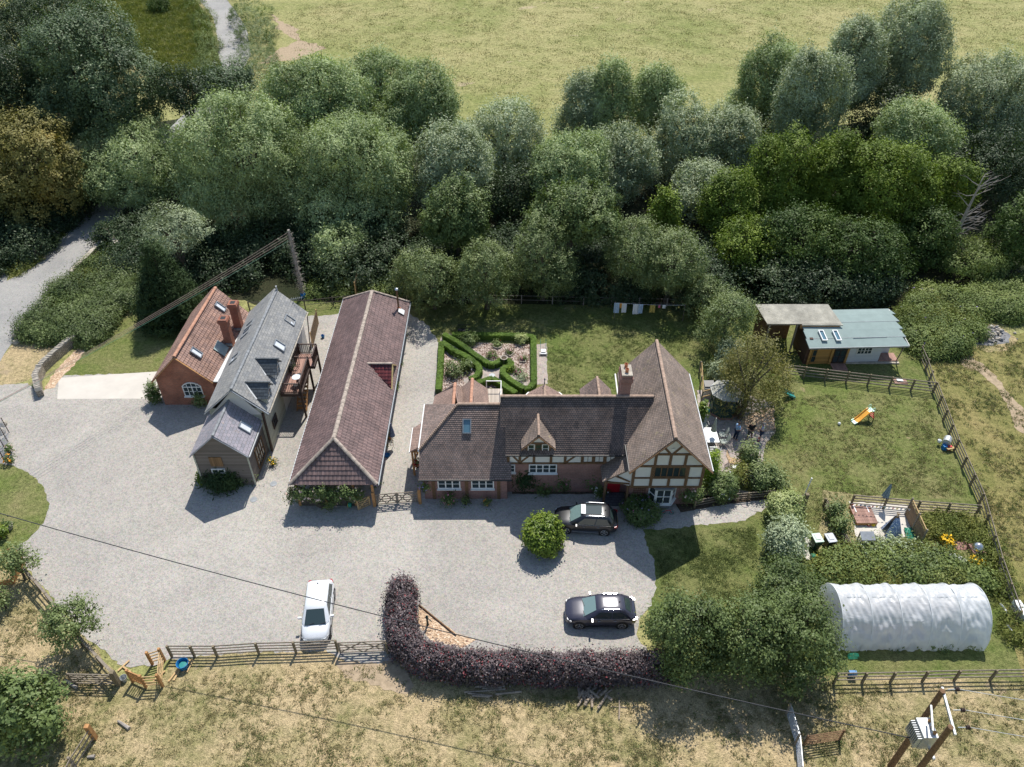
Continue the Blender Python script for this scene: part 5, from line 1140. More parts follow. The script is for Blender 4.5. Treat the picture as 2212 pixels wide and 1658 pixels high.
mass('kitchen_garden_weeds', 'feathery grey green plants among the overgrown kitchen garden', 'undergrowth', 'silverbush', [(1850, 1195), (1900, 1185), (1985, 1195), (1960, 1225), (1870, 1225)], .62, 22, 140, .8)
mass('kitchen_garden_weeds', 'tall flowering grasses among the overgrown kitchen garden', 'undergrowth', 'weed', [(1775, 1215), (1850, 1205), (2010, 1200), (2120, 1245), (2060, 1262), (1900, 1258), (1765, 1252)], .7, 60, 141, 1.)
mass('kitchen_garden_weeds', 'low leafy shrubs among the overgrown kitchen garden', 'undergrowth', 'hazel', [(1900, 1215), (2010, 1205), (2080, 1245), (1920, 1250)], .66, 26, 142, .9)
mass('stream_side_shrubs', 'dark bushes in the hollow beside the bridge parapet', 'undergrowth', 'dark', [(250, 520), (330, 480), (420, 520), (440, 590), (340, 610), (270, 585), (245, 545)], 1.7, 40, 143, .8)
mass('bracken', 'seeding weeds mixed into the nettles by the studio', 'undergrowth', 'weed', [(1955, 700), (2000, 650), (2080, 650), (2105, 700), (2080, 740), (2040, 765), (1990, 760)], .95, 50, 144, 1.)
mass('bank_shrubs', 'yellowing bush among the brambles on the lane bank', 'undergrowth', 'hazel', [(120, 690), (180, 650), (230, 680), (190, 735), (120, 735)], 1.0, 22, 145, .8)

G_tuft = leafmat('green_tuft_blades', (.10, .13, .04), (.17, .20, .07), (.24, .26, .11), .6, .3, .3, .6)
D_tuft = leafmat('dry_tuft_blades', (.20, .18, .085), (.32, .27, .14), (.42, .35, .21), .6, .3, .3, .6)
def clumps(name, label, pts, nc, seed, mat, L=.16, w=.03, per=14, sp=.10):
    rng = np.random.default_rng(seed); A = np.array([[p.x, p.y] for p in gl(pts)]); lo, hi = A.min(0), A.max(0)
    q = rng.uniform(lo, hi, (nc*3, 2)); ins = np.zeros(len(q), bool); j = len(A)-1
    for i in range(len(A)):
        c_ = ((A[i, 1] > q[:, 1]) != (A[j, 1] > q[:, 1])) & (q[:, 0] < (A[j, 0]-A[i, 0])*(q[:, 1]-A[i, 1])/(A[j, 1]-A[i, 1]+1e-12)+A[i, 0]); ins ^= c_; j = i
    q = q[ins][:nc]; f = np.sin(q[:, 0]*.9+1.3*np.sin(q[:, 1]*.7))*np.sin(q[:, 1]*1.1+1.7*np.sin(q[:, 0]*.5)); q = q[f > rng.uniform(-.9, .9, len(q))]
    q = np.repeat(q, per, 0)+rng.normal(size=(len(q)*per, 2))*sp; P = np.c_[q, rng.uniform(.03, L*.45, len(q))]
    D = rng.normal(size=P.shape); D[:, 2] = .3
    o = leaf_mesh(rng, name, P, D, L, w, mat, None, (A[0][0], A[0][1], 0), orient=.5, hang=-1.2, zmin=.02); tag(o, label, 'grass', None, 'stuff')
PAD = [(-60, 1290), (60, 1300), (190, 1450), (262, 1500), (380, 1470), (640, 1440), (840, 1440), (900, 1500), (1400, 1500), (1700, 1480), (2240, 1480), (2240, 1670), (-60, 1670)]
clumps('grass_tufts', 'straw coloured tufts of the dry lower paddock', PAD, 5000, 150, D_tuft); clumps('grass_tufts', 'green tufts among the dry grass of the lower paddock', PAD, 2200, 151, G_tuft)
RP = [(2030, 850), (2020, 780), (2150, 740), (2230, 740), (2230, 1500), (2200, 1380), (2120, 1090)]
clumps('grass_tufts', 'green tufts of the right hand paddock', RP, 2600, 152, G_tuft, .18); clumps('grass_tufts', 'dry tufts of the right hand paddock', RP, 2000, 153, D_tuft, .18)
LW = [(1665, 870), (1830, 850), (2005, 860), (2090, 1075), (1840, 1070), (1760, 1150), (1660, 1090)]
clumps('grass_tufts', 'short green tufts of the play lawn', LW, 3500, 154, G_tuft, .11, .03, 12, .09); clumps('grass_tufts', 'faded tufts of the play lawn', LW, 2500, 155, D_tuft, .10, .03, 12, .09)
clumps('grass_tufts', 'short green tufts of the front lawn', [(1400, 1160), (1630, 1140), (1640, 1290), (1440, 1330), (1425, 1230)], 3500, 156, G_tuft, .11, .03, 12, .09)
clumps('grass_tufts', 'tufts of the lawn between knot garden and tree belt', [(900, 665), (1500, 670), (1500, 760), (1330, 850), (1190, 850), (1180, 740), (950, 730)], 6000, 157, G_tuft, .11, .03, 12, .09)
FF = [(620, 20), (700, 0), (2230, 0), (2230, 150), (1900, 60), (1600, 150), (1400, 140), (1150, 260), (1000, 200), (900, 120), (640, 110)]
clumps('field_tufts', 'coarse green tufts of the far field', FF, 5000, 158, G_tuft, .22, .07, 10, .5); clumps('field_tufts', 'bleached tufts of the far field', FF, 5000, 159, D_tuft, .22, .07, 10, .5)
# ---------------------------------------------------------------- fences, gates, walls
def fence(label, pts, h=1.15, rails=4, post_w=.12, mat=None, pmat=None, group='post and rail fences', ps=None, name='post_and_rail_fence', proud=.06, cap=False, rw=.09, skip=0):
    P3 = [Vector((p[0], p[1], 0)) for p in pts]; mat = mat or m_fence; pmat = pmat or m_fence_p
    ps_ = []
    for a, b in zip(P3, P3[1:]):
        n = max(1, round((b-a).length/(ps or 1.83)))
        ps_ += [a.lerp(b, i/n) for i in range(n)]
    ps_.append(P3[-1])
    r = empty(name, P3[0], label, 'fence', group)
    for p in ps_[skip:]: MB().beam(p, p+V(0, 0, h+proud), post_w).build('post', pmat, r)
    for k in range(rails):
        z = h*(k+1)/rails-.07; mb = MB()
        for a, b in zip(P3, P3[1:]):
            s = (b-a).normalized(); o = V(-s.y, s.x, 0)*(post_w*.5+.018); mb.beam(a+o+V(0, 0, z), b+o+V(0, 0, z), .04, rw)
        mb.build('rail', mat, r)
    if cap:
        mb = MB()
        for a, b in zip(P3, P3[1:]): mb.beam(a+V(0, 0, h+.02), b+V(0, 0, h+.02), .13, .035)
        mb.build('top_rail', mat, r)
    return r
def gate(label, a, b, h=1.1, bars=5, mat=None, z0=.12, name='field_gate', group=None, brace='x', w=.07):
    a, b = V(a[0], a[1], 0), V(b[0], b[1], 0); mat = mat or m_fence; r = empty(name, a, label, 'gate', group); d = (b-a)
    for k in range(bars):
        z = z0+(h-z0)*k/(bars-1); MB().beam(a+V(0, 0, z), b+V(0, 0, z), .05, w).build('bar', mat, r)
    for p in (a, b): MB().beam(p+V(0, 0, z0-.04), p+V(0, 0, h+.05), .09).build('stile', mat, r)
    mb = MB()
    if brace == 'x':
        m = a.lerp(b, .5)
        for p, q in ((a, m), (b, m)): mb.beam(p+V(0, 0, z0), q+V(0, 0, h), .04, .07); mb.beam(p+V(0, 0, h*.95), q+V(0, 0, z0), .04, .06)
    elif brace == 'd': mb.beam(a+V(0, 0, z0), b+V(0, 0, h), .04, .08)
    if mb.f: mb.build('brace', mat, r)
    return r
F = fence
F('grey fence between the play lawn and the garden studio', gl([(1690, 812), (2014, 851)]), 1.2, 4)
F('grey fence dividing the play lawn from the right paddock', gl([(2014, 851), (2060, 975), (2112, 1092)]), 1.2, 4, ps=1.75, skip=1)
F('continuation of the boundary fence beside the overgrown vegetable garden', gl([(2112, 1092), (2150, 1230), (2190, 1345)]), 1.18, 3, ps=1.9, skip=1)
F('fence across the play lawn behind the tipi', gl([(1837, 1093), (1978, 1106), (2106, 1115)]), 1.1, 4, ps=1.95)
F('grey fence between the polytunnel and the lower paddock', gl([(1800, 1478), (1922, 1476), (2060, 1472), (2215, 1470)]), 1.1, 3)
F('grey fence along the near edge of the gravel by the white car', gl([(372, 1420), (470, 1420), (560, 1414), (640, 1412), (730, 1408)]), 1.15, 4, ps=1.75)
F('dark fence below the copper hedge', gl([(868, 1430), (930, 1472), (1010, 1484), (1240, 1482), (1420, 1482), (1480, 1482)]), 1.05, 3, mat=m_fence_d, pmat=m_fence_d)
F('short length of fence at the hedge end of the field gate', gl([(838, 1412), (866, 1428)]), 1.1, 3, ps=2)
F('old grey fence running down the left side of the gravel', gl([(66, 1252), (112, 1305), (190, 1405), (256, 1477)]), 1.15, 3, ps=1.9, cap=True)
F('low fence in front of the patio border', gl([(1500, 1098), (1560, 1086), (1668, 1076), (1690, 1090)]), .75, 3, ps=1.9)
F('short fence beside the tall gate post', gl([(1690, 1092), (1730, 1096)]), 1.15, 4, ps=2)
F('paddock fence in the bottom left of the picture', gl([(206, 1596), (165, 1660), (140, 1710)]), 1.2, 3, ps=1.5, pmat=m_fence)
F('low fence with climbers beside the wheelie bins', gl([(1778, 1095), (1830, 1190)]), .8, 4, ps=1.6)
F('wire fence at the back of the lawn', gl([(880, 657), (1060, 655), (1260, 660), (1500, 665)]), .95, 2, .09, m_deadwood, m_deadwood, ps=2.9, rw=.02)
F('fence behind the far end of the slate house', gl([(540, 672), (660, 668), (780, 655)]), 1., 2, .09, m_fence_d, m_fence_d, ps=2.4, rw=.03)
F('small trellis enclosure of pale rails beside the gazebo', gl([(1510, 806), (1514, 870), (1545, 862)]), 1.2, 2, .1, m_pine, m_fence, ps=1.6)
F('boundary fence climbing away past the nettles', gl([(2014, 851), (1998, 800), (1985, 770)]), 1.18, 3, ps=1.9, skip=1)
F('metal fence running off the lower edge in the beech shadow', gl([(1697, 1545), (1716, 1610), (1722, 1680)]), 1.2, 6, .08, m_galv, m_fence, ps=1.5, rw=.04)
for lb, p in (('tall thick gate post beside the short fence', (1734, 1097)), ('square timber post at the top of the bottom left fence', (206, 1596)), ('thick post where the old grey fence meets the old gate', (258, 1480))):
    q = g(*p); o = MB().box(q.x-.12, q.y-.12, 0, q.x+.12, q.y+.12, 1.45).build('gate_post', m_oak2 if 'square' in lb else m_fence_p, None, loc=tuple(q), bevel=.02); tag(o, lb, 'post')
q = g(1737, 1072); tag(MB().tube([(q.x, q.y, 0), (q.x+.1, q.y, 1.9)], .05, 8).build('white_pole', m_white, None, loc=tuple(q)), 'white pole standing behind the tall gate post', 'pole')
gate('wide wooden field gate beside the copper hedge', g(736, 1412), g(836, 1408), 1.15)
ga, gb = g(815, 1092), g(858, 1088)
gate('left leaf of the double drive gates beside the barn', ga, gb, 1.1, group='double drive gates'); gate('right leaf of the double drive gates by the house corner', gb+V(.08, 0, 0), g(903, 1085), 1.1, group='double drive gates')
for lb, p in (('oak gate post at the barn corner with a flower basket', (810, 1094)), ('oak gate post against the house corner', (908, 1088))):
    q = g(*p); tag(MB().box(q.x-.1, q.y-.1, 0, q.x+.1, q.y+.1, 1.5).build('gate_post', m_oak2, None, loc=tuple(q), bevel=.02), lb, 'post')
gate('small new pine gate standing open at the barn porch', g(775, 1103), g(800, 1092), .95, 5, m_pine, name='pine_gate', brace='d')
gate('old grey gate lying open in the tree shadow', g(160, 1478), g(250, 1480), 1.1)
gate('rusty metal gate in the beech shadow', g(1735, 1612), g(1812, 1600), 1.15, 6, m_oak, name='metal_gate', brace='', w=.03)
# new stile / kissing gate in pine
Kg = empty('kissing_gate', g(325, 1480), 'new pine kissing gate enclosure at the gravel corner', 'gate')
k0, k1, k2, k3 = g(275, 1474), g(300, 1490), g(350, 1488), g(330, 1430)
k4 = g(352, 1440)
for p in (g(288, 1474), g(316, 1486), g(352, 1484), g(330, 1436), g(356, 1428)): MB().box(p.x-.07, p.y-.07, 0, p.x+.07, p.y+.07, 1.35).build('post', m_oak2, Kg, bevel=.01)
mb = MB(); a, b = g(290, 1474), g(316, 1485)
mb.beam(a+V(0, 0, 1.2), b+V(0, 0, 1.2), .06, .1); mb.beam(a+V(0, 0, .25), b+V(0, 0, .25), .06, .1)
for i in range(1, 6): p = a.lerp(b, i/6); mb.beam(p+V(0, 0, .2), p+V(0, 0, 1.2), .03, .09)
mb.build('slatted_gate', m_oak2, Kg)
for a, b in ((g(316, 1486), g(352, 1484)), (g(352, 1484), g(356, 1430)), (g(330, 1436), g(356, 1428))):
    for k in range(4): MB().beam(a+V(0, 0, .3+.28*k), b+V(0, 0, .3+.28*k), .04, .08).build('rail', m_pine, Kg)
rnd = random.Random(5)
for i, (u, v, a, L) in enumerate(((382, 1452, 1.2, 1.4), (388, 1450, 1.4, 1.3), (405, 1440, 1.35, .9), (411, 1441, 1.45, .8), (268, 1440, 1.0, .8), (275, 1448, 2.6, .7), (345, 1462, .9, .8))):
    p = g(u, v); d = V(cos(a), sin(a), 0)*L/2; tag(MB().beam(p-d+V(0, 0, .08), p+d+V(0, 0, .10), .1, .04).build('offcut_plank', m_pine, None, loc=tuple(p)), 'loose pine offcut dropped near the new kissing gate', 'plank', 'loose pine offcuts by the kissing gate')
def tubp(name, label, cat, p, prof, mat, n=16, group=None, fill=None):
    r = empty(name, (p.x, p.y, 0), label, cat, group); MB().lathe((p.x, p.y, 0), prof, n).build('vessel', mat, r, smooth=True)
    if fill: MB().lathe((p.x, p.y, 0), [(prof[-1][0]*.9, fill[0]), (.01, fill[0]+.01)], n).build(fill[2], fill[1], r)
    return r
p = g(398, 1442); tubp('feed_tub', 'round blue plastic tub by the paddock fence', 'tub', p, [(.26, 0), (.33, .42), (.36, .45), (.36, .5), (.33, .5), (.25, .12)], m_blue, 18, None, (.3, m_tealpl, 'water'))
p = g(270, 1470); tubp('water_bucket', 'grey metal bucket standing by the old gate post', 'bucket', p, [(.15, 0), (.2, .35), (.19, .35), (.14, .05)], m_galv)
# parapets, stone walls
def stonewall(label, pts, w, h, cap=.12, name='stone_wall', zs=None, coping=False, mat=None):
    P3 = [Vector((p[0], p[1], 0)) for p in pts]; r = empty(name, P3[0], label, 'wall')
    mb = MB(); cp = MB(); rr = random.Random(3)
    for i, (a, b) in enumerate(zip(P3, P3[1:])):
        d = (b-a).normalized(); s = V(-d.y, d.x, 0)*w/2; q = [a-s, b-s, b+s, a+s]; walls(mb, [(x.x, x.y) for x in q][::1], -.5 if zs is None else zs, h+.004*i)
        if coping:
            n = int((b-a).length/.16)
            for k in range(n):
                p = a.lerp(b, (k+.5)/n)+V(0, 0, h+.09); t = d.lerp(V(0, 0, 1), .25).normalized()
                cp.quadbox(p+V(0, 0, rr.uniform(-.03, .03)), d*rr.uniform(.035, .06), s*rr.uniform(.95, 1.15), (V(0, 0, .13)+d*.08)*rr.uniform(.8, 1.15))
        else:
            n = max(1, int((b-a).length/1.1))
            for k in range(n): cp.quadbox(a.lerp(b, (k+.5)/n)+V(0, 0, h+cap/2+rr.uniform(0, .015)), (b-a)/n*.49, s*1.15, (0, 0, cap/2))
    mb.build('wall', mat or m_stone, r); cp.build('coping', m_stonecap, r, bevel=.01); return r
stonewall('low stone parapet on the near side of the lane ending by the verge', gl([(36, 738), (72, 698), (110, 655)]), .35, .55)
stonewall('stone parapet of the bridge on the near side of the lane', gl([(158, 604), (200, 562), (236, 520)]), .4, .8)
stonewall('stone parapet on the far side of the lane under the tinted tree', gl([(74, 560), (115, 518), (160, 478), (200, 440)]), .45, .7, mat=m_stone)
q0, q1, q2 = g(236, 520), g(262, 545), g(215, 600)
stonewall('retaining wall flaring out from the bridge parapet', [q0, g(265, 556)], .4, 1.5)
stonewall('dry stone wall with upright coping round the bark path', gl([(90, 858), (84, 828), (94, 805), (120, 780), (152, 752), (166, 742)]), .45, .75, coping=True)
for lb, u, v, s in (('grey boulder end of the old wall by the left edge', 4, 935, .35), ('dark boulder behind the iron gate', 8, 918, .3), ('stone block at the foot of the parapet', 36, 742, .3)):
    p = g(u, v); tag(MB().lathe((p.x, p.y, 0), [(s, 0), (s*1.1, s*.5), (s*.7, s*1.1), (.05, s*1.3)], 7).build('boulder', m_stonecap, None, loc=tuple(p)), lb, 'boulder')
# iron gate at left edge
Ig = empty('iron_gate', g(10, 990), 'black iron gate standing open at the left edge', 'gate'); a, b = g(20, 935), g(13, 1000)
for k in range(7): MB().beam(a+V(0, 0, .15+k*.22), b+V(0, 0, .15+k*.22), .025).build('bar', m_grey, Ig)
for t in (0, .33, .66, 1): q = a.lerp(b, t); MB().beam(q, q+V(0, 0, 1.6), .05).build('upright', m_darkwood, Ig)
def pot(u, v, label, r=.16, h=.3, mat=None, style='shrub', flowers=None, seed=0, fr=.28, fh=.45, name='flower_pot', z=0):
    p = g(u, v, z); rt = empty(name, (p.x, p.y, z), label, 'flower pot'); MB().lathe((p.x, p.y, z), [(r*.7, 0), (r, h), (r*1.08, h), (r*1.08, h+.03), (r*.85, h+.03), (r*.8, h*.8)], 12).build('pot', mat or m_terra, rt)
    lob = [(p.x, p.y, z+h+fh*.4, fr, fr, fh*.5), (p.x+fr*.4, p.y, z+h+fh*.3, fr*.6, fr*.6, fh*.4)]
    bush('x', '', '', style, lob, seed+int(u*7+v), None, 1.3, flowers, parent=rt, part='plant'); return rt
pot(23, 1000, 'pot of orange flowers at the foot of the iron gate', flowers=(P_orange, 16, .12), mat=m_black); pot(20, 978, 'pot with pink flowers hung on the iron gate', flowers=(P_blush, 12, .12), mat=m_black)
pot(20, 1142, 'round stone planter on the left lawn', r=.34, h=.3, mat=m_stonecap, fr=.25); pot(4, 1160, 'yellow green shrub beside the round planter', fr=.4, fh=.9, style='laurel')
pot(970, 1090, 'pot with pink flowering shrub under the left wing windows', fr=.4, fh=.75, flowers=(P_pink, 14, .1)); pot(1006, 1090, 'small pot plant between the left wing windows', fr=.25, fh=.4, mat=m_black); pot(1052, 1090, 'small pot of yellowish flowers right of the left wing', fr=.22, fh=.35, mat=m_black, flowers=(P_orange, 8, .08))
pot(916, 1062, 'hanging basket on the left corner of the brick wing', fr=.28, fh=.5, flowers=(P_lilac, 12, .08), z=1.1, mat=m_black); pot(903, 1010, 'basket of red flowers by the side porch', fr=.25, fh=.4, flowers=(P_red, 60, .1), z=.9, mat=m_black)
pot(812, 1050, 'hanging basket of purple flowers on the barn corner post', fr=.25, fh=.4, flowers=(P_lilac, 30, .1), z=1.3, mat=m_black)
pot(828, 970, 'orange pot by the barn door', flowers=(P_orange, 10, .1)); pot(842, 948, 'terracotta pot with green plant below the striped parasol', fr=.2, fh=.5); pot(838, 880, 'pot with yellow flowers half way along the barn', flowers=(P_yellow, 10, .09)); pot(858, 795, 'basket of dark red flowers on the barn wall', flowers=(P_red, 50, .1), z=1.2, mat=m_black); pot(868, 735, 'pink flowers at the far end of the barn wall', flowers=(P_pink, 16, .1), z=1.0, mat=m_black); pot(852, 840, 'yellow green pot plant under the gablet', style='lime', fr=.3)
pot(590, 1005, 'yellow flowers growing at the foot of the boarded wing', style='weed', flowers=(P_yellow, 14, .09), mat=m_black)
# roses on the barn trellis
lob = []; rr = random.Random(9)
for i in range(22): x = -15.5+i*.22; lob.append((x, 37.3+rr.uniform(-.15, .1), 1.7+rr.uniform(-.3, .35), .34, .3, .33))
lob += [(-13.0, 37.1, .8, .45, .35, .4), (-15.5, 37.2, 1.1, .3, .3, .45), (-11.6, 37.2, 1.4, .3, .3, .5)]
bush('climbing_rose', 'climbing rose with blush flowers along the barn trellis', 'climbing plant', 'shrub', lob, 120, None, 1.1, (P_blush, 60, .15), loc=(-13.5, 37.3, 0), stems=True)
# ---------------------------------------------------------------- polytunnel
Pt = empty('polytunnel', (24, 28, 0), 'long white polythene tunnel with hoops at lower right', 'polytunnel')
xa, xb, yc, ra, hh = 19.75, 28.65, 28.0, 1.95, 2.75
def arch(x, r=ra, h=hh, off=0.): return [V(x, yc+cos(t)*(r+off)*(1.04 if sin(t) < .35 else 1), sin(t)**.8*(h+off) if sin(t) > 0 else 0) for t in [pi*i/48 for i in range(49)]]
rr = np.random.default_rng(3); mb = MB(); NX = 150; A = []
for i in range(NX+1):
    u = i/NX*5; fr = u-math.floor(u); sag = -.085*math.sin(pi*fr)**.7; x = xa+(xb-xa)*i/NX; row = []
    base = arch(x)
    for j, p in enumerate(base):
        t = j/48; lowk = (1-math.sin(pi*t))*1.0
        wr = .05*math.sin(24*t*1.9+7*math.sin(fr*3.1)+i//24*1.7)*math.sin(pi*fr)*(.25+lowk*1.3)+.022*math.sin(x*7.3+t*27+2*math.sin(x*3))+.015*math.sin(x*17-t*41)
        k = 1+sag*(.35+.8*math.sin(pi*t)**.5)*.55+wr*.5; row.append(V(p.x, yc+(p.y-yc)*k, p.z*k))
    A.append(row)
for i in range(NX):
    for j in range(48): mb.poly([A[i][j], A[i+1][j], A[i+1][j+1], A[i][j+1]])
mb.build('polythene_cover', m_poly, Pt, smooth=True)
for i in range(6):
    MB().tube(arch(xa+(xb-xa)*i/5, off=.008), .02, 6).build('hoop', m_whitepl, Pt)
for x in (xa, xb):
    mb = MB(); a = arch(x, off=-.03); mb.poly(a if x == xb else a[::-1]); mb.build('end_sheet', m_poly, Pt)
for z_, y_ in ((hh-.12, yc), (1.95, yc-1.2), (1.95, yc+1.2)): MB().tube([(xa, y_, z_), (xb, y_, z_)], .015, 5).build('purlin', m_galv, Pt)
mb = MB(); mb.box(20.2, 26.6, .05, 25.2, 27.3, .8); mb.box(20.4, 28.6, .05, 28, 29.2, .6); tag(mb.build('growing_bench', m_oak, None, loc=(22, 27, 0)), 'staging benches seen through the polythene of the tunnel', 'bench')
mass('tunnel_crops', 'crops growing inside the polytunnel', 'crops', 'shrub', [(1935, 1375), (2100, 1372), (2110, 1395), (1930, 1397)], .45, 16, 130, .4)
# ---------------------------------------------------------------- gazebo
Gz = empty('gazebo', (17.25, 47.7, 0), 'dark green octagonal gazebo with pale boarded roof', 'gazebo'); gc = V(17.3, 47.75, 0)
oc = lambda r, z: [gc+V(cos(pi/8+k*pi/4)*r, sin(pi/8+k*pi/4)*r, z) for k in range(8)]
mb = MB(); a, b = oc(1.38, 2.2), gc+V(0, 0, 3.05)
for k in range(8): mb.poly([a[k], a[(k+1) % 8], b])
mb.build('roof', m_gazroof, Gz)
mb = MB()
for k in range(8): mb.beam(a[k]+V(0, 0, .02), b+V(0, 0, .03), .05, .03); mb.beam(a[k]-V(0, 0, .04), a[(k+1) % 8]-V(0, 0, .04), .03, .09)
mb.build('roof_rib', m_lead, Gz)
w_ = [(p.x, p.y) for p in oc(1.12, 0)]; mb = MB(); walls(mb, w_, .18, 1.1); mb.build('wall', m_darkgreen, Gz); mb = MB(); walls(mb, [(p.x, p.y) for p in oc(1.22, 0)], 0, .18, True); mb.build('plinth', m_brick2, Gz)
for k in range(8):
    p, q = V(*w_[k], 0), V(*w_[(k+1) % 8], 0); d = q-p; m = (p+q)/2
    if m.y < gc.y+.9: window(Gz, m+V(0, 0, 1.62), d, (0, 0, 1), d.length, 1.05, 2, 1, m_darkgreen, fw=.07)
mb = MB()
for p in w_: mb.beam((p[0], p[1], .1), (p[0], p[1], 2.2), .09)
mb.build('corner_post', m_darkgreen, Gz)
# ---------------------------------------------------------------- patio furniture
def tbl(name, label, c, w, d, h, mat, legm, rz=0.):
    r = empty(name, c, label, 'table'); MB().box(c.x-w/2, c.y-d/2, h-.03, c.x+w/2, c.y+d/2, h).build('table_top', mat, r, bevel=.01)
    for sx in (-1, 1):
        for sy in (-1, 1): MB().tube([(c.x+sx*(w/2-.08), c.y+sy*(d/2-.08), 0), (c.x+sx*(w/2-.1), c.y+sy*(d/2-.1), h-.03)], .022, 6).build('leg', legm, r)
    r.rotation_euler = (0, 0, rz); return r
def chair(name, label, c, rz, frame, seatm, group=None, back=.6, recl=.18):
    r = empty(name, c, label, 'chair', group); o = Vector(c)
    s = MB().box(o.x-.24, o.y-.22, .41, o.x+.24, o.y+.24, .44); s.build('seat', seatm, r)
    MB().quadbox(o+V(0, .26+recl/2, .44+back/2), (.24, 0, 0), V(0, -.012, 0), V(0, recl/2, back/2)).build('backrest', seatm, r)
    for sx in (-1, 1):
        MB().tube([o+V(sx*.25, -.24, 0), o+V(sx*.25, -.22, .44)], .016, 5).build('leg', frame, r); MB().tube([o+V(sx*.25, .34, 0), o+V(sx*.25, .24, .44), o+V(sx*.25, .28+recl, .46+back)], .016, 5).build('leg', frame, r)
        MB().tube([o+V(sx*.27, -.22, .42), o+V(sx*.27, -.2, .64), o+V(sx*.27, .32, .66)], .016, 5).build('armrest', frame, r)
    r.rotation_euler = (0, 0, rz); return r
tc = V(15.55, 44.15, 0); tbl('garden_table', 'white topped garden table with folded parasol', tc, .95, 1.65, .73, m_whitepl, m_lead)
ps_ = empty('parasol', (15.6, 44.05, 0), 'folded grey green parasol through the garden table', 'parasol')
MB().tube([(15.6, 44.05, 0), (15.6, 44.05, 2.6)], .022, 6).build('pole', m_galv, ps_)
mb = MB()
for k in range(10):
    a0, a1 = k*pi/5, (k+.5)*pi/5; a2 = (k+1)*pi/5; P = lambda a, r, z: V(15.6+cos(a)*r, 44.05+sin(a)*r, z)
    for (x0, r0), (x1, r1) in (((a0, 1.), (a1, .55)), ((a1, .55), (a2, 1.))): mb.poly([P(x0, .24*r0, 1.25), P(x1, .24*r1, 1.25), P(x1, .04, 2.55), P(x0, .04, 2.55)])
mb.build('folded_canopy', m_canvas, ps_)
ch0 = chair('garden_chair', 'pale garden chair at the near right side of the white table', (16.45, 43.75, 0), -pi/2, m_lead, m_canvas, 'chairs round the white garden table')
copy_tree(ch0, (16.5, 44.55, 0), -pi/2-.15, 'pale garden chair at the far right side of the white table'); copy_tree(ch0, (15.35, 45.6, 0), .1, 'pale garden chair at the far end of the white table'); copy_tree(ch0, (14.75, 44.35, 0), pi/2, 'pale garden chair between the white table and the house wall'); copy_tree(ch0, (15.75, 42.75, 0), pi-.4, 'pale garden chair at the near end of the white table')
ms = empty('folding_slatted_chair', (15.4, 42.0, 0), 'white slatted chair catching the sun at the near end of the white table', 'chair')
mb = MB()
for i in range(9): mb.box(15.1, 41.6+i*.13, .45+max(0, i-4)*.1, 15.7, 41.66+i*.13, .47+max(0, i-4)*.1)
mb.build('slats', m_white, ms); mb = MB()
for x in (15.15, 15.65): mb.tube([(x, 41.6, 0), (x, 42.5, .9)], .015, 5); mb.tube([(x, 42.2, 0), (x, 41.6, .45)], .015, 5)
mb.build('frame', m_galv, ms)
# wooden folding chairs and little table in front
sp = g(1583, 1003); st = empty('steamer_chair', sp, 'pale wooden steamer chair lying open on the patio', 'chair'); mb = MB(); d = V(.8, -.25, 0).normalized(); s = V(.25, .8, 0).normalized()
for i in range(12): q = sp+d*(i*.1-.3)+V(0, 0, .35); mb.quadbox(q, d*.03, s*.27, (0, 0, .012))
mb.build('seat', m_pine, st); mb = MB()
for k in (-1, 1): mb.beam(sp-d*.35+s*.28*k+V(0, 0, .35), sp+d*.9+s*.28*k+V(0, 0, .33), .04); mb.beam(sp-d*.2+s*.28*k, sp+d*.3+s*.28*k+V(0, 0, .38), .035); mb.beam(sp-d*.3+s*.28*k+V(0, 0, .35), sp-d*.65+s*.28*k+V(0, 0, 1.0), .035)
mb.build('frame', m_pine, st)
mb = MB()
for i in range(7): q = sp-d*(.32+i*.05)+V(0, 0, .4+i*.09); mb.quadbox(q, d*.012, s*.26, (0, 0, .025))
mb.build('backrest', m_pine, st)
q = g(1588, 1018); tbl('side_table', 'small white square table beside the steamer chair', q, .6, .45, .45, m_whitepl, m_pine, .2)
wc = g(1587, 905); chair('wooden_armchair', 'dark wooden armchair between the gazebo and the eucalyptus trunk', wc, -.2, m_oak, m_oak)
q = g(1523, 890); r = empty('watering_can', q, 'teal watering can by the gazebo plinth', 'watering can'); MB().tube([q+V(-.1, 0, .15), q+V(.35, -.1, .2)], .16, 12).build('body', m_tealpl, r, smooth=True); MB().tube([q+V(.25, 0, .3), q+V(.45, .3, .8)], .015, 5).build('handle', m_tealpl, r)
q = g(1529, 858); r = empty('hot_tub_cabinet', q, 'pale boarded storage cabinet under the silver shrub', 'cabinet'); MB().box(q.x-.4, q.y-.1, 0, q.x+.4, q.y+.5, 1.0).build('body', m_shedwhite, r); MB().quadbox(q+V(0, .35, 1.15), (.42, 0, 0), (0, .35, .05), (0, 0, .03)).build('lid', m_black, r)
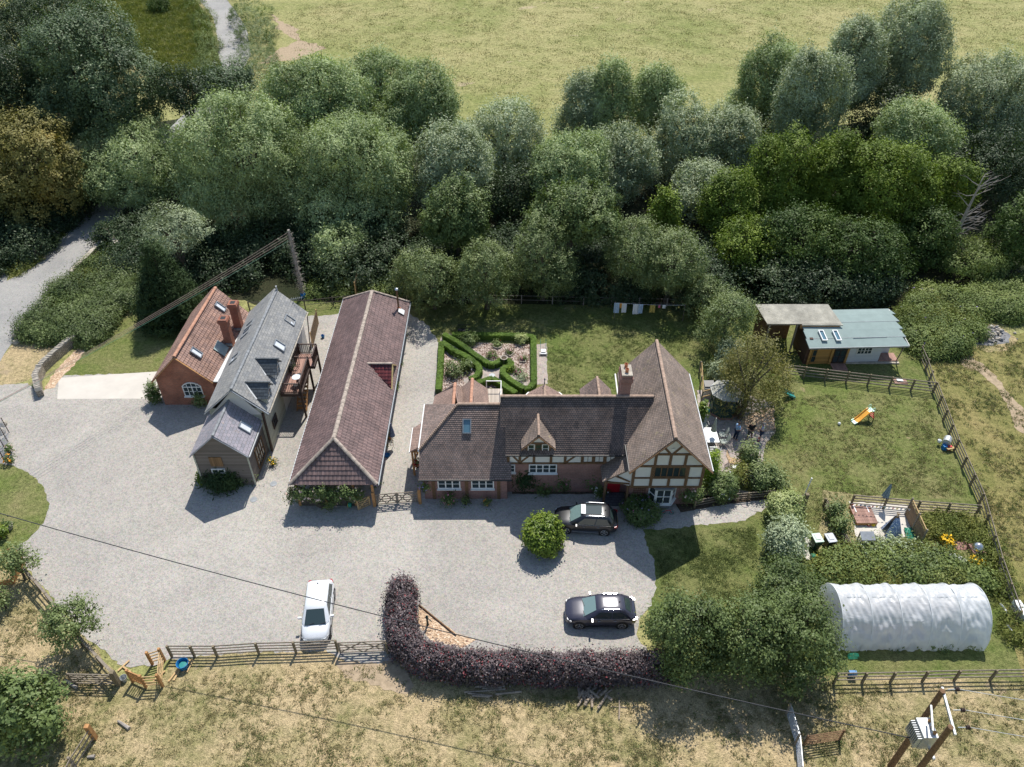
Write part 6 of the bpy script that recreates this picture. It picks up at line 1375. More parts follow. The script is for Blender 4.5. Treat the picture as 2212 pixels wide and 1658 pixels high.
# play frame by eucalyptus
q = g(1612, 895); r = empty('play_steps', q, 'small wooden play steps under the eucalyptus', 'play equipment')
for i in range(3): MB().box(q.x-.4, q.y+i*.25, .25+i*.3, q.x+.4, q.y+i*.25+.2, .3+i*.3).build('step', m_fence, r)
for x in (-.42, .42): MB().beam(q+V(x, -.05, 0), q+V(x, .75, 1.0), .05, .1).build('stringer', m_pine, r)
q = g(1703, 858); r = empty('garden_slide', q, 'teal plastic slide end poking from under the eucalyptus', 'slide'); mb = MB()
for i in range(6):
    a, b = i/6, (i+1)/6; f = lambda t: (q.x-.5+t*1.0, .55*(1-t)**1.5+.08)
    (x0, z0), (x1, z1) = f(a), f(b); mb.quadbox(((x0+x1)/2, q.y, (z0+z1)/2), V(x1-x0, 0, z1-z0)/2, (0, .26, 0), (0, 0, .02))
    for s in (-1, 1): mb.quadbox(((x0+x1)/2, q.y+s*.26, (z0+z1)/2+.06), V(x1-x0, 0, z1-z0)/2, (0, .02, 0), (0, 0, .08))
mb.build('chute', m_tealpl, r)
# orange toy slide
q = g(1862, 908); r = empty('toy_slide', q, 'orange and mint toddler slide on the play lawn', 'slide'); d = V(.92, .38, 0).normalized(); s = V(-d.y, d.x, 0); mb = MB(); e = MB()
pr = [(-.95, .06), (-.7, .1), (-.4, .28), (0, .62), (.3, .86), (.5, .9)]
for i, ((x0, z0), (x1, z1)) in enumerate(zip(pr, pr[1:])):
    m = mb if i > 0 else e; m.quadbox(q+d*(x0+x1)/2+V(0, 0, (z0+z1)/2), d*(x1-x0)/2+V(0, 0, (z1-z0)/2), s*.22, (0, 0, .015))
    for k in (-1, 1): m.quadbox(q+d*(x0+x1)/2+s*.23*k+V(0, 0, (z0+z1)/2+.05), d*(x1-x0)/2+V(0, 0, (z1-z0)/2), s*.02, (0, 0, .07))
mb.build('chute', m_orangepl, r); e.quadbox(q+d*.62+V(0, 0, .9), d*.16, s*.24, (0, 0, .02)); e.build('run_out', m_mintpl, r)
for k in (-1, 1): MB().tube([q+d*(.6+.15*cos(a))+s*.24*k+V(0, 0, 1.12+.17*sin(a)) for a in [i*pi/6 for i in range(13)]], .025, 5).build('hoop_handle', m_mintpl, r)
mb = MB()
for k in (-1, 1): mb.beam(q+d*.7+s*.2*k+V(0, 0, .9), q+d*.98+s*.26*k, .05)
for i in range(4): mb.beam(q+d*(.74+.07*i)+s*.2+V(0, 0, .75-.22*i), q+d*(.74+.07*i)-s*.2+V(0, 0, .75-.22*i), .05, .03)
mb.build('ladder', m_redpl, r)
q = g(1812, 918); b_ = MB().lathe((q.x, q.y, 0), [(.01, 0), (.09, .04), (.13, .12), (.09, .22), (.01, .26)], 12).build('ball', m_whitepl, None, smooth=True, loc=tuple(q)); tag(b_, 'white football left of the toddler slide', 'ball')
# toy kitchen at fence
q = g(2042, 968); r = empty('toy_kitchen', q, 'grey drum, blue and red toys on a plank against the boundary fence', 'toy'); MB().tube([q+V(-.1, 0, .55), q+V(.25, .5, .55)], .3, 14).build('drum', m_galv, r); MB().quadbox(q+V(.15, -.35, .3), (.3, .08, 0), (-.03, .1, 0), (0, 0, .04)).build('plank', m_pine, r)
MB().box(q.x-.35, q.y-.3, 0, q.x-.05, q.y+.05, .4).build('blue_box', m_blue, r); MB().box(q.x, q.y-.3, 0, q.x+.3, q.y-.1, .4).build('red_box', m_redpl, r); MB().lathe((q.x-.45, q.y+.35, .3), [(.12, 0), (.14, .2), (.02, .3)], 10).build('white_tub', m_whitepl, r)
# hatch behind the fence
q = g(1944, 826); r = empty('well_cover', q, 'brown board with a white hatch behind the horizontal fence', 'cover'); MB().box(q.x-.55, q.y-.3, 0, q.x+.55, q.y+.3, .12).build('board', m_deckr, r); MB().box(q.x-.3, q.y-.15, .12, q.x+.2, q.y+.2, .2).build('hatch', m_whitepl, r)
# wheelie bins
def bin_(label, u, v, lid, body, rz):
    c = g(u, v); r = empty('wheelie_bin', c, label, 'bin', 'wheelie bins beside the play garden'); mb = MB(); x0, y0 = c.x, c.y
    lo = [(-.21, -.24), (.21, -.24), (.21, .24), (-.21, .24)]; hi = [(-.28, -.34), (.28, -.34), (.28, .33), (-.28, .33)]
    L_ = [V(x0+a, y0+b, .06) for a, b in lo]; U_ = [V(x0+a, y0+b, .98) for a, b in hi]
    for i in range(4): mb.poly([L_[i], L_[(i+1) % 4], U_[(i+1) % 4], U_[i]])
    mb.poly(U_); mb.poly(L_[::-1]); mb.build('body', body, r); mb = MB()
    mb.quadbox((x0, y0-.02, 1.03), (.3, 0, 0), (0, .37, 0), (0, 0, .035)); mb.quadbox((x0, y0+.02, 1.08), (.16, 0, 0), (0, .2, 0), (0, 0, .02)); mb.build('lid', lid, r, bevel=.02)
    MB().tube([(x0-.28, y0+.4, 1.0), (x0+.28, y0+.4, 1.0)], .02, 6).build('handle', lid, r)
    for s in (-1, 1): MB().tube([(x0+s*.2, y0+.27, .1), (x0+s*.26, y0+.27, .1)], .1, 12).build('wheel', m_black, r)
    r.rotation_euler = (0, 0, rz); return r
bin_('wheelie bin with pale green lid', 1758, 1183, plain('green_lid', (.45, .58, .47), .4, .05), m_darkgreen, .12); bin_('black wheelie bin with grey lid', 1786, 1183, plain('grey_lid', (.42, .44, .47), .4, .05), m_black, .15)
for lb, u, v, w in (('small paving slab beside the green lidded bin', 1745, 1172, .3), ('paving slab below the green lidded bin', 1744, 1200, .35)): q = g(u, v); tag(MB().box(q.x-w/2, q.y-.4, 0, q.x+w/2, q.y+.4, .05).build('paving_slab', m_conc, None, loc=tuple(q)), lb, 'slab')
q = g(1755, 1208); r = empty('hose_reel', q, 'green and yellow hose reel below the bins', 'hose reel'); MB().tube([q+V(-.15, 0, .25), q+V(.15, 0, .25)], .2, 12).build('drum', m_greenpl, r); MB().tube([q+V(.16, 0, .25), q+V(.3, 0, .3)], .12, 10).build('crank', m_yellowpl, r)
# play garden: sand box, mud kitchen, parasol, tipi, screen
q = g(1862, 1116); r = empty('covered_sandpit', q, 'brown lidded sandpit against the play garden fence', 'sandpit'); MB().box(q.x-.72, q.y-.85, 0, q.x+.72, q.y+.75, .28).build('box', m_oak2, r)
for i in range(6): MB().box(q.x-.74, q.y-.87+i*.27, .285, q.x+.74, q.y-.62+i*.27, .32).build('lid_board', m_deckr, r)
for x in (-.45, .45): MB().box(q.x+x-.03, q.y+.1, .32, q.x+x+.03, q.y+.72, .335).build('strap', m_whitepl, r)
q = g(1862, 1186); r = empty('mud_kitchen', q, 'wooden play kitchen with grey roof in the play garden', 'play equipment')
for sx in (-.42, .42):
    for sy in (-.25, .25): MB().beam(q+V(sx, sy, 0), q+V(sx, sy, 1.2 if sy < 0 else 1.45), .07).build('post', m_fence, r)
MB().quadbox(q+V(0, 0, 1.36), (.46, 0, 0), (0, .3, .1), (0, 0, .02)).build('roof', m_lead, r); MB().box(q.x-.5, q.y-.3, .55, q.x+.5, q.y+.3, .6).build('worktop', m_fence, r); MB().box(q.x-.5, q.y-.3, .2, q.x+.5, q.y+.3, .24).build('shelf', m_pine, r)
for lb, u, v, m, s in (('red toy beside the sandpit', 1876, 1136, m_redpl, .1), ('yellow toy beside the sandpit', 1886, 1136, m_yellowpl, .12)): q = g(u, v); tag(MB().lathe((q.x, q.y, 0), [(s, 0), (s*1.1, s), (s*.6, s*1.6)], 8).build('sand_toy', m, None, loc=tuple(q)), lb, 'toy')
q = g(1885, 1166); r = empty('fire_bowl', q, 'round hole of a fire bowl on a slab in the play garden', 'fire pit'); MB().box(q.x-.36, q.y-.32, 0, q.x+.36, q.y+.32, .1).build('slab', m_conc, r); MB().lathe((q.x, q.y, .1), [(.3, 0), (.32, .08), (.24, .08), (.22, .01), (.01, .005)], 14).build('bowl', m_black, r)
q = g(1898, 1100); r = empty('parasol', q, 'folded blue grey parasol leaning in the play garden', 'parasol'); MB().tube([q, q+V(.35, .35, 2.3)], .02, 6).build('pole', m_pine, r); mb = MB(); d = V(.35, .35, 2.3).normalized(); e1 = d.cross(V(0, 1, 0)).normalized(); e2 = d.cross(e1)
for k in range(16):
    a0, a1 = k*pi/8, (k+1)*pi/8; f = lambda a, i, z: q+d*z+(e1*cos(a)+e2*sin(a))*((.27 if i % 2 else .17) if z < 2 else .05); mb.poly([f(a0, k, 1.15), f(a1, k+1, 1.15), f(a1, 0, 2.3), f(a0, 0, 2.3)])
mb.build('folded_canopy', m_stripe, r)
q = g(1925, 1150); r = empty('play_tipi', q, 'blue and white patterned play tipi', 'tent')
mt = NT('blue_patterned_cloth'); v_ = mt.n('TexVoronoi', {'Vector': mt.co('Object'), 'Scale': 9.}); mt.fin(mt.ramp(v_.outputs['Distance'], [(.30, (.66, .70, .80)), (.5, (.22, .30, .50))]), .9, .2)
mb = MB(); R0 = [q+V(cos(a)*.72, sin(a)*.72, 0) for a in [k*2*pi/6+.5 for k in range(6)]]; T0 = [q+V(cos(a)*.16, .1+sin(a)*.16, 1.5) for a in [k*2*pi/6+.5 for k in range(6)]]
for k in range(6):
    if k == 2: mb.poly([R0[k], R0[k].lerp(R0[3], .3), T0[k]])
    else: mb.poly([R0[k], R0[(k+1) % 6], T0[(k+1) % 6], T0[k]])
mb.build('cloth', mt.m, r); mb = MB()
for k in range(6): dd = (T0[k]-R0[k]); mb.tube([R0[k], R0[k]+dd*1.25+V((q.x-R0[k].x)*.2, (q.y-R0[k].y)*.2, 0)], .018, 5)
mb.build('tent_pole', m_pine, r)
for lb, u, v, m, w, l in (('blue lid on the ground in front of the tipi', 1918, 1168, m_blue, .3, .35), ('dark plastic tray with yellow handles beside the tipi', 1940, 1180, m_grey, .7, .4)): q = g(u, v); tag(MB().box(q.x-w/2, q.y-l/2, 0, q.x+w/2, q.y+l/2, .1).build('plastic_tray', m, None, loc=tuple(q), bevel=.04), lb, 'tray')
q = g(1962, 1158); mb = MB(); rr = random.Random(2); N_ = 9; h_ = [[.05+.12*abs(math.sin(i*1.3+j*.9))+rr.uniform(0, .05) for j in range(N_)] for i in range(N_)]
for i in range(N_-1):
    for j in range(N_-1): f = lambda i, j: V(q.x-.35+i*.1+j*.03, q.y-.6+j*.15, h_[i][j]); mb.poly([f(i, j), f(i+1, j), f(i+1, j+1), f(i, j+1)])
tag(mb.build('tarpaulin', m_tarp, None, loc=tuple(q)), 'crumpled green tarpaulin between the tipi and the willow screen', 'tarpaulin')
a, b = g(1955, 1112), g(1985, 1180); r = empty('willow_screen', a, 'woven willow screen with trellis top beside the tipi', 'fence')
wm = boards('woven_willow', (.22, .15, .09), .05, 'Z', .4); MB().beam(a+V(0, 0, .65), b+V(0, 0, .65), .05, 1.3).build('panel', wm, r)
for t in (0, .5, 1): q = a.lerp(b, t); MB().beam(q, q+V(0, 0, 1.75), .1).build('post', m_fence, r)
mb = MB(); n = 22
for i in range(n): p0, p1 = a.lerp(b, i/n), a.lerp(b, (i+1)/n); mb.beam(p0+V(0, 0, 1.3), p1+V(0, 0, 1.62), .02, .02); mb.beam(p1+V(0, 0, 1.3), p0+V(0, 0, 1.62), .02, .02)
mb.beam(a+V(0, 0, 1.64), b+V(0, 0, 1.64), .05, .04); mb.build('trellis_top', m_pine, r)
a, b = g(1838, 1088, 1.0), g(1978, 1101, 1.0); bt = empty('bunting', a, 'string of coloured pennants along the play garden fence', 'bunting'); MB().tube([a, b], .008, 4).build('string', m_white, bt)
for i in range(16): p = a.lerp(b, (i+.5)/16); MB().poly([p+V(-.09, -.03, 0), p+V(.09, -.03, 0), p+V(0, -.03, -.2)]).build('pennant', (m_redpl, m_yellowpl, m_blue, m_tealpl, m_whitepl)[i % 5], bt)
q = g(2107, 1195); r = empty('pizza_oven', q, 'silver domed garden oven on a brick base', 'oven'); MB().box(q.x-.42, q.y-.35, 0, q.x+.42, q.y+.45, .42).build('base', m_brick2, r); MB().lathe((q.x, q.y+.05, .42), [(.38, 0), (.38, .08), (.34, .25), (.2, .42), (.02, .48)], 16).build('dome', m_steel, r, smooth=True)
q = g(2060, 1207); r = empty('paddle_board', q, 'white surfboard lying in the weeds below the yellow flowers', 'surfboard'); d = V(.86, -.5, 0).normalized(); s = V(.5, .86, 0).normalized(); mb = MB()
out = [(t, .3*math.sin(pi*t)**.6) for t in [i/14 for i in range(15)]]; L = 1.75
pts = [q+d*(t-.5)*L+s*w+V(0, 0, .12) for t, w in out]+[q+d*(t-.5)*L-s*w+V(0, 0, .12) for t, w in out[1:-1][::-1]]
mb.prism(pts, (0, 0, .07)); mb.build('board', m_whitepl, r); MB().quadbox(q+d*.35+V(0, 0, .2), d*.22, s*.18, (0, 0, .006)).build('grip_pad', m_grey, r)
q = g(2078, 1180); tag(MB().box(q.x-.5, q.y-.35, 0, q.x+.5, q.y+.35, .06).build('brick_paving', m_brick2, None, loc=tuple(q)), 'small patch of brick paving beside the domed oven', 'paving')
ball(2042, 1178, .42, .8, 'weed', 'clump of bright yellow flowers left of the domed oven', 'ragwort', flowers=(P_yellow, 80, .12), cat='flowers'); ball(2105, 1222, .45, .6, 'weed', 'yellow flowers below the domed oven', 'ragwort', flowers=(P_yellow, 60, .12), cat='flowers')
# roll of fabric by the tunnel
q = g(2200, 1340); r = empty('polythene_roll', q, 'white metal sheeting stacked against the fence at the right edge', 'sheeting'); MB().quadbox(q+V(.25, -.5, .4), (.22, 0, 0), (.15, -1.5, 0), (0, 0, .3)).build('stack', m_whitepl, r, bevel=.12)
for i in range(3): q = g(2146+i*13, 1262+i*45); r_ = MB().tube([q+V(0, 0, .15), q+V(.12, -.75, .15)], .07, 8).build('pipe_length', m_whitepl, None, loc=tuple(q)); tag(r_, 'white pipe length in the weeds right of the polytunnel', 'pipe', 'white pipe lengths along the fence')
q = g(1835, 1442); r = empty('hose_coil', q, 'green hose coiled on the fence above a blue bag', 'hose')
for k in range(3): MB().tube([q+V(.33*cos(a), .1+.05*k, .95+.2*sin(a)+.03*k) for a in [i*pi/8 for i in range(17)]], .018, 5).build('coil', m_greenpl, r)
q = g(1838, 1462); tag(MB().box(q.x-.22, q.y-.12, .1, q.x+.22, q.y+.12, .5).build('feed_bag', m_blue, None, loc=tuple(q), bevel=.06), 'blue bag hanging on the fence below the green hose', 'bag')
# lawn mower, bird bath, bench, manholes
q = V(*zb(1697, 420), 0); q = g(q.x, q.y); r = empty('lawn_mower', q, 'old push lawn mower on the path beside the knot garden', 'lawn mower'); MB().tube([q+V(-.25, 0, .14), q+V(.25, 0, .14)], .13, 12).build('roller', m_galv, r); MB().box(q.x-.2, q.y+.05, .15, q.x+.2, q.y+.4, .38).build('engine', m_galv, r, bevel=.03)
for s in (-1, 1): MB().tube([q+V(s*.22, .3, .3), q+V(s*.25, 1.15, .95)], .016, 5).build('handle', m_tealpl, r); MB().tube([q+V(s*.29, 0, .14), q+V(s*.33, 0, .14)], .15, 12).build('wheel', m_whitepl, r)
q = g(*zb(1232, 530)); r = empty('bird_bath', q, 'stone bird bath at the centre of the knot garden', 'bird bath'); MB().lathe((q.x, q.y, 0), [(.2, 0), (.12, .1), (.09, .6), (.14, .66), (.31, .72), (.33, .8), (.27, .8), (.22, .74)], 16).build('stone', m_stonecap, r, smooth=True); MB().lathe((q.x, q.y, .75), [(.24, 0), (.01, .004)], 14).build('water', m_soil, r)
for i, (x, y, w, s) in enumerate(((1300, 415, .55, 4), (1455, 490, .6, 4), (1155, 315, .7, 8))):
    q = g(*zb(x, y)); mb = MB(); pp = [q+V(cos(k*2*pi/s+(.2 if s == 4 and i == 0 else .78))*w*.6, sin(k*2*pi/s+(.2 if s == 4 and i == 0 else .78))*w*.6, .08) for k in range(s)]
    for k in range(s): mb.beam(pp[k], pp[(k+1) % s], .05, .15)
    tag(mb.build('flower_bed_frame', m_stonecap, None, loc=tuple(q)), ('square pale frame round the rose near the bird bath', 'diamond shaped pale frame round the pink flowers', 'eight sided pale frame at the far side of the knot garden')[i], 'edging')
q = g(*zb(765, 165)); r = empty('iron_bench', q, 'black iron bench on the lawn behind the knot garden', 'bench'); MB().box(q.x-.6, q.y-.2, .4, q.x+.6, q.y+.2, .44).build('seat', m_black, r)
mb = MB(); mb.beam(q+V(-.6, .22, .85), q+V(.6, .22, .85), .04)
for i in range(13): mb.beam(q+V(-.6+i*.1, .22, .44), q+V(-.6+i*.1, .22, .85), .02)
mb.build('backrest', m_black, r)
for sx in (-.55, .55):
    for sy in (-.18, .2): MB().beam(q+V(sx, sy, 0), q+V(sx, sy, .42), .04).build('leg', m_black, r)
for lb, p in (('round drain cover in the gravel between slate house and barn', (591, 1046)), ('small drain cover in the shadow of the boarded wing', (548, 1080)), ('drain cover in the knot garden walk', zb(1090, 660))):
    q = g(*p); tag(MB().lathe((q.x, q.y, .016), [(.26, 0), (.26, .02), (.01, .022)], 16).build('drain_cover', m_lead, None, loc=(q.x, q.y, 0)), lb, 'drain cover')
# clothes line with washing
a, b = g(1330, 655, 1.75), g(1480, 660, 1.75); r = empty('washing_line', V(a.x, a.y, 0), 'washing line strung under the garden trees', 'washing line')
MB().tube([a, a.lerp(b, .5)-V(0, 0, .08), b], .012, 4).build('line', m_white, r)
for p in (a, b): MB().tube([(p.x, p.y, 0), (p.x, p.y, 1.85)], .035, 6).build('prop', m_fence, r)
cl = plain('yellow_patterned_cloth', (.55, .42, .12), .9, .5, 14.); cw = plain('white_washing', (.78, .80, .84), .9, .04); cb = plain('pale_blue_washing', (.45, .58, .75), .9, .25, 7.)
for i, (u, w, h, m, lb) in enumerate(((1328, .5, 1.1, cb, 'pale blue nightshirt at the left of the washing line'), (1345, .45, 1.0, cw, 'white towel hanging second from the left'), (1337, .2, .5, m_orangepl, 'small orange cloth on the washing line'), (1372, .6, 1.1, cw, 'white shirt hanging in the middle of the washing line'), (1382, .4, 1.0, cb, 'pale blue shirt beside the white one'),
        (1408, .5, .85, cl, 'yellow patterned cloth right of the shirts'), (1423, .2, .3, P_pink, 'small pink cloth on the washing line'), (1434, .3, .35, cw, 'little white garment at the right of the washing line'))):
    t = (u-1325)/155; p = a.lerp(b, t)-V(0, 0, .08*math.sin(pi*t)); mb = MB(); N_ = 6
    for k in range(N_):
        f = lambda k, z: p+V(-w/2+w*k/N_*(1+.0*z), -.03+.04*math.sin(k*2.1+i), z); mb.poly([f(k, -h), f(k+1, -h), f(k+1, 0), f(k, 0)])
        mb.poly([f(k, 0)+V(0, .05, .005), f(k+1, 0)+V(0, .05, .005), f(k+1, -h*.9)+V(0, .06, 0), f(k, -h*.9)+V(0, .06, 0)])
    tag(mb.build('laundry', m, None, loc=tuple(p)), lb, 'washing', 'clothes on the washing line')
# logs below the hedge
rr = random.Random(11)
for i in range(7): q = g(1030+rr.uniform(-5, 70), 1485+i*3.5); d = V(1, rr.uniform(-.12, .12), 0)*rr.uniform(.5, .9); tag(MB().tube([q-d+V(0, 0, .08), q+d+V(0, 0, .08)], rr.uniform(.05, .08), 7).build('timber_pole', m_log, None, loc=tuple(q)), 'weathered pole lying in the stack below the hedge fence', 'pole', 'stacked poles below the copper hedge')
for i in range(20):
    q = g(1245+rr.uniform(0, 75), 1492+rr.uniform(0, 30)); an = rr.uniform(.6, 2.4); L = rr.uniform(.2, .5); d = V(cos(an), sin(an), 0)*L; z = rr.uniform(.07, .25)
    tag(MB().tube([q-d+V(0, 0, z), q+d+V(0, 0, z*.8)], rr.uniform(.05, .09), 7).build('cut_log', m_log, None, loc=tuple(q)), 'cut log in the heap below the hedge', 'log', 'heap of cut logs below the copper hedge')
q = g(1338, 1530); tag(MB().tube([q+V(-.1, -.7, .05), q+V(0, 0, .06), q+V(.05, .6, .05)], [.05, .05, .03], 6).tube([q+V(-.5, .05, .05), q+V(.4, .02, .05)], .025, 5).build('fallen_branch', m_log, None, loc=tuple(q)), 'forked dead branch lying on the dry grass', 'branch')
for lb, u, v, L, a_ in (('grey log lying in the apple tree shadow', 268, 1568-0, .45, -.5), ('short split log beside the bottom left fence', 342, 2842/1.736, .2, .1), ('grey log in the tree shadow on the left paddock', 155, 1480+0, .5, -.5)):
    q = g(u, v) if u != 342 else g(198, 1637); d = V(cos(a_), sin(a_), 0)*L; tag(MB().tube([q-d+V(0, 0, .1), q+d+V(0, 0, .1)], [.07, .11], 7).build('log', m_deadwood, None, loc=tuple(q)), lb, 'log')
# bonfire stones
rr = random.Random(12)
for i in range(70):
    c_ = rr.random() < .8; q = g(2145+rr.gauss(0, 13 if c_ else 30), 724+rr.gauss(0, 8 if c_ else 14)); s = rr.uniform(.08, .24); z = rr.uniform(0, .3) if c_ else 0
    tag(MB().lathe((q.x, q.y, z), [(s*.7, 0), (s, s*.4), (s*.6, s*.9), (.01, s)], 5).build('rubble_stone', m_stonecap if i % 3 else m_ash, None, loc=(q.x, q.y, z)), 'pale lump of rubble on the bonfire ash', 'stone', 'rubble on the bonfire ash')
q = g(2066, 762); r = empty('garden_statue', q, 'small stone statue on a plinth where the dirt path begins', 'statue'); MB().box(q.x-.15, q.y-.15, 0, q.x+.15, q.y+.15, .35).build('plinth', m_stonecap, r); MB().lathe((q.x, q.y, .35), [(.1, 0), (.13, .15), (.06, .3), (.09, .38), (.02, .48)], 10).build('figure', m_conc, r)
# trellis arch and woven panel
q = g(1612, 1068); r = empty('rose_arch', q, 'thin metal rose arch over the path to the patio', 'arch')
for k in (0, .5): MB().tube([q+V(-.45*cos(a)-.05, k, 2.0*math.sin(a)**.7) for a in [pi*i/14 for i in range(15)]], .02, 5).build('hoop', m_black, r)
for lb, a, b, h in (('woven hurdle panel beside the far corner of the slate house', (676, 750), (688, 700), 1.5), ('tall narrow woven panel at the back left of the long barn', (771, 650), (776, 628), 2.0)):
    a, b = g(*a), g(*b); r = empty('woven_hurdle', a, lb, 'fence'); MB().beam(a+V(0, 0, h/2), b+V(0, 0, h/2), .05, h).build('panel', wm, r)
    for p in (a, b): MB().tube([p, p+V(0, 0, h+.15)], .05, 6).build('post', m_pine, r)
q = g(766, 770); tag(MB().beam(q, q+V(-.1, .6, 1.0), .1, .1).build('leaning_post', m_darkwood, None, loc=tuple(q)), 'short dark post leaning beside the barn roof', 'post')
q = g(698, 730); r = empty('garden_bucket', q, 'small blue and white bucket on the far gravel', 'bucket'); MB().lathe((q.x, q.y, 0), [(.12, 0), (.17, .3), (.16, .3), (.1, .04)], 12).build('vessel', m_blue, r); MB().tube([q+V(-.16, 0, .3), q+V(0, 0, .42), q+V(.16, 0, .3)], .012, 5).build('handle', m_white, r)
# balcony furniture
bz = 2.6; r = empty('bistro_table', (-17.2, 48.1, bz), 'round glass bistro table on the dark balcony', 'table'); MB().lathe((-17.2, 48.1, bz), [(.33, .7), (.35, .71), (.35, .73), (.01, .735)], 18).build('table_top', m_glass_b, r)
for k in range(3): MB().tube([(-17.2+.25*cos(k*2.1), 48.1+.25*sin(k*2.1), bz), (-17.2, 48.1, bz+.35), (-17.2+.2*cos(k*2.1+2), 48.1+.2*sin(k*2.1+2), bz+.7)], .012, 5).build('leg', m_black, r)
for lb, y in (('thin metal chair behind the bistro table', 48.75), ('thin metal chair in front of the bistro table', 47.45)):
    r = empty('bistro_chair', (-17.15, y, bz), lb, 'chair', 'bistro chairs on the balcony'); s = 1 if y > 48.1 else -1; MB().lathe((-17.15, y, bz), [(.19, .44), (.2, .45), (.01, .455)], 12).build('seat', m_black, r)
    MB().tube([(-17.35, y+.1*s, bz), (-17.35, y+.18*s, bz+.5), (-17.15, y+.22*s, bz+.9), (-16.95, y+.18*s, bz+.5), (-16.95, y+.1*s, bz)], .012, 5).build('frame', m_black, r)
p = V(-18.1, 49.6, bz); r = empty('pot_conifer', p, 'small clipped conifer in a pot on the balcony', 'pot plant'); MB().lathe(p, [(.1, 0), (.14, .25), (.1, .25)], 10).build('pot', m_darkwood, r); bush('x', '', '', 'conifer', [(p.x, p.y, bz+.55, .16, .16, .35)], 3, parent=r, part='plant', dens=1.5)
# things at the barn front
q = g(757, 1095); r = empty('hose_reel', q, 'green and yellow hose reel in front of the barn trellis', 'hose reel'); MB().tube([q+V(-.12, 0, .22), q+V(.12, 0, .22)], .2, 12).build('drum', m_greenpl, r); MB().tube([q+V(-.14, 0, .22), q+V(-.12, 0, .22)], .21, 12).build('flange', m_yellowpl, r)
q = g(753, 1084); tag(MB().lathe((q.x+.35, q.y, 0), [(.16, 0), (.2, .3), (.17, .34), (.03, .4)], 10).build('watering_can', m_greenpl, None, loc=tuple(q)), 'green watering can at the end of the barn trellis', 'watering can')
q = g(655, 1085); tag(MB().box(q.x-.32, q.y-.22, .03, q.x+.32, q.y+.22, .08).build('door_mat', m_deckr, None, loc=tuple(q)), 'brown mat on the gravel below the barn trellis', 'mat')
q = V(-9.25, 43.6, 0); r = empty('parasol', q, 'folded blue striped parasol against the barn wall', 'parasol'); MB().tube([q, q+V(0, .1, 2.4)], .02, 6).build('pole', m_pine, r); MB().lathe(q+V(0, .08, 1.1), [(.24, 0), (.16, .6), (.04, 1.3)], 9).build('folded_canopy', m_bluestripe, r)
q = g(836, 985); tag(MB().lathe((q.x, q.y, 0), [(.2, 0), (.24, .12), (.2, .12), (.16, .04)], 12).build('basin', m_blue, None, loc=tuple(q)), 'blue plastic basin below the striped parasol', 'basin')
q = V(11.05, 36.75, 0); r = empty('toy_trike', q, 'small red balance bike lying under the bay window', 'bicycle')
for x in (-.3, .3):
    w_ = [q+V(x+.15*cos(a), 0, .16+.15*sin(a)) for a in [i*pi/7 for i in range(15)]]; MB().tube(w_, .022, 5, False).build('wheel', m_tealpl, r)
MB().tube([q+V(-.3, 0, .16), q+V(-.1, 0, .38), q+V(.2, 0, .4), q+V(.3, 0, .16)], .025, 6).build('frame', m_redpl, r)
# raised bed left edge
q = g(15, 1215); r = empty('raised_bed', q, 'orange timber raised bed frame half hidden by the little apple tree', 'planter'); A_ = [g(-10, 1222), g(33, 1190), g(55, 1215), g(30, 1262), g(-10, 1268)]
for a, b in zip(A_, A_[1:]): MB().beam(a+V(0, 0, .25), b+V(0, 0, .25), .08, .5).build('side_board', m_oak2, r)
# pump in hedge bed
q = g(924, 1350); r = empty('water_pump', q, 'old dark hand pump in the bed behind the curved hedge', 'pump'); MB().lathe((q.x, q.y, 0), [(.1, 0), (.07, .1), (.06, .7), (.1, .75), (.08, .9), (.02, 1.0)], 10).build('body', m_darkgreen, r); MB().tube([q+V(0, 0, .7), q+V(.25, -.1, .6), q+V(.27, -.1, .5)], .03, 6).build('spout', m_darkgreen, r); MB().tube([q+V(0, 0, .85), q+V(-.2, .1, .55)], .02, 6).build('handle', m_darkgreen, r)
a, b, c_ = g(905, 1308), g(950, 1345), g(985, 1374); r = empty('timber_edging', a, 'low timber edging between the gravel and the hedge bed', 'edging')
for p, q_ in ((a, b), (b, c_)): MB().beam(p+V(0, 0, .06), q_+V(0, 0, .06), .06, .14).build('board', m_oak, r)
# ---------------------------------------------------------------- poles and wires
hp = empty('transformer_pole', (20.3, 18.2, 0), 'twin wooden power poles with grey transformer in the bottom right corner', 'power pole')
pa, pb = V(20.42, 19.05, 8.0), V(20.05, 17.3, 8.0)
for p in (pa, pb): MB().tube([(p.x, p.y, 0), tuple(p)], [.17, .13], 10).build('pole', m_oak, hp)
MB().beam(pa+V(.12, .25, -.15), pb+V(.12, -.3, -.15), .1, .12).build('crossarm', m_galv, hp); MB().beam(pa+V(-.3, -.2, -1.0), pb+V(-.35, .3, -1.0), .08, .1).build('crossarm', m_galv, hp)
ins = []
for k, p in enumerate((pa+V(.3, .1, -.05), (pa+pb)/2+V(.3, -.05, -.05), pb+V(.35, 0, -.05))):
    MB().tube([p, p+V(.35, 0, 0)], .02, 5).build('hanger', m_galv, hp)
    o = MB()
    for i in range(3): o.tube([p+V(.38+i*.06, 0, 0), p+V(.41+i*.06, 0, 0)], .1, 12)
    o.build('insulator', m_darkwood, hp); ins.append(p+V(.56, 0, 0))
tr = MB(); tcx = V(20.0, 18.2, 5.6); tr.box(tcx.x-.35, tcx.y-.5, 5.0, tcx.x+.35, tcx.y+.5, 6.1); tr.build('transformer_tank', m_galv, hp, bevel=.03)
f = MB()
for i in range(9): f.quadbox((tcx.x-.48, tcx.y-.45+i*.11, 5.5), (.1, 0, 0), (0, .02, 0), (0, 0, .45))
f.build('cooling_fins', m_galv, hp)
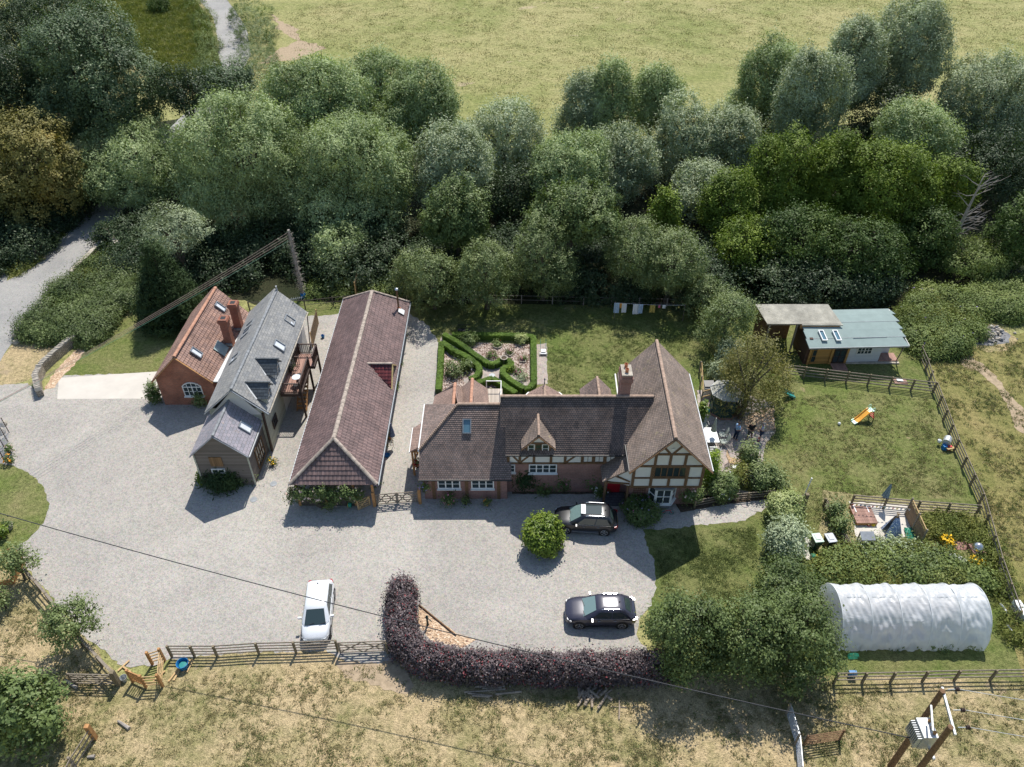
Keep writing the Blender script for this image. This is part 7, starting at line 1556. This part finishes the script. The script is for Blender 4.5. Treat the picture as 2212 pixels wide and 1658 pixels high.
for i in range(3): MB().lathe((tcx.x+.2, tcx.y-.3+i*.3, 6.1), [(.05, 0), (.08, .06), (.04, .1), (.08, .16), (.03, .25)], 10).build('bushing', m_oak2, hp)
MB().beam((20.3, 17.2, 4.95), (20.3, 19.2, 4.95), .12, .12).build('platform_beam', m_galv, hp)
def wire(label, pts, r=.02, mat=None, name='overhead_wire', group=None, sag=.5, n=24):
    a, b = Vector(pts[0]), Vector(pts[1]); P = [a.lerp(b, i/n)-V(0, 0, sag*4*(i/n)*(1-i/n)) for i in range(n+1)]
    return tag(MB().tube(P, r, 5).build(name, mat or m_wire_d, None, loc=tuple(a)), label, 'wire', group)
for k, p in enumerate(ins): wire(('pale power wire from the far pole insulator', 'pale power wire from the middle insulator', 'pale power wire from the nearest insulator')[k], [p, p+V(22, -3.2+0*k, .2)], .016, m_wire_l, group='power wires leaving the transformer to the right')
# service cable crossing the yard from the left edge to the transformer pole
wire('thick twisted cable crossing the whole yard to the transformer poles', [g(-40, 1098, 7.5), V(20.0, 18.0, 5.2)], .028, m_wire_d, 'service_cable', sag=.9, n=60)
bp = empty('creeper_covered_pole', g(655, 642), 'slanting pole wrapped in dead grey creeper', 'power pole'); b0 = g(655, 642); top = b0+V(-.1, .0, 7.4)
MB().tube([b0, top], [.15, .12], 8).build('pole', m_deadwood, bp)
mb = MB(); rr = random.Random(4)
for i in range(420): t = rr.uniform(.08, .95); p = b0.lerp(top, t); a_ = rr.uniform(0, 2*pi); L = rr.uniform(.25, .75)*(1-.5*t); q = p+V(cos(a_)*L, sin(a_)*L, rr.uniform(-.2, .35)); mb.tube([p, p.lerp(q, .5)+V(0, 0, .05), q], [.02, .014, .008], 3, False)
mb.build('dead_creeper', m_deadwood, bp); MB().lathe(b0, [(.3, 0), (.3, .3), (.1, .5)], 8).build('flower_tub', m_blue, bp)
for k in range(4):
    z = 7.2-.27*k; wire(('highest', 'second highest', 'third', 'lowest')[k]+' copper wire from the creeper covered pole over the brick cottage', [V(top.x, top.y, z), g(-150, 946, 6.6-.24*k)], .011, m_wire_c if k < 3 else m_tarp, group='wires from the creeper covered pole', sag=.35, n=40)
# dead tree right
dt = empty('dead_tree', g(2040, 566), 'bare dead tree with pale branches among the alders', 'tree'); b0 = g(2040, 566); P = [b0, b0+V(.1, .2, 2), b0+V(.3, .3, 4), b0+V(.4, .3, 6), b0+V(.6, .4, 8), b0+V(.6, .4, 9)]
MB().tube(P, [.28, .24, .2, .14, .08, .03], 7).build('trunk', m_deadwood, dt); mb = MB(); rr = random.Random(8)
for i in range(26):
    t = rr.uniform(1.0, 4.8); k = int(t); p = P[k].lerp(P[k+1], t-k); sd_ = 1 if rr.random() < .75 else -1; L = rr.uniform(.9, 3.0)*(1.15-.15*t); q = p+V(sd_*L, rr.uniform(-.8, .8), rr.uniform(.1, 1.2)); m = p.lerp(q, .5)+V(0, 0, rr.uniform(-.3, .3)); mb.tube([p, m, q], [.06, .04, .012], 4, False)
    for j in range(3): s_ = m.lerp(q, rr.random()); mb.tube([s_, s_+V(sd_*rr.uniform(.3, .9), rr.uniform(-.4, .4), rr.uniform(-.3, .7))], [.025, .008], 3, False)
mb.build('branches', m_deadwood, dt)
# ---------------------------------------------------------------- cars
def carpaint(name, c, flake=.0, rough=.22): 
    n = NT(name); n.set(n.b, 'Coat Weight', .6); n.set(n.b, 'Coat Roughness', .16); f = n.noise(180, 2, .5, n.co()); return n.fin(n.ramp(f, [(.3, tuple(x*.9 for x in c)), (.7, tuple(x*1.15+flake for x in c))]), rough+.12, .45, .1)
m_cblack = carpaint('black_car_paint', (.012, .013, .017), .004); m_cblue = carpaint('midnight_car_paint', (.028, .028, .048), .012); m_csilver = carpaint('silver_white_car_paint', (.66, .68, .70), .02, .3)
m_cglass = NT('car_glass').fin((.035, .055, .055), .03, 1.); m_wscreen = NT('windscreen_glass').fin((.16, .24, .23), .06, 1.)
m_tyre = plain('tyre_rubber', (.018, .018, .018), .8, .1); m_alloy = plain('alloy_wheel', (.45, .46, .47), .3, .05, 4, .6, .7); m_chrome = plain('chrome_trim', (.75, .76, .78), .15, .03, 4, .7, .9); m_lamp = NT('headlamp_lens').fin((.55, .58, .6), .08, .9); m_tail = NT('tail_lamp_lens').fin((.35, .01, .015), .15, .8)
def car(label, paint, near_f, near_r, side, st, belt, roofp, zr, W2, wheel_r=.34, wb=(1.33, -1.30), rails=None, sun_roof=False, star=False, zb=.97, spoke=5, mirror=True, wsm=None):
    """near_f, near_r: ground contact of the front and rear wheel on the viewer's side; side=+1 if that side is the car's left"""
    h = (near_f-near_r).normalized(); lf = V(-h.y, h.x, 0); c = (near_f+near_r)/2-lf*side*(W2-.1); c.z = 0
    r = empty('parked_car', c, label, 'car', 'cars parked on the gravel'); rz = math.atan2(h.y, h.x); M_ = lambda p: V(*p)+c
    mb = MB(); rings = []
    for x, w, z0, zt in st:
        half = [(w*.90, z0), (w*.985, z0+.1), (w, z0+.28), (w*.985, zt-.22), (w*.95, zt-.07), (w*.80, zt), (w*.45, zt+.025), (0, zt+.035)]
        rings.append([M_((x, -y, z)) for y, z in half]+[M_((x, y, z)) for y, z in half[::-1][1:]])
    n = len(rings[0])
    for a, b in zip(rings, rings[1:]):
        for k in range(n-1): mb.poly([a[k], b[k], b[k+1], a[k+1]])
        mb.poly([a[n-1], b[n-1], b[0], a[0]])
    mb.poly(rings[0]); mb.poly(rings[-1][::-1])
    # cabin shell: belt ring, cant rail ring, roof ring
    def ring(p, z, zf): xr, xf, w, k = p; return [(xf, -w*.80, z+zf), (xf-k, -w, z), (xr+k*.7, -w, z), (xr, -w*.66, z), (xr, w*.66, z), (xr+k*.7, w, z), (xf-k, w, z), (xf, w*.80, z+zf)]
    R0 = ring(belt, zb, .0); R1 = ring(roofp, zr-.09, -.01); R2 = ring((roofp[0]+.10, roofp[1]-.14, roofp[2]-.10, roofp[3]), zr-.02, 0); R3 = ring((roofp[0]+.5, roofp[1]-.5, roofp[2]-.35, roofp[3]), zr, 0)
    for A_, B_ in ((R0, R1), (R1, R2), (R2, R3)):
        for k in range(8): mb.poly([M_(A_[k]), M_(A_[(k+1) % 8]), M_(B_[(k+1) % 8]), M_(B_[k])])
    top = (sum(p[0] for p in R3)/8, 0, zr+.012)
    for k in range(8): mb.poly([M_(R3[k]), M_(R3[(k+1) % 8]), M_(top)])
    mb.build('body', paint, r, smooth=True)
    def panel(name, q, mat, inset=.06, off=.012, lo=.0, hi=1., hint=None):
        q = [M_(p) for p in q]; a, b, c2, d = q; a2, b2 = a.lerp(d, lo), b.lerp(c2, lo); d2, c3 = a.lerp(d, hi), b.lerp(c2, hi); nn = (b2-a2).cross(d2-a2).normalized()
        ctr = (a2+b2+c3+d2)/4
        if nn.dot(ctr-(c+V(0, 0, .8))) < 0: nn = -nn
        m2 = MB(); qq = [p.lerp(ctr, inset)+nn*off for p in (a2, b2, c3, d2)]; m2.prism(qq, nn*.006); return m2.build(name, mat, r)
    panel('windscreen', (R0[0], R0[7], R1[7], R1[0]), wsm or m_wscreen, .0, .012, .04, .97); 
    panel('rear_window', (R0[3], R0[4], R1[4], R1[3]), m_cglass, .04, .014, .35, .95)
    for k, nm in ((1, 'side'), (5, 'side')):
        a, b, c2, d = R0[k], R0[k+1], R1[k+1], R1[k]; L_ = lambda p, q, t: tuple(Vector(p).lerp(Vector(q), t))
        for t0, t1 in ((.06, .44), (.47, .92)): panel('side_window', (L_(a, b, t0), L_(a, b, t1), L_(d, c2, min(t1, .90)), L_(d, c2, t0+(.04 if t0 < .1 else 0))), m_cglass, .0, .013, .08, .9)
        m2 = MB(); m2.beam(M_(L_(a, b, .05)), M_(L_(a, b, .93)), .02, .03); m2.build('window_trim', m_chrome, r)
    for x in wb:
        for s in (-1, 1):
            arch = MB(); arch.tube([M_((x, s*(W2-.06), wheel_r)), M_((x, s*(W2+.004), wheel_r))], wheel_r+.07, 20); arch.build('wheel_arch', m_black, r)
            w_ = MB().tube([M_((x, s*(W2-.12), wheel_r)), M_((x, s*(W2+.012), wheel_r))], wheel_r, 20).build('wheel', m_tyre, r)
            rm = MB(); y = s*(W2+.018); rm.tube([M_((x, y-.01*s, wheel_r)), M_((x, y, wheel_r))], .06, 8)
            for k in range(spoke):
                a_ = k*2*pi/spoke+.3; rm.quadbox(M_((x+cos(a_)*.13, y, wheel_r+sin(a_)*.13)), (cos(a_)*.11, 0, sin(a_)*.11), (0, .008, 0), (-sin(a_)*.028, 0, cos(a_)*.028))
            P_ = [M_((x+cos(i*pi/10)*.235, y, wheel_r+sin(i*pi/10)*.235)) for i in range(21)]; rm.tube(P_, .018, 5, False); rm.build('rim', m_alloy, w_)
    f, fw, fz0, fzt = st[-2]; f1 = st[-1]
    for s in (-1, 1):
        MB().quadbox(M_((f-.03, s*(fw-.12), fzt-.14)), (.13, -s*.09, 0), (.0, .1, 0), (0, 0, .07)).build('headlight', m_lamp, r, bevel=.02)
        b0, bw, bz0, bzt = st[1]; MB().quadbox(M_((b0+.03, s*(bw-.08), bzt-.13)), (.13, s*.05, 0), (0, .08, 0), (0, 0, .075)).build('tail_light', m_tail, r, bevel=.02)
        if mirror:
            MB().quadbox(M_((belt[1]-belt[3]-.28, s*(W2+.10), zb+.06)), (.05, 0, 0), (0, .11, 0), (0, 0, .07)).build('wing_mirror', paint, r, bevel=.03)
        for x in (.15, -.85): MB().quadbox(M_((x, s*(W2+.005), zb-.12)), (.09, 0, 0), (0, .012, 0), (0, 0, .014)).build('door_handle', m_chrome if paint != m_csilver else m_grey, r)
        sm = MB()
        for x in (.72, -.28, -1.12): sm.quadbox(M_((x, s*(W2-.004), .62)), (.006, 0, 0), (0, .008, 0), (0, 0, .30))
        sm.build('door_seam', m_black, r); MB().quadbox(M_((0, s*(W2+.002), .30)), (.95, 0, 0), (0, .012, 0), (0, 0, .025)).build('sill_trim', m_chrome if paint == m_cblack else m_black, r)
        if rails: MB().tube([M_((roofp[0]+.25, s*(roofp[2]-.06), zr)), M_((roofp[0]+.4, s*(roofp[2]-.07), zr+.05)), M_((roofp[1]-.5, s*(roofp[2]-.07), zr+.05)), M_((roofp[1]-.3, s*(roofp[2]-.06), zr))], .022, 6).build('roof_rail', m_chrome, r)
    MB().quadbox(M_((f1[0]-.02, 0, (f1[2]+f1[3])/2+.05)), (.03, 0, 0), (0, f1[1]*.8, 0), (0, 0, .08)).build('grille', m_black, r); MB().quadbox(M_((f1[0]+.015, 0, f1[2]+.03)), (.008, 0, 0), (0, .26, 0), (0, 0, .055)).build('number_plate', m_white, r)
    MB().quadbox(M_((st[0][0]-.01, 0, .75)), (.008, 0, 0), (0, .26, 0), (0, 0, .055)).build('number_plate', m_yellowpl, r)
    b = MB(); 
    for s in (-.5, .25): b.beam(M_((belt[1]-.02, s, zb+.06)), M_((belt[1]-.12, s+.45, zb+.12)), .02)
    b.build('wiper', m_black, r)
    if sun_roof: MB().quadbox(M_((-.35, 0, zr+.012)), (.72, 0, 0), (0, .42, 0), (0, 0, .006)).build('sunroof', m_cglass, r); MB().quadbox(M_((.2, 0, zr+.022)), (.16, 0, 0), (0, .42, 0), (0, 0, .004)).build('sunroof_blind', m_lead, r)
    MB().lathe(M_((roofp[0]+.3, 0, zr-.01)), [(.05, 0), (.035, .05), (.01, .09)], 6).build('aerial_fin', m_black, r)
    if star:
        g_ = MB(); X = f1[0]+.02; zc = (f1[2]+f1[3])/2+.08; g_.tube([M_((X, cos(a)*.085, zc+sin(a)*.085)) for a in [i*pi/8 for i in range(17)]], .010, 5, False)
        for k in range(3): a = pi/2+k*2*pi/3; g_.tube([M_((X, 0, zc)), M_((X, cos(a)*.085, zc+sin(a)*.085))], .010, 4)
        g_.build('bonnet_emblem', m_chrome, r)
        for z in (-.05, .05): MB().quadbox(M_((X-.03, 0, zc+z)), (.02, 0, 0), (0, f1[1]*.75, 0), (0, 0, .012)).build('grille_bar', m_chrome, r)
    # seats and dash seen through the screen
    r.rotation_euler = (0, 0, rz); return r
SUV = [(-2.2, .66, .5, .86), (-2.12, .80, .36, .96), (-1.85, .875, .28, 1.0), (-1.1, .90, .25, 1.02), (0, .905, .24, 1.02), (.8, .905, .24, 1.01), (1.25, .90, .25, .99), (1.7, .875, .28, .94), (2.0, .80, .34, .86), (2.16, .64, .40, .74)]
car('black parked car with sunroof and chrome roof rails, nearer the house', m_cblack, g(1223.5, 1151.6), g(1303.6, 1156), 1, SUV, (-2.02, 1.15, .84, .22), (-1.62, .32, .68, .10), 1.66, .90, .35, rails=True, sun_roof=True)
car('dark blue parked car with silver roof rails above the copper hedge', m_cblue, g(1252, 1356.6), g(1341.6, 1356.6), 1, SUV, (-2.05, 1.12, .83, .26), (-1.45, .30, .64, .12), 1.58, .90, .34, rails=True, spoke=5)
MPV = [(-2.12, .64, .5, .86), (-2.05, .78, .34, .94), (-1.8, .86, .27, .97), (-1.0, .885, .24, .98), (0, .89, .24, .98), (.9, .885, .24, .97), (1.25, .87, .25, .95), (1.65, .84, .28, .88), (1.98, .74, .33, .76), (2.12, .56, .36, .64)]
car('silver white parked car facing the paddock fence', m_csilver, g(713.8, 1370), g(721.4, 1291), 1, MPV, (-2.0, 1.30, .82, .30), (-1.65, .42, .66, .16), 1.58, .885, .32, wb=(1.35, -1.35), star=True, spoke=7, wsm=m_cglass)
# ---------------------------------------------------------------- people
def skinmesh(name, V_, E_, Rd, mat, parent, sub=1):
    me = bpy.data.meshes.new(name); me.from_pydata([tuple(Vector(v)) for v in V_], E_, []); o = link(name, me, mat, parent)
    o.modifiers.new('skin', 'SKIN'); 
    if not me.skin_vertices: 
        import bmesh
        bm = bmesh.new(); bm.from_mesh(me); bm.verts.layers.skin.verify(); bm.to_mesh(me); bm.free()
    for i, r_ in enumerate(Rd): me.skin_vertices[0].data[i].radius = (r_, r_) if not isinstance(r_, tuple) else r_
    me.skin_vertices[0].data[0].use_root = True
    s = o.modifiers.new('sub', 'SUBSURF'); s.levels = s.render_levels = sub; return o
def person(label, base, rz, skin, shirt, legs, shoe, J, long_legs=True, hair=None, hat=None, vest=None, scale=1.):
    r = empty('person', base, label, 'person'); sk = plain('skin', skin, .6, .08, 9.)
    P = dict(pel=(0, 0, .96), sp=(0, 0, 1.14), ch=(0, .01, 1.32), ns=(0, 0, 1.46), nk=(0, .01, 1.53), h1=(0, .03, 1.61), h2=(0, .025, 1.69), h3=(0, .01, 1.76),
             sl=(-.19, 0, 1.42), sr=(.19, 0, 1.42), el=(-.26, .02, 1.14), er=(.26, .02, 1.14), wl=(-.2, .2, 1.05), wr=(.2, .2, 1.05),
             hl=(-.09, 0, .9), hr=(.09, 0, .9), kl=(-.11, .02, .5), kr=(.11, .02, .5), al=(-.12, -.02, .09), ar=(.12, -.02, .09), tl=(-.13, .14, .03), tr=(.13, .14, .03)); P.update(J)
    rad = dict(pel=.13, sp=.125, ch=.14, ns=.08, nk=.052, h1=.075, h2=.092, h3=.06, sl=.06, sr=.06, el=.043, er=.043, wl=.028, wr=.028, hl=.09, hr=.09, kl=.06, kr=.06, al=.04, ar=.04, tl=.035, tr=.035)
    K = list(P); ed = [('pel', 'sp'), ('sp', 'ch'), ('ch', 'ns'), ('ns', 'nk'), ('nk', 'h1'), ('h1', 'h2'), ('h2', 'h3'), ('ch', 'sl'), ('ch', 'sr'), ('sl', 'el'), ('el', 'wl'), ('sr', 'er'), ('er', 'wr'), ('pel', 'hl'), ('pel', 'hr'), ('hl', 'kl'), ('kl', 'al'), ('al', 'tl'), ('hr', 'kr'), ('kr', 'ar'), ('ar', 'tr')]
    VV = [Vector(P[k]) for k in K]; RR = [rad[k] for k in K]; EE = [(K.index(a), K.index(b)) for a, b in ed]
    for s, w, e in ((-1, 'wl', 'el'), (1, 'wr', 'er')):          # palm, four fingers, thumb
        d = (Vector(P[w])-Vector(P[e])).normalized(); sd_ = d.cross(V(0, 0, 1)).normalized(); dn = V(0, 0, -1); wi = K.index(w)
        VV.append(Vector(P[w])+d*.06); RR.append(.030); pm = len(VV)-1; EE.append((wi, pm))
        for k in range(4):
            b0 = Vector(P[w])+d*.10+sd_*(k-1.5)*.021; VV.append(b0); RR.append(.010); EE.append((pm, len(VV)-1)); VV.append(b0+d*.035+dn*.02*(1+.2*k)); RR.append(.009); EE.append((len(VV)-2, len(VV)-1)); VV.append(b0+d*.04+dn*.05); RR.append(.008); EE.append((len(VV)-2, len(VV)-1))
        VV.append(Vector(P[w])+d*.05-sd_*s*.04+dn*.01); RR.append(.011); EE.append((pm, len(VV)-1)); VV.append(Vector(P[w])+d*.09-sd_*s*.05+dn*.02); RR.append(.009); EE.append((len(VV)-2, len(VV)-1))
    VV.append(Vector(P['h2'])+V(0, .105, -.02)); RR.append(.016); EE.append((K.index('h2'), len(VV)-1))
    skinmesh('body', VV, EE, RR, sk, r)
    def cloth(nm, ks, es, add, mat): skinmesh(nm, [P[k] for k in ks], [(ks.index(a), ks.index(b)) for a, b in es], [rad[k]+add for k in ks], mat, r)
    P['ml'] = tuple(Vector(P['sl']).lerp(Vector(P['el']), .75)); P['mr'] = tuple(Vector(P['sr']).lerp(Vector(P['er']), .75)); rad['ml'] = rad['mr'] = .05
    cloth('shirt', ['pel', 'sp', 'ch', 'ns', 'sl', 'sr', 'ml', 'mr'], [('pel', 'sp'), ('sp', 'ch'), ('ch', 'ns'), ('ch', 'sl'), ('ch', 'sr'), ('sl', 'ml'), ('sr', 'mr')], .022, shirt)
    if long_legs: cloth('trousers', ['pel', 'hl', 'hr', 'kl', 'kr', 'al', 'ar'], [('pel', 'hl'), ('pel', 'hr'), ('hl', 'kl'), ('kl', 'al'), ('hr', 'kr'), ('kr', 'ar')], .024, legs)
    else: cloth('shorts', ['pel', 'hl', 'hr', 'kl', 'kr'], [('pel', 'hl'), ('pel', 'hr'), ('hl', 'kl'), ('hr', 'kr')], .03, legs)
    for a, t in (('al', 'tl'), ('ar', 'tr')): skinmesh('shoe', [P[a][:2]+(.06,), tuple(Vector(P[a][:2]+(.045,)).lerp(Vector(P[t][:2]+(.045,)), .6)), P[t][:2]+(.04,)], [(0, 1), (1, 2)], [.055, .05, .042], shoe, r)
    h = Vector(P['h2'])
    if hair: MB().lathe(h+V(0, -.02, -.02), [(.1, 0), (.108, .05), (.09, .1), (.05, .13), (.01, .14)], 12).build('hair', hair, r, smooth=True)
    if hat: MB().lathe(h+V(0, 0, .04), [(.17, 0), (.11, .015), (.1, .08), (.07, .1), (.01, .1)], 14).build('hat', hat, r, smooth=True)
    if vest: cloth('vest', ['sp', 'ch', 'sr'], [('sp', 'ch'), ('ch', 'sr')], .036, vest)
    # mesh data were laid out around the origin: move them to the base
    for c_ in bpy.data.objects:
        if c_.parent == r and c_.name.split('.')[0] in ('hair', 'hat'): c_.location = Vector(base)
    r.rotation_euler = (0, 0, rz); r.scale = (scale,)*3; return r
cl_ = lambda n_, c: plain(n_, c, .85, .15, 8., .2)
person('person in light blue shirt and navy trousers holding hands together, nearest the table', g(1588, 950), -1.2, (.42, .24, .17), cl_('light_blue_shirt', (.28, .44, .66)), cl_('navy_trousers', (.02, .035, .07)), cl_('brown_shoes', (.30, .13, .06)),
       dict(wl=(-.08, .27, 1.12), wr=(.08, .28, 1.12), al=(-.1, -.1, .09), tl=(-.12, .06, .03), kl=(-.1, -.01, .5)), hair=cl_('brown_hair', (.10, .07, .05)), scale=1.05)
person('person in black shirt and straw hat looking down at a controller', g(1617, 950), pi+.1, (.40, .23, .16), cl_('black_shirt', (.015, .015, .018)), cl_('dark_grey_shorts', (.07, .075, .07)), cl_('black_boots', (.02, .02, .02)),
       dict(h1=(0, .05, 1.6), h2=(0, .06, 1.67), h3=(0, .05, 1.74), wl=(-.08, .26, 1.1), wr=(.08, .26, 1.1), al=(-.17, -.02, .09), ar=(.17, .02, .09), tl=(-.2, .14, .03), tr=(.2, .17, .03), kl=(-.14, .03, .5), kr=(.14, .04, .5)), False, hat=cl_('straw_hat', (.52, .38, .22)), scale=1.05)
person('person in grey shirt, navy shorts and yellow vest with folded arms', g(1641, 951), 1.25, (.40, .23, .17), cl_('pale_grey_shirt', (.46, .44, .50)), cl_('navy_shorts', (.03, .045, .09)), cl_('red_shoes', (.45, .03, .03)),
       dict(el=(-.25, .1, 1.17), er=(.25, .1, 1.17), wl=(.06, .2, 1.2), wr=(-.06, .22, 1.18), al=(-.18, .02, .09), tl=(-.2, .18, .03), kl=(-.14, .05, .5)), False, hair=cl_('grey_hair', (.34, .31, .28)), vest=cl_('yellow_vest', (.62, .85, .06)), scale=1.03)
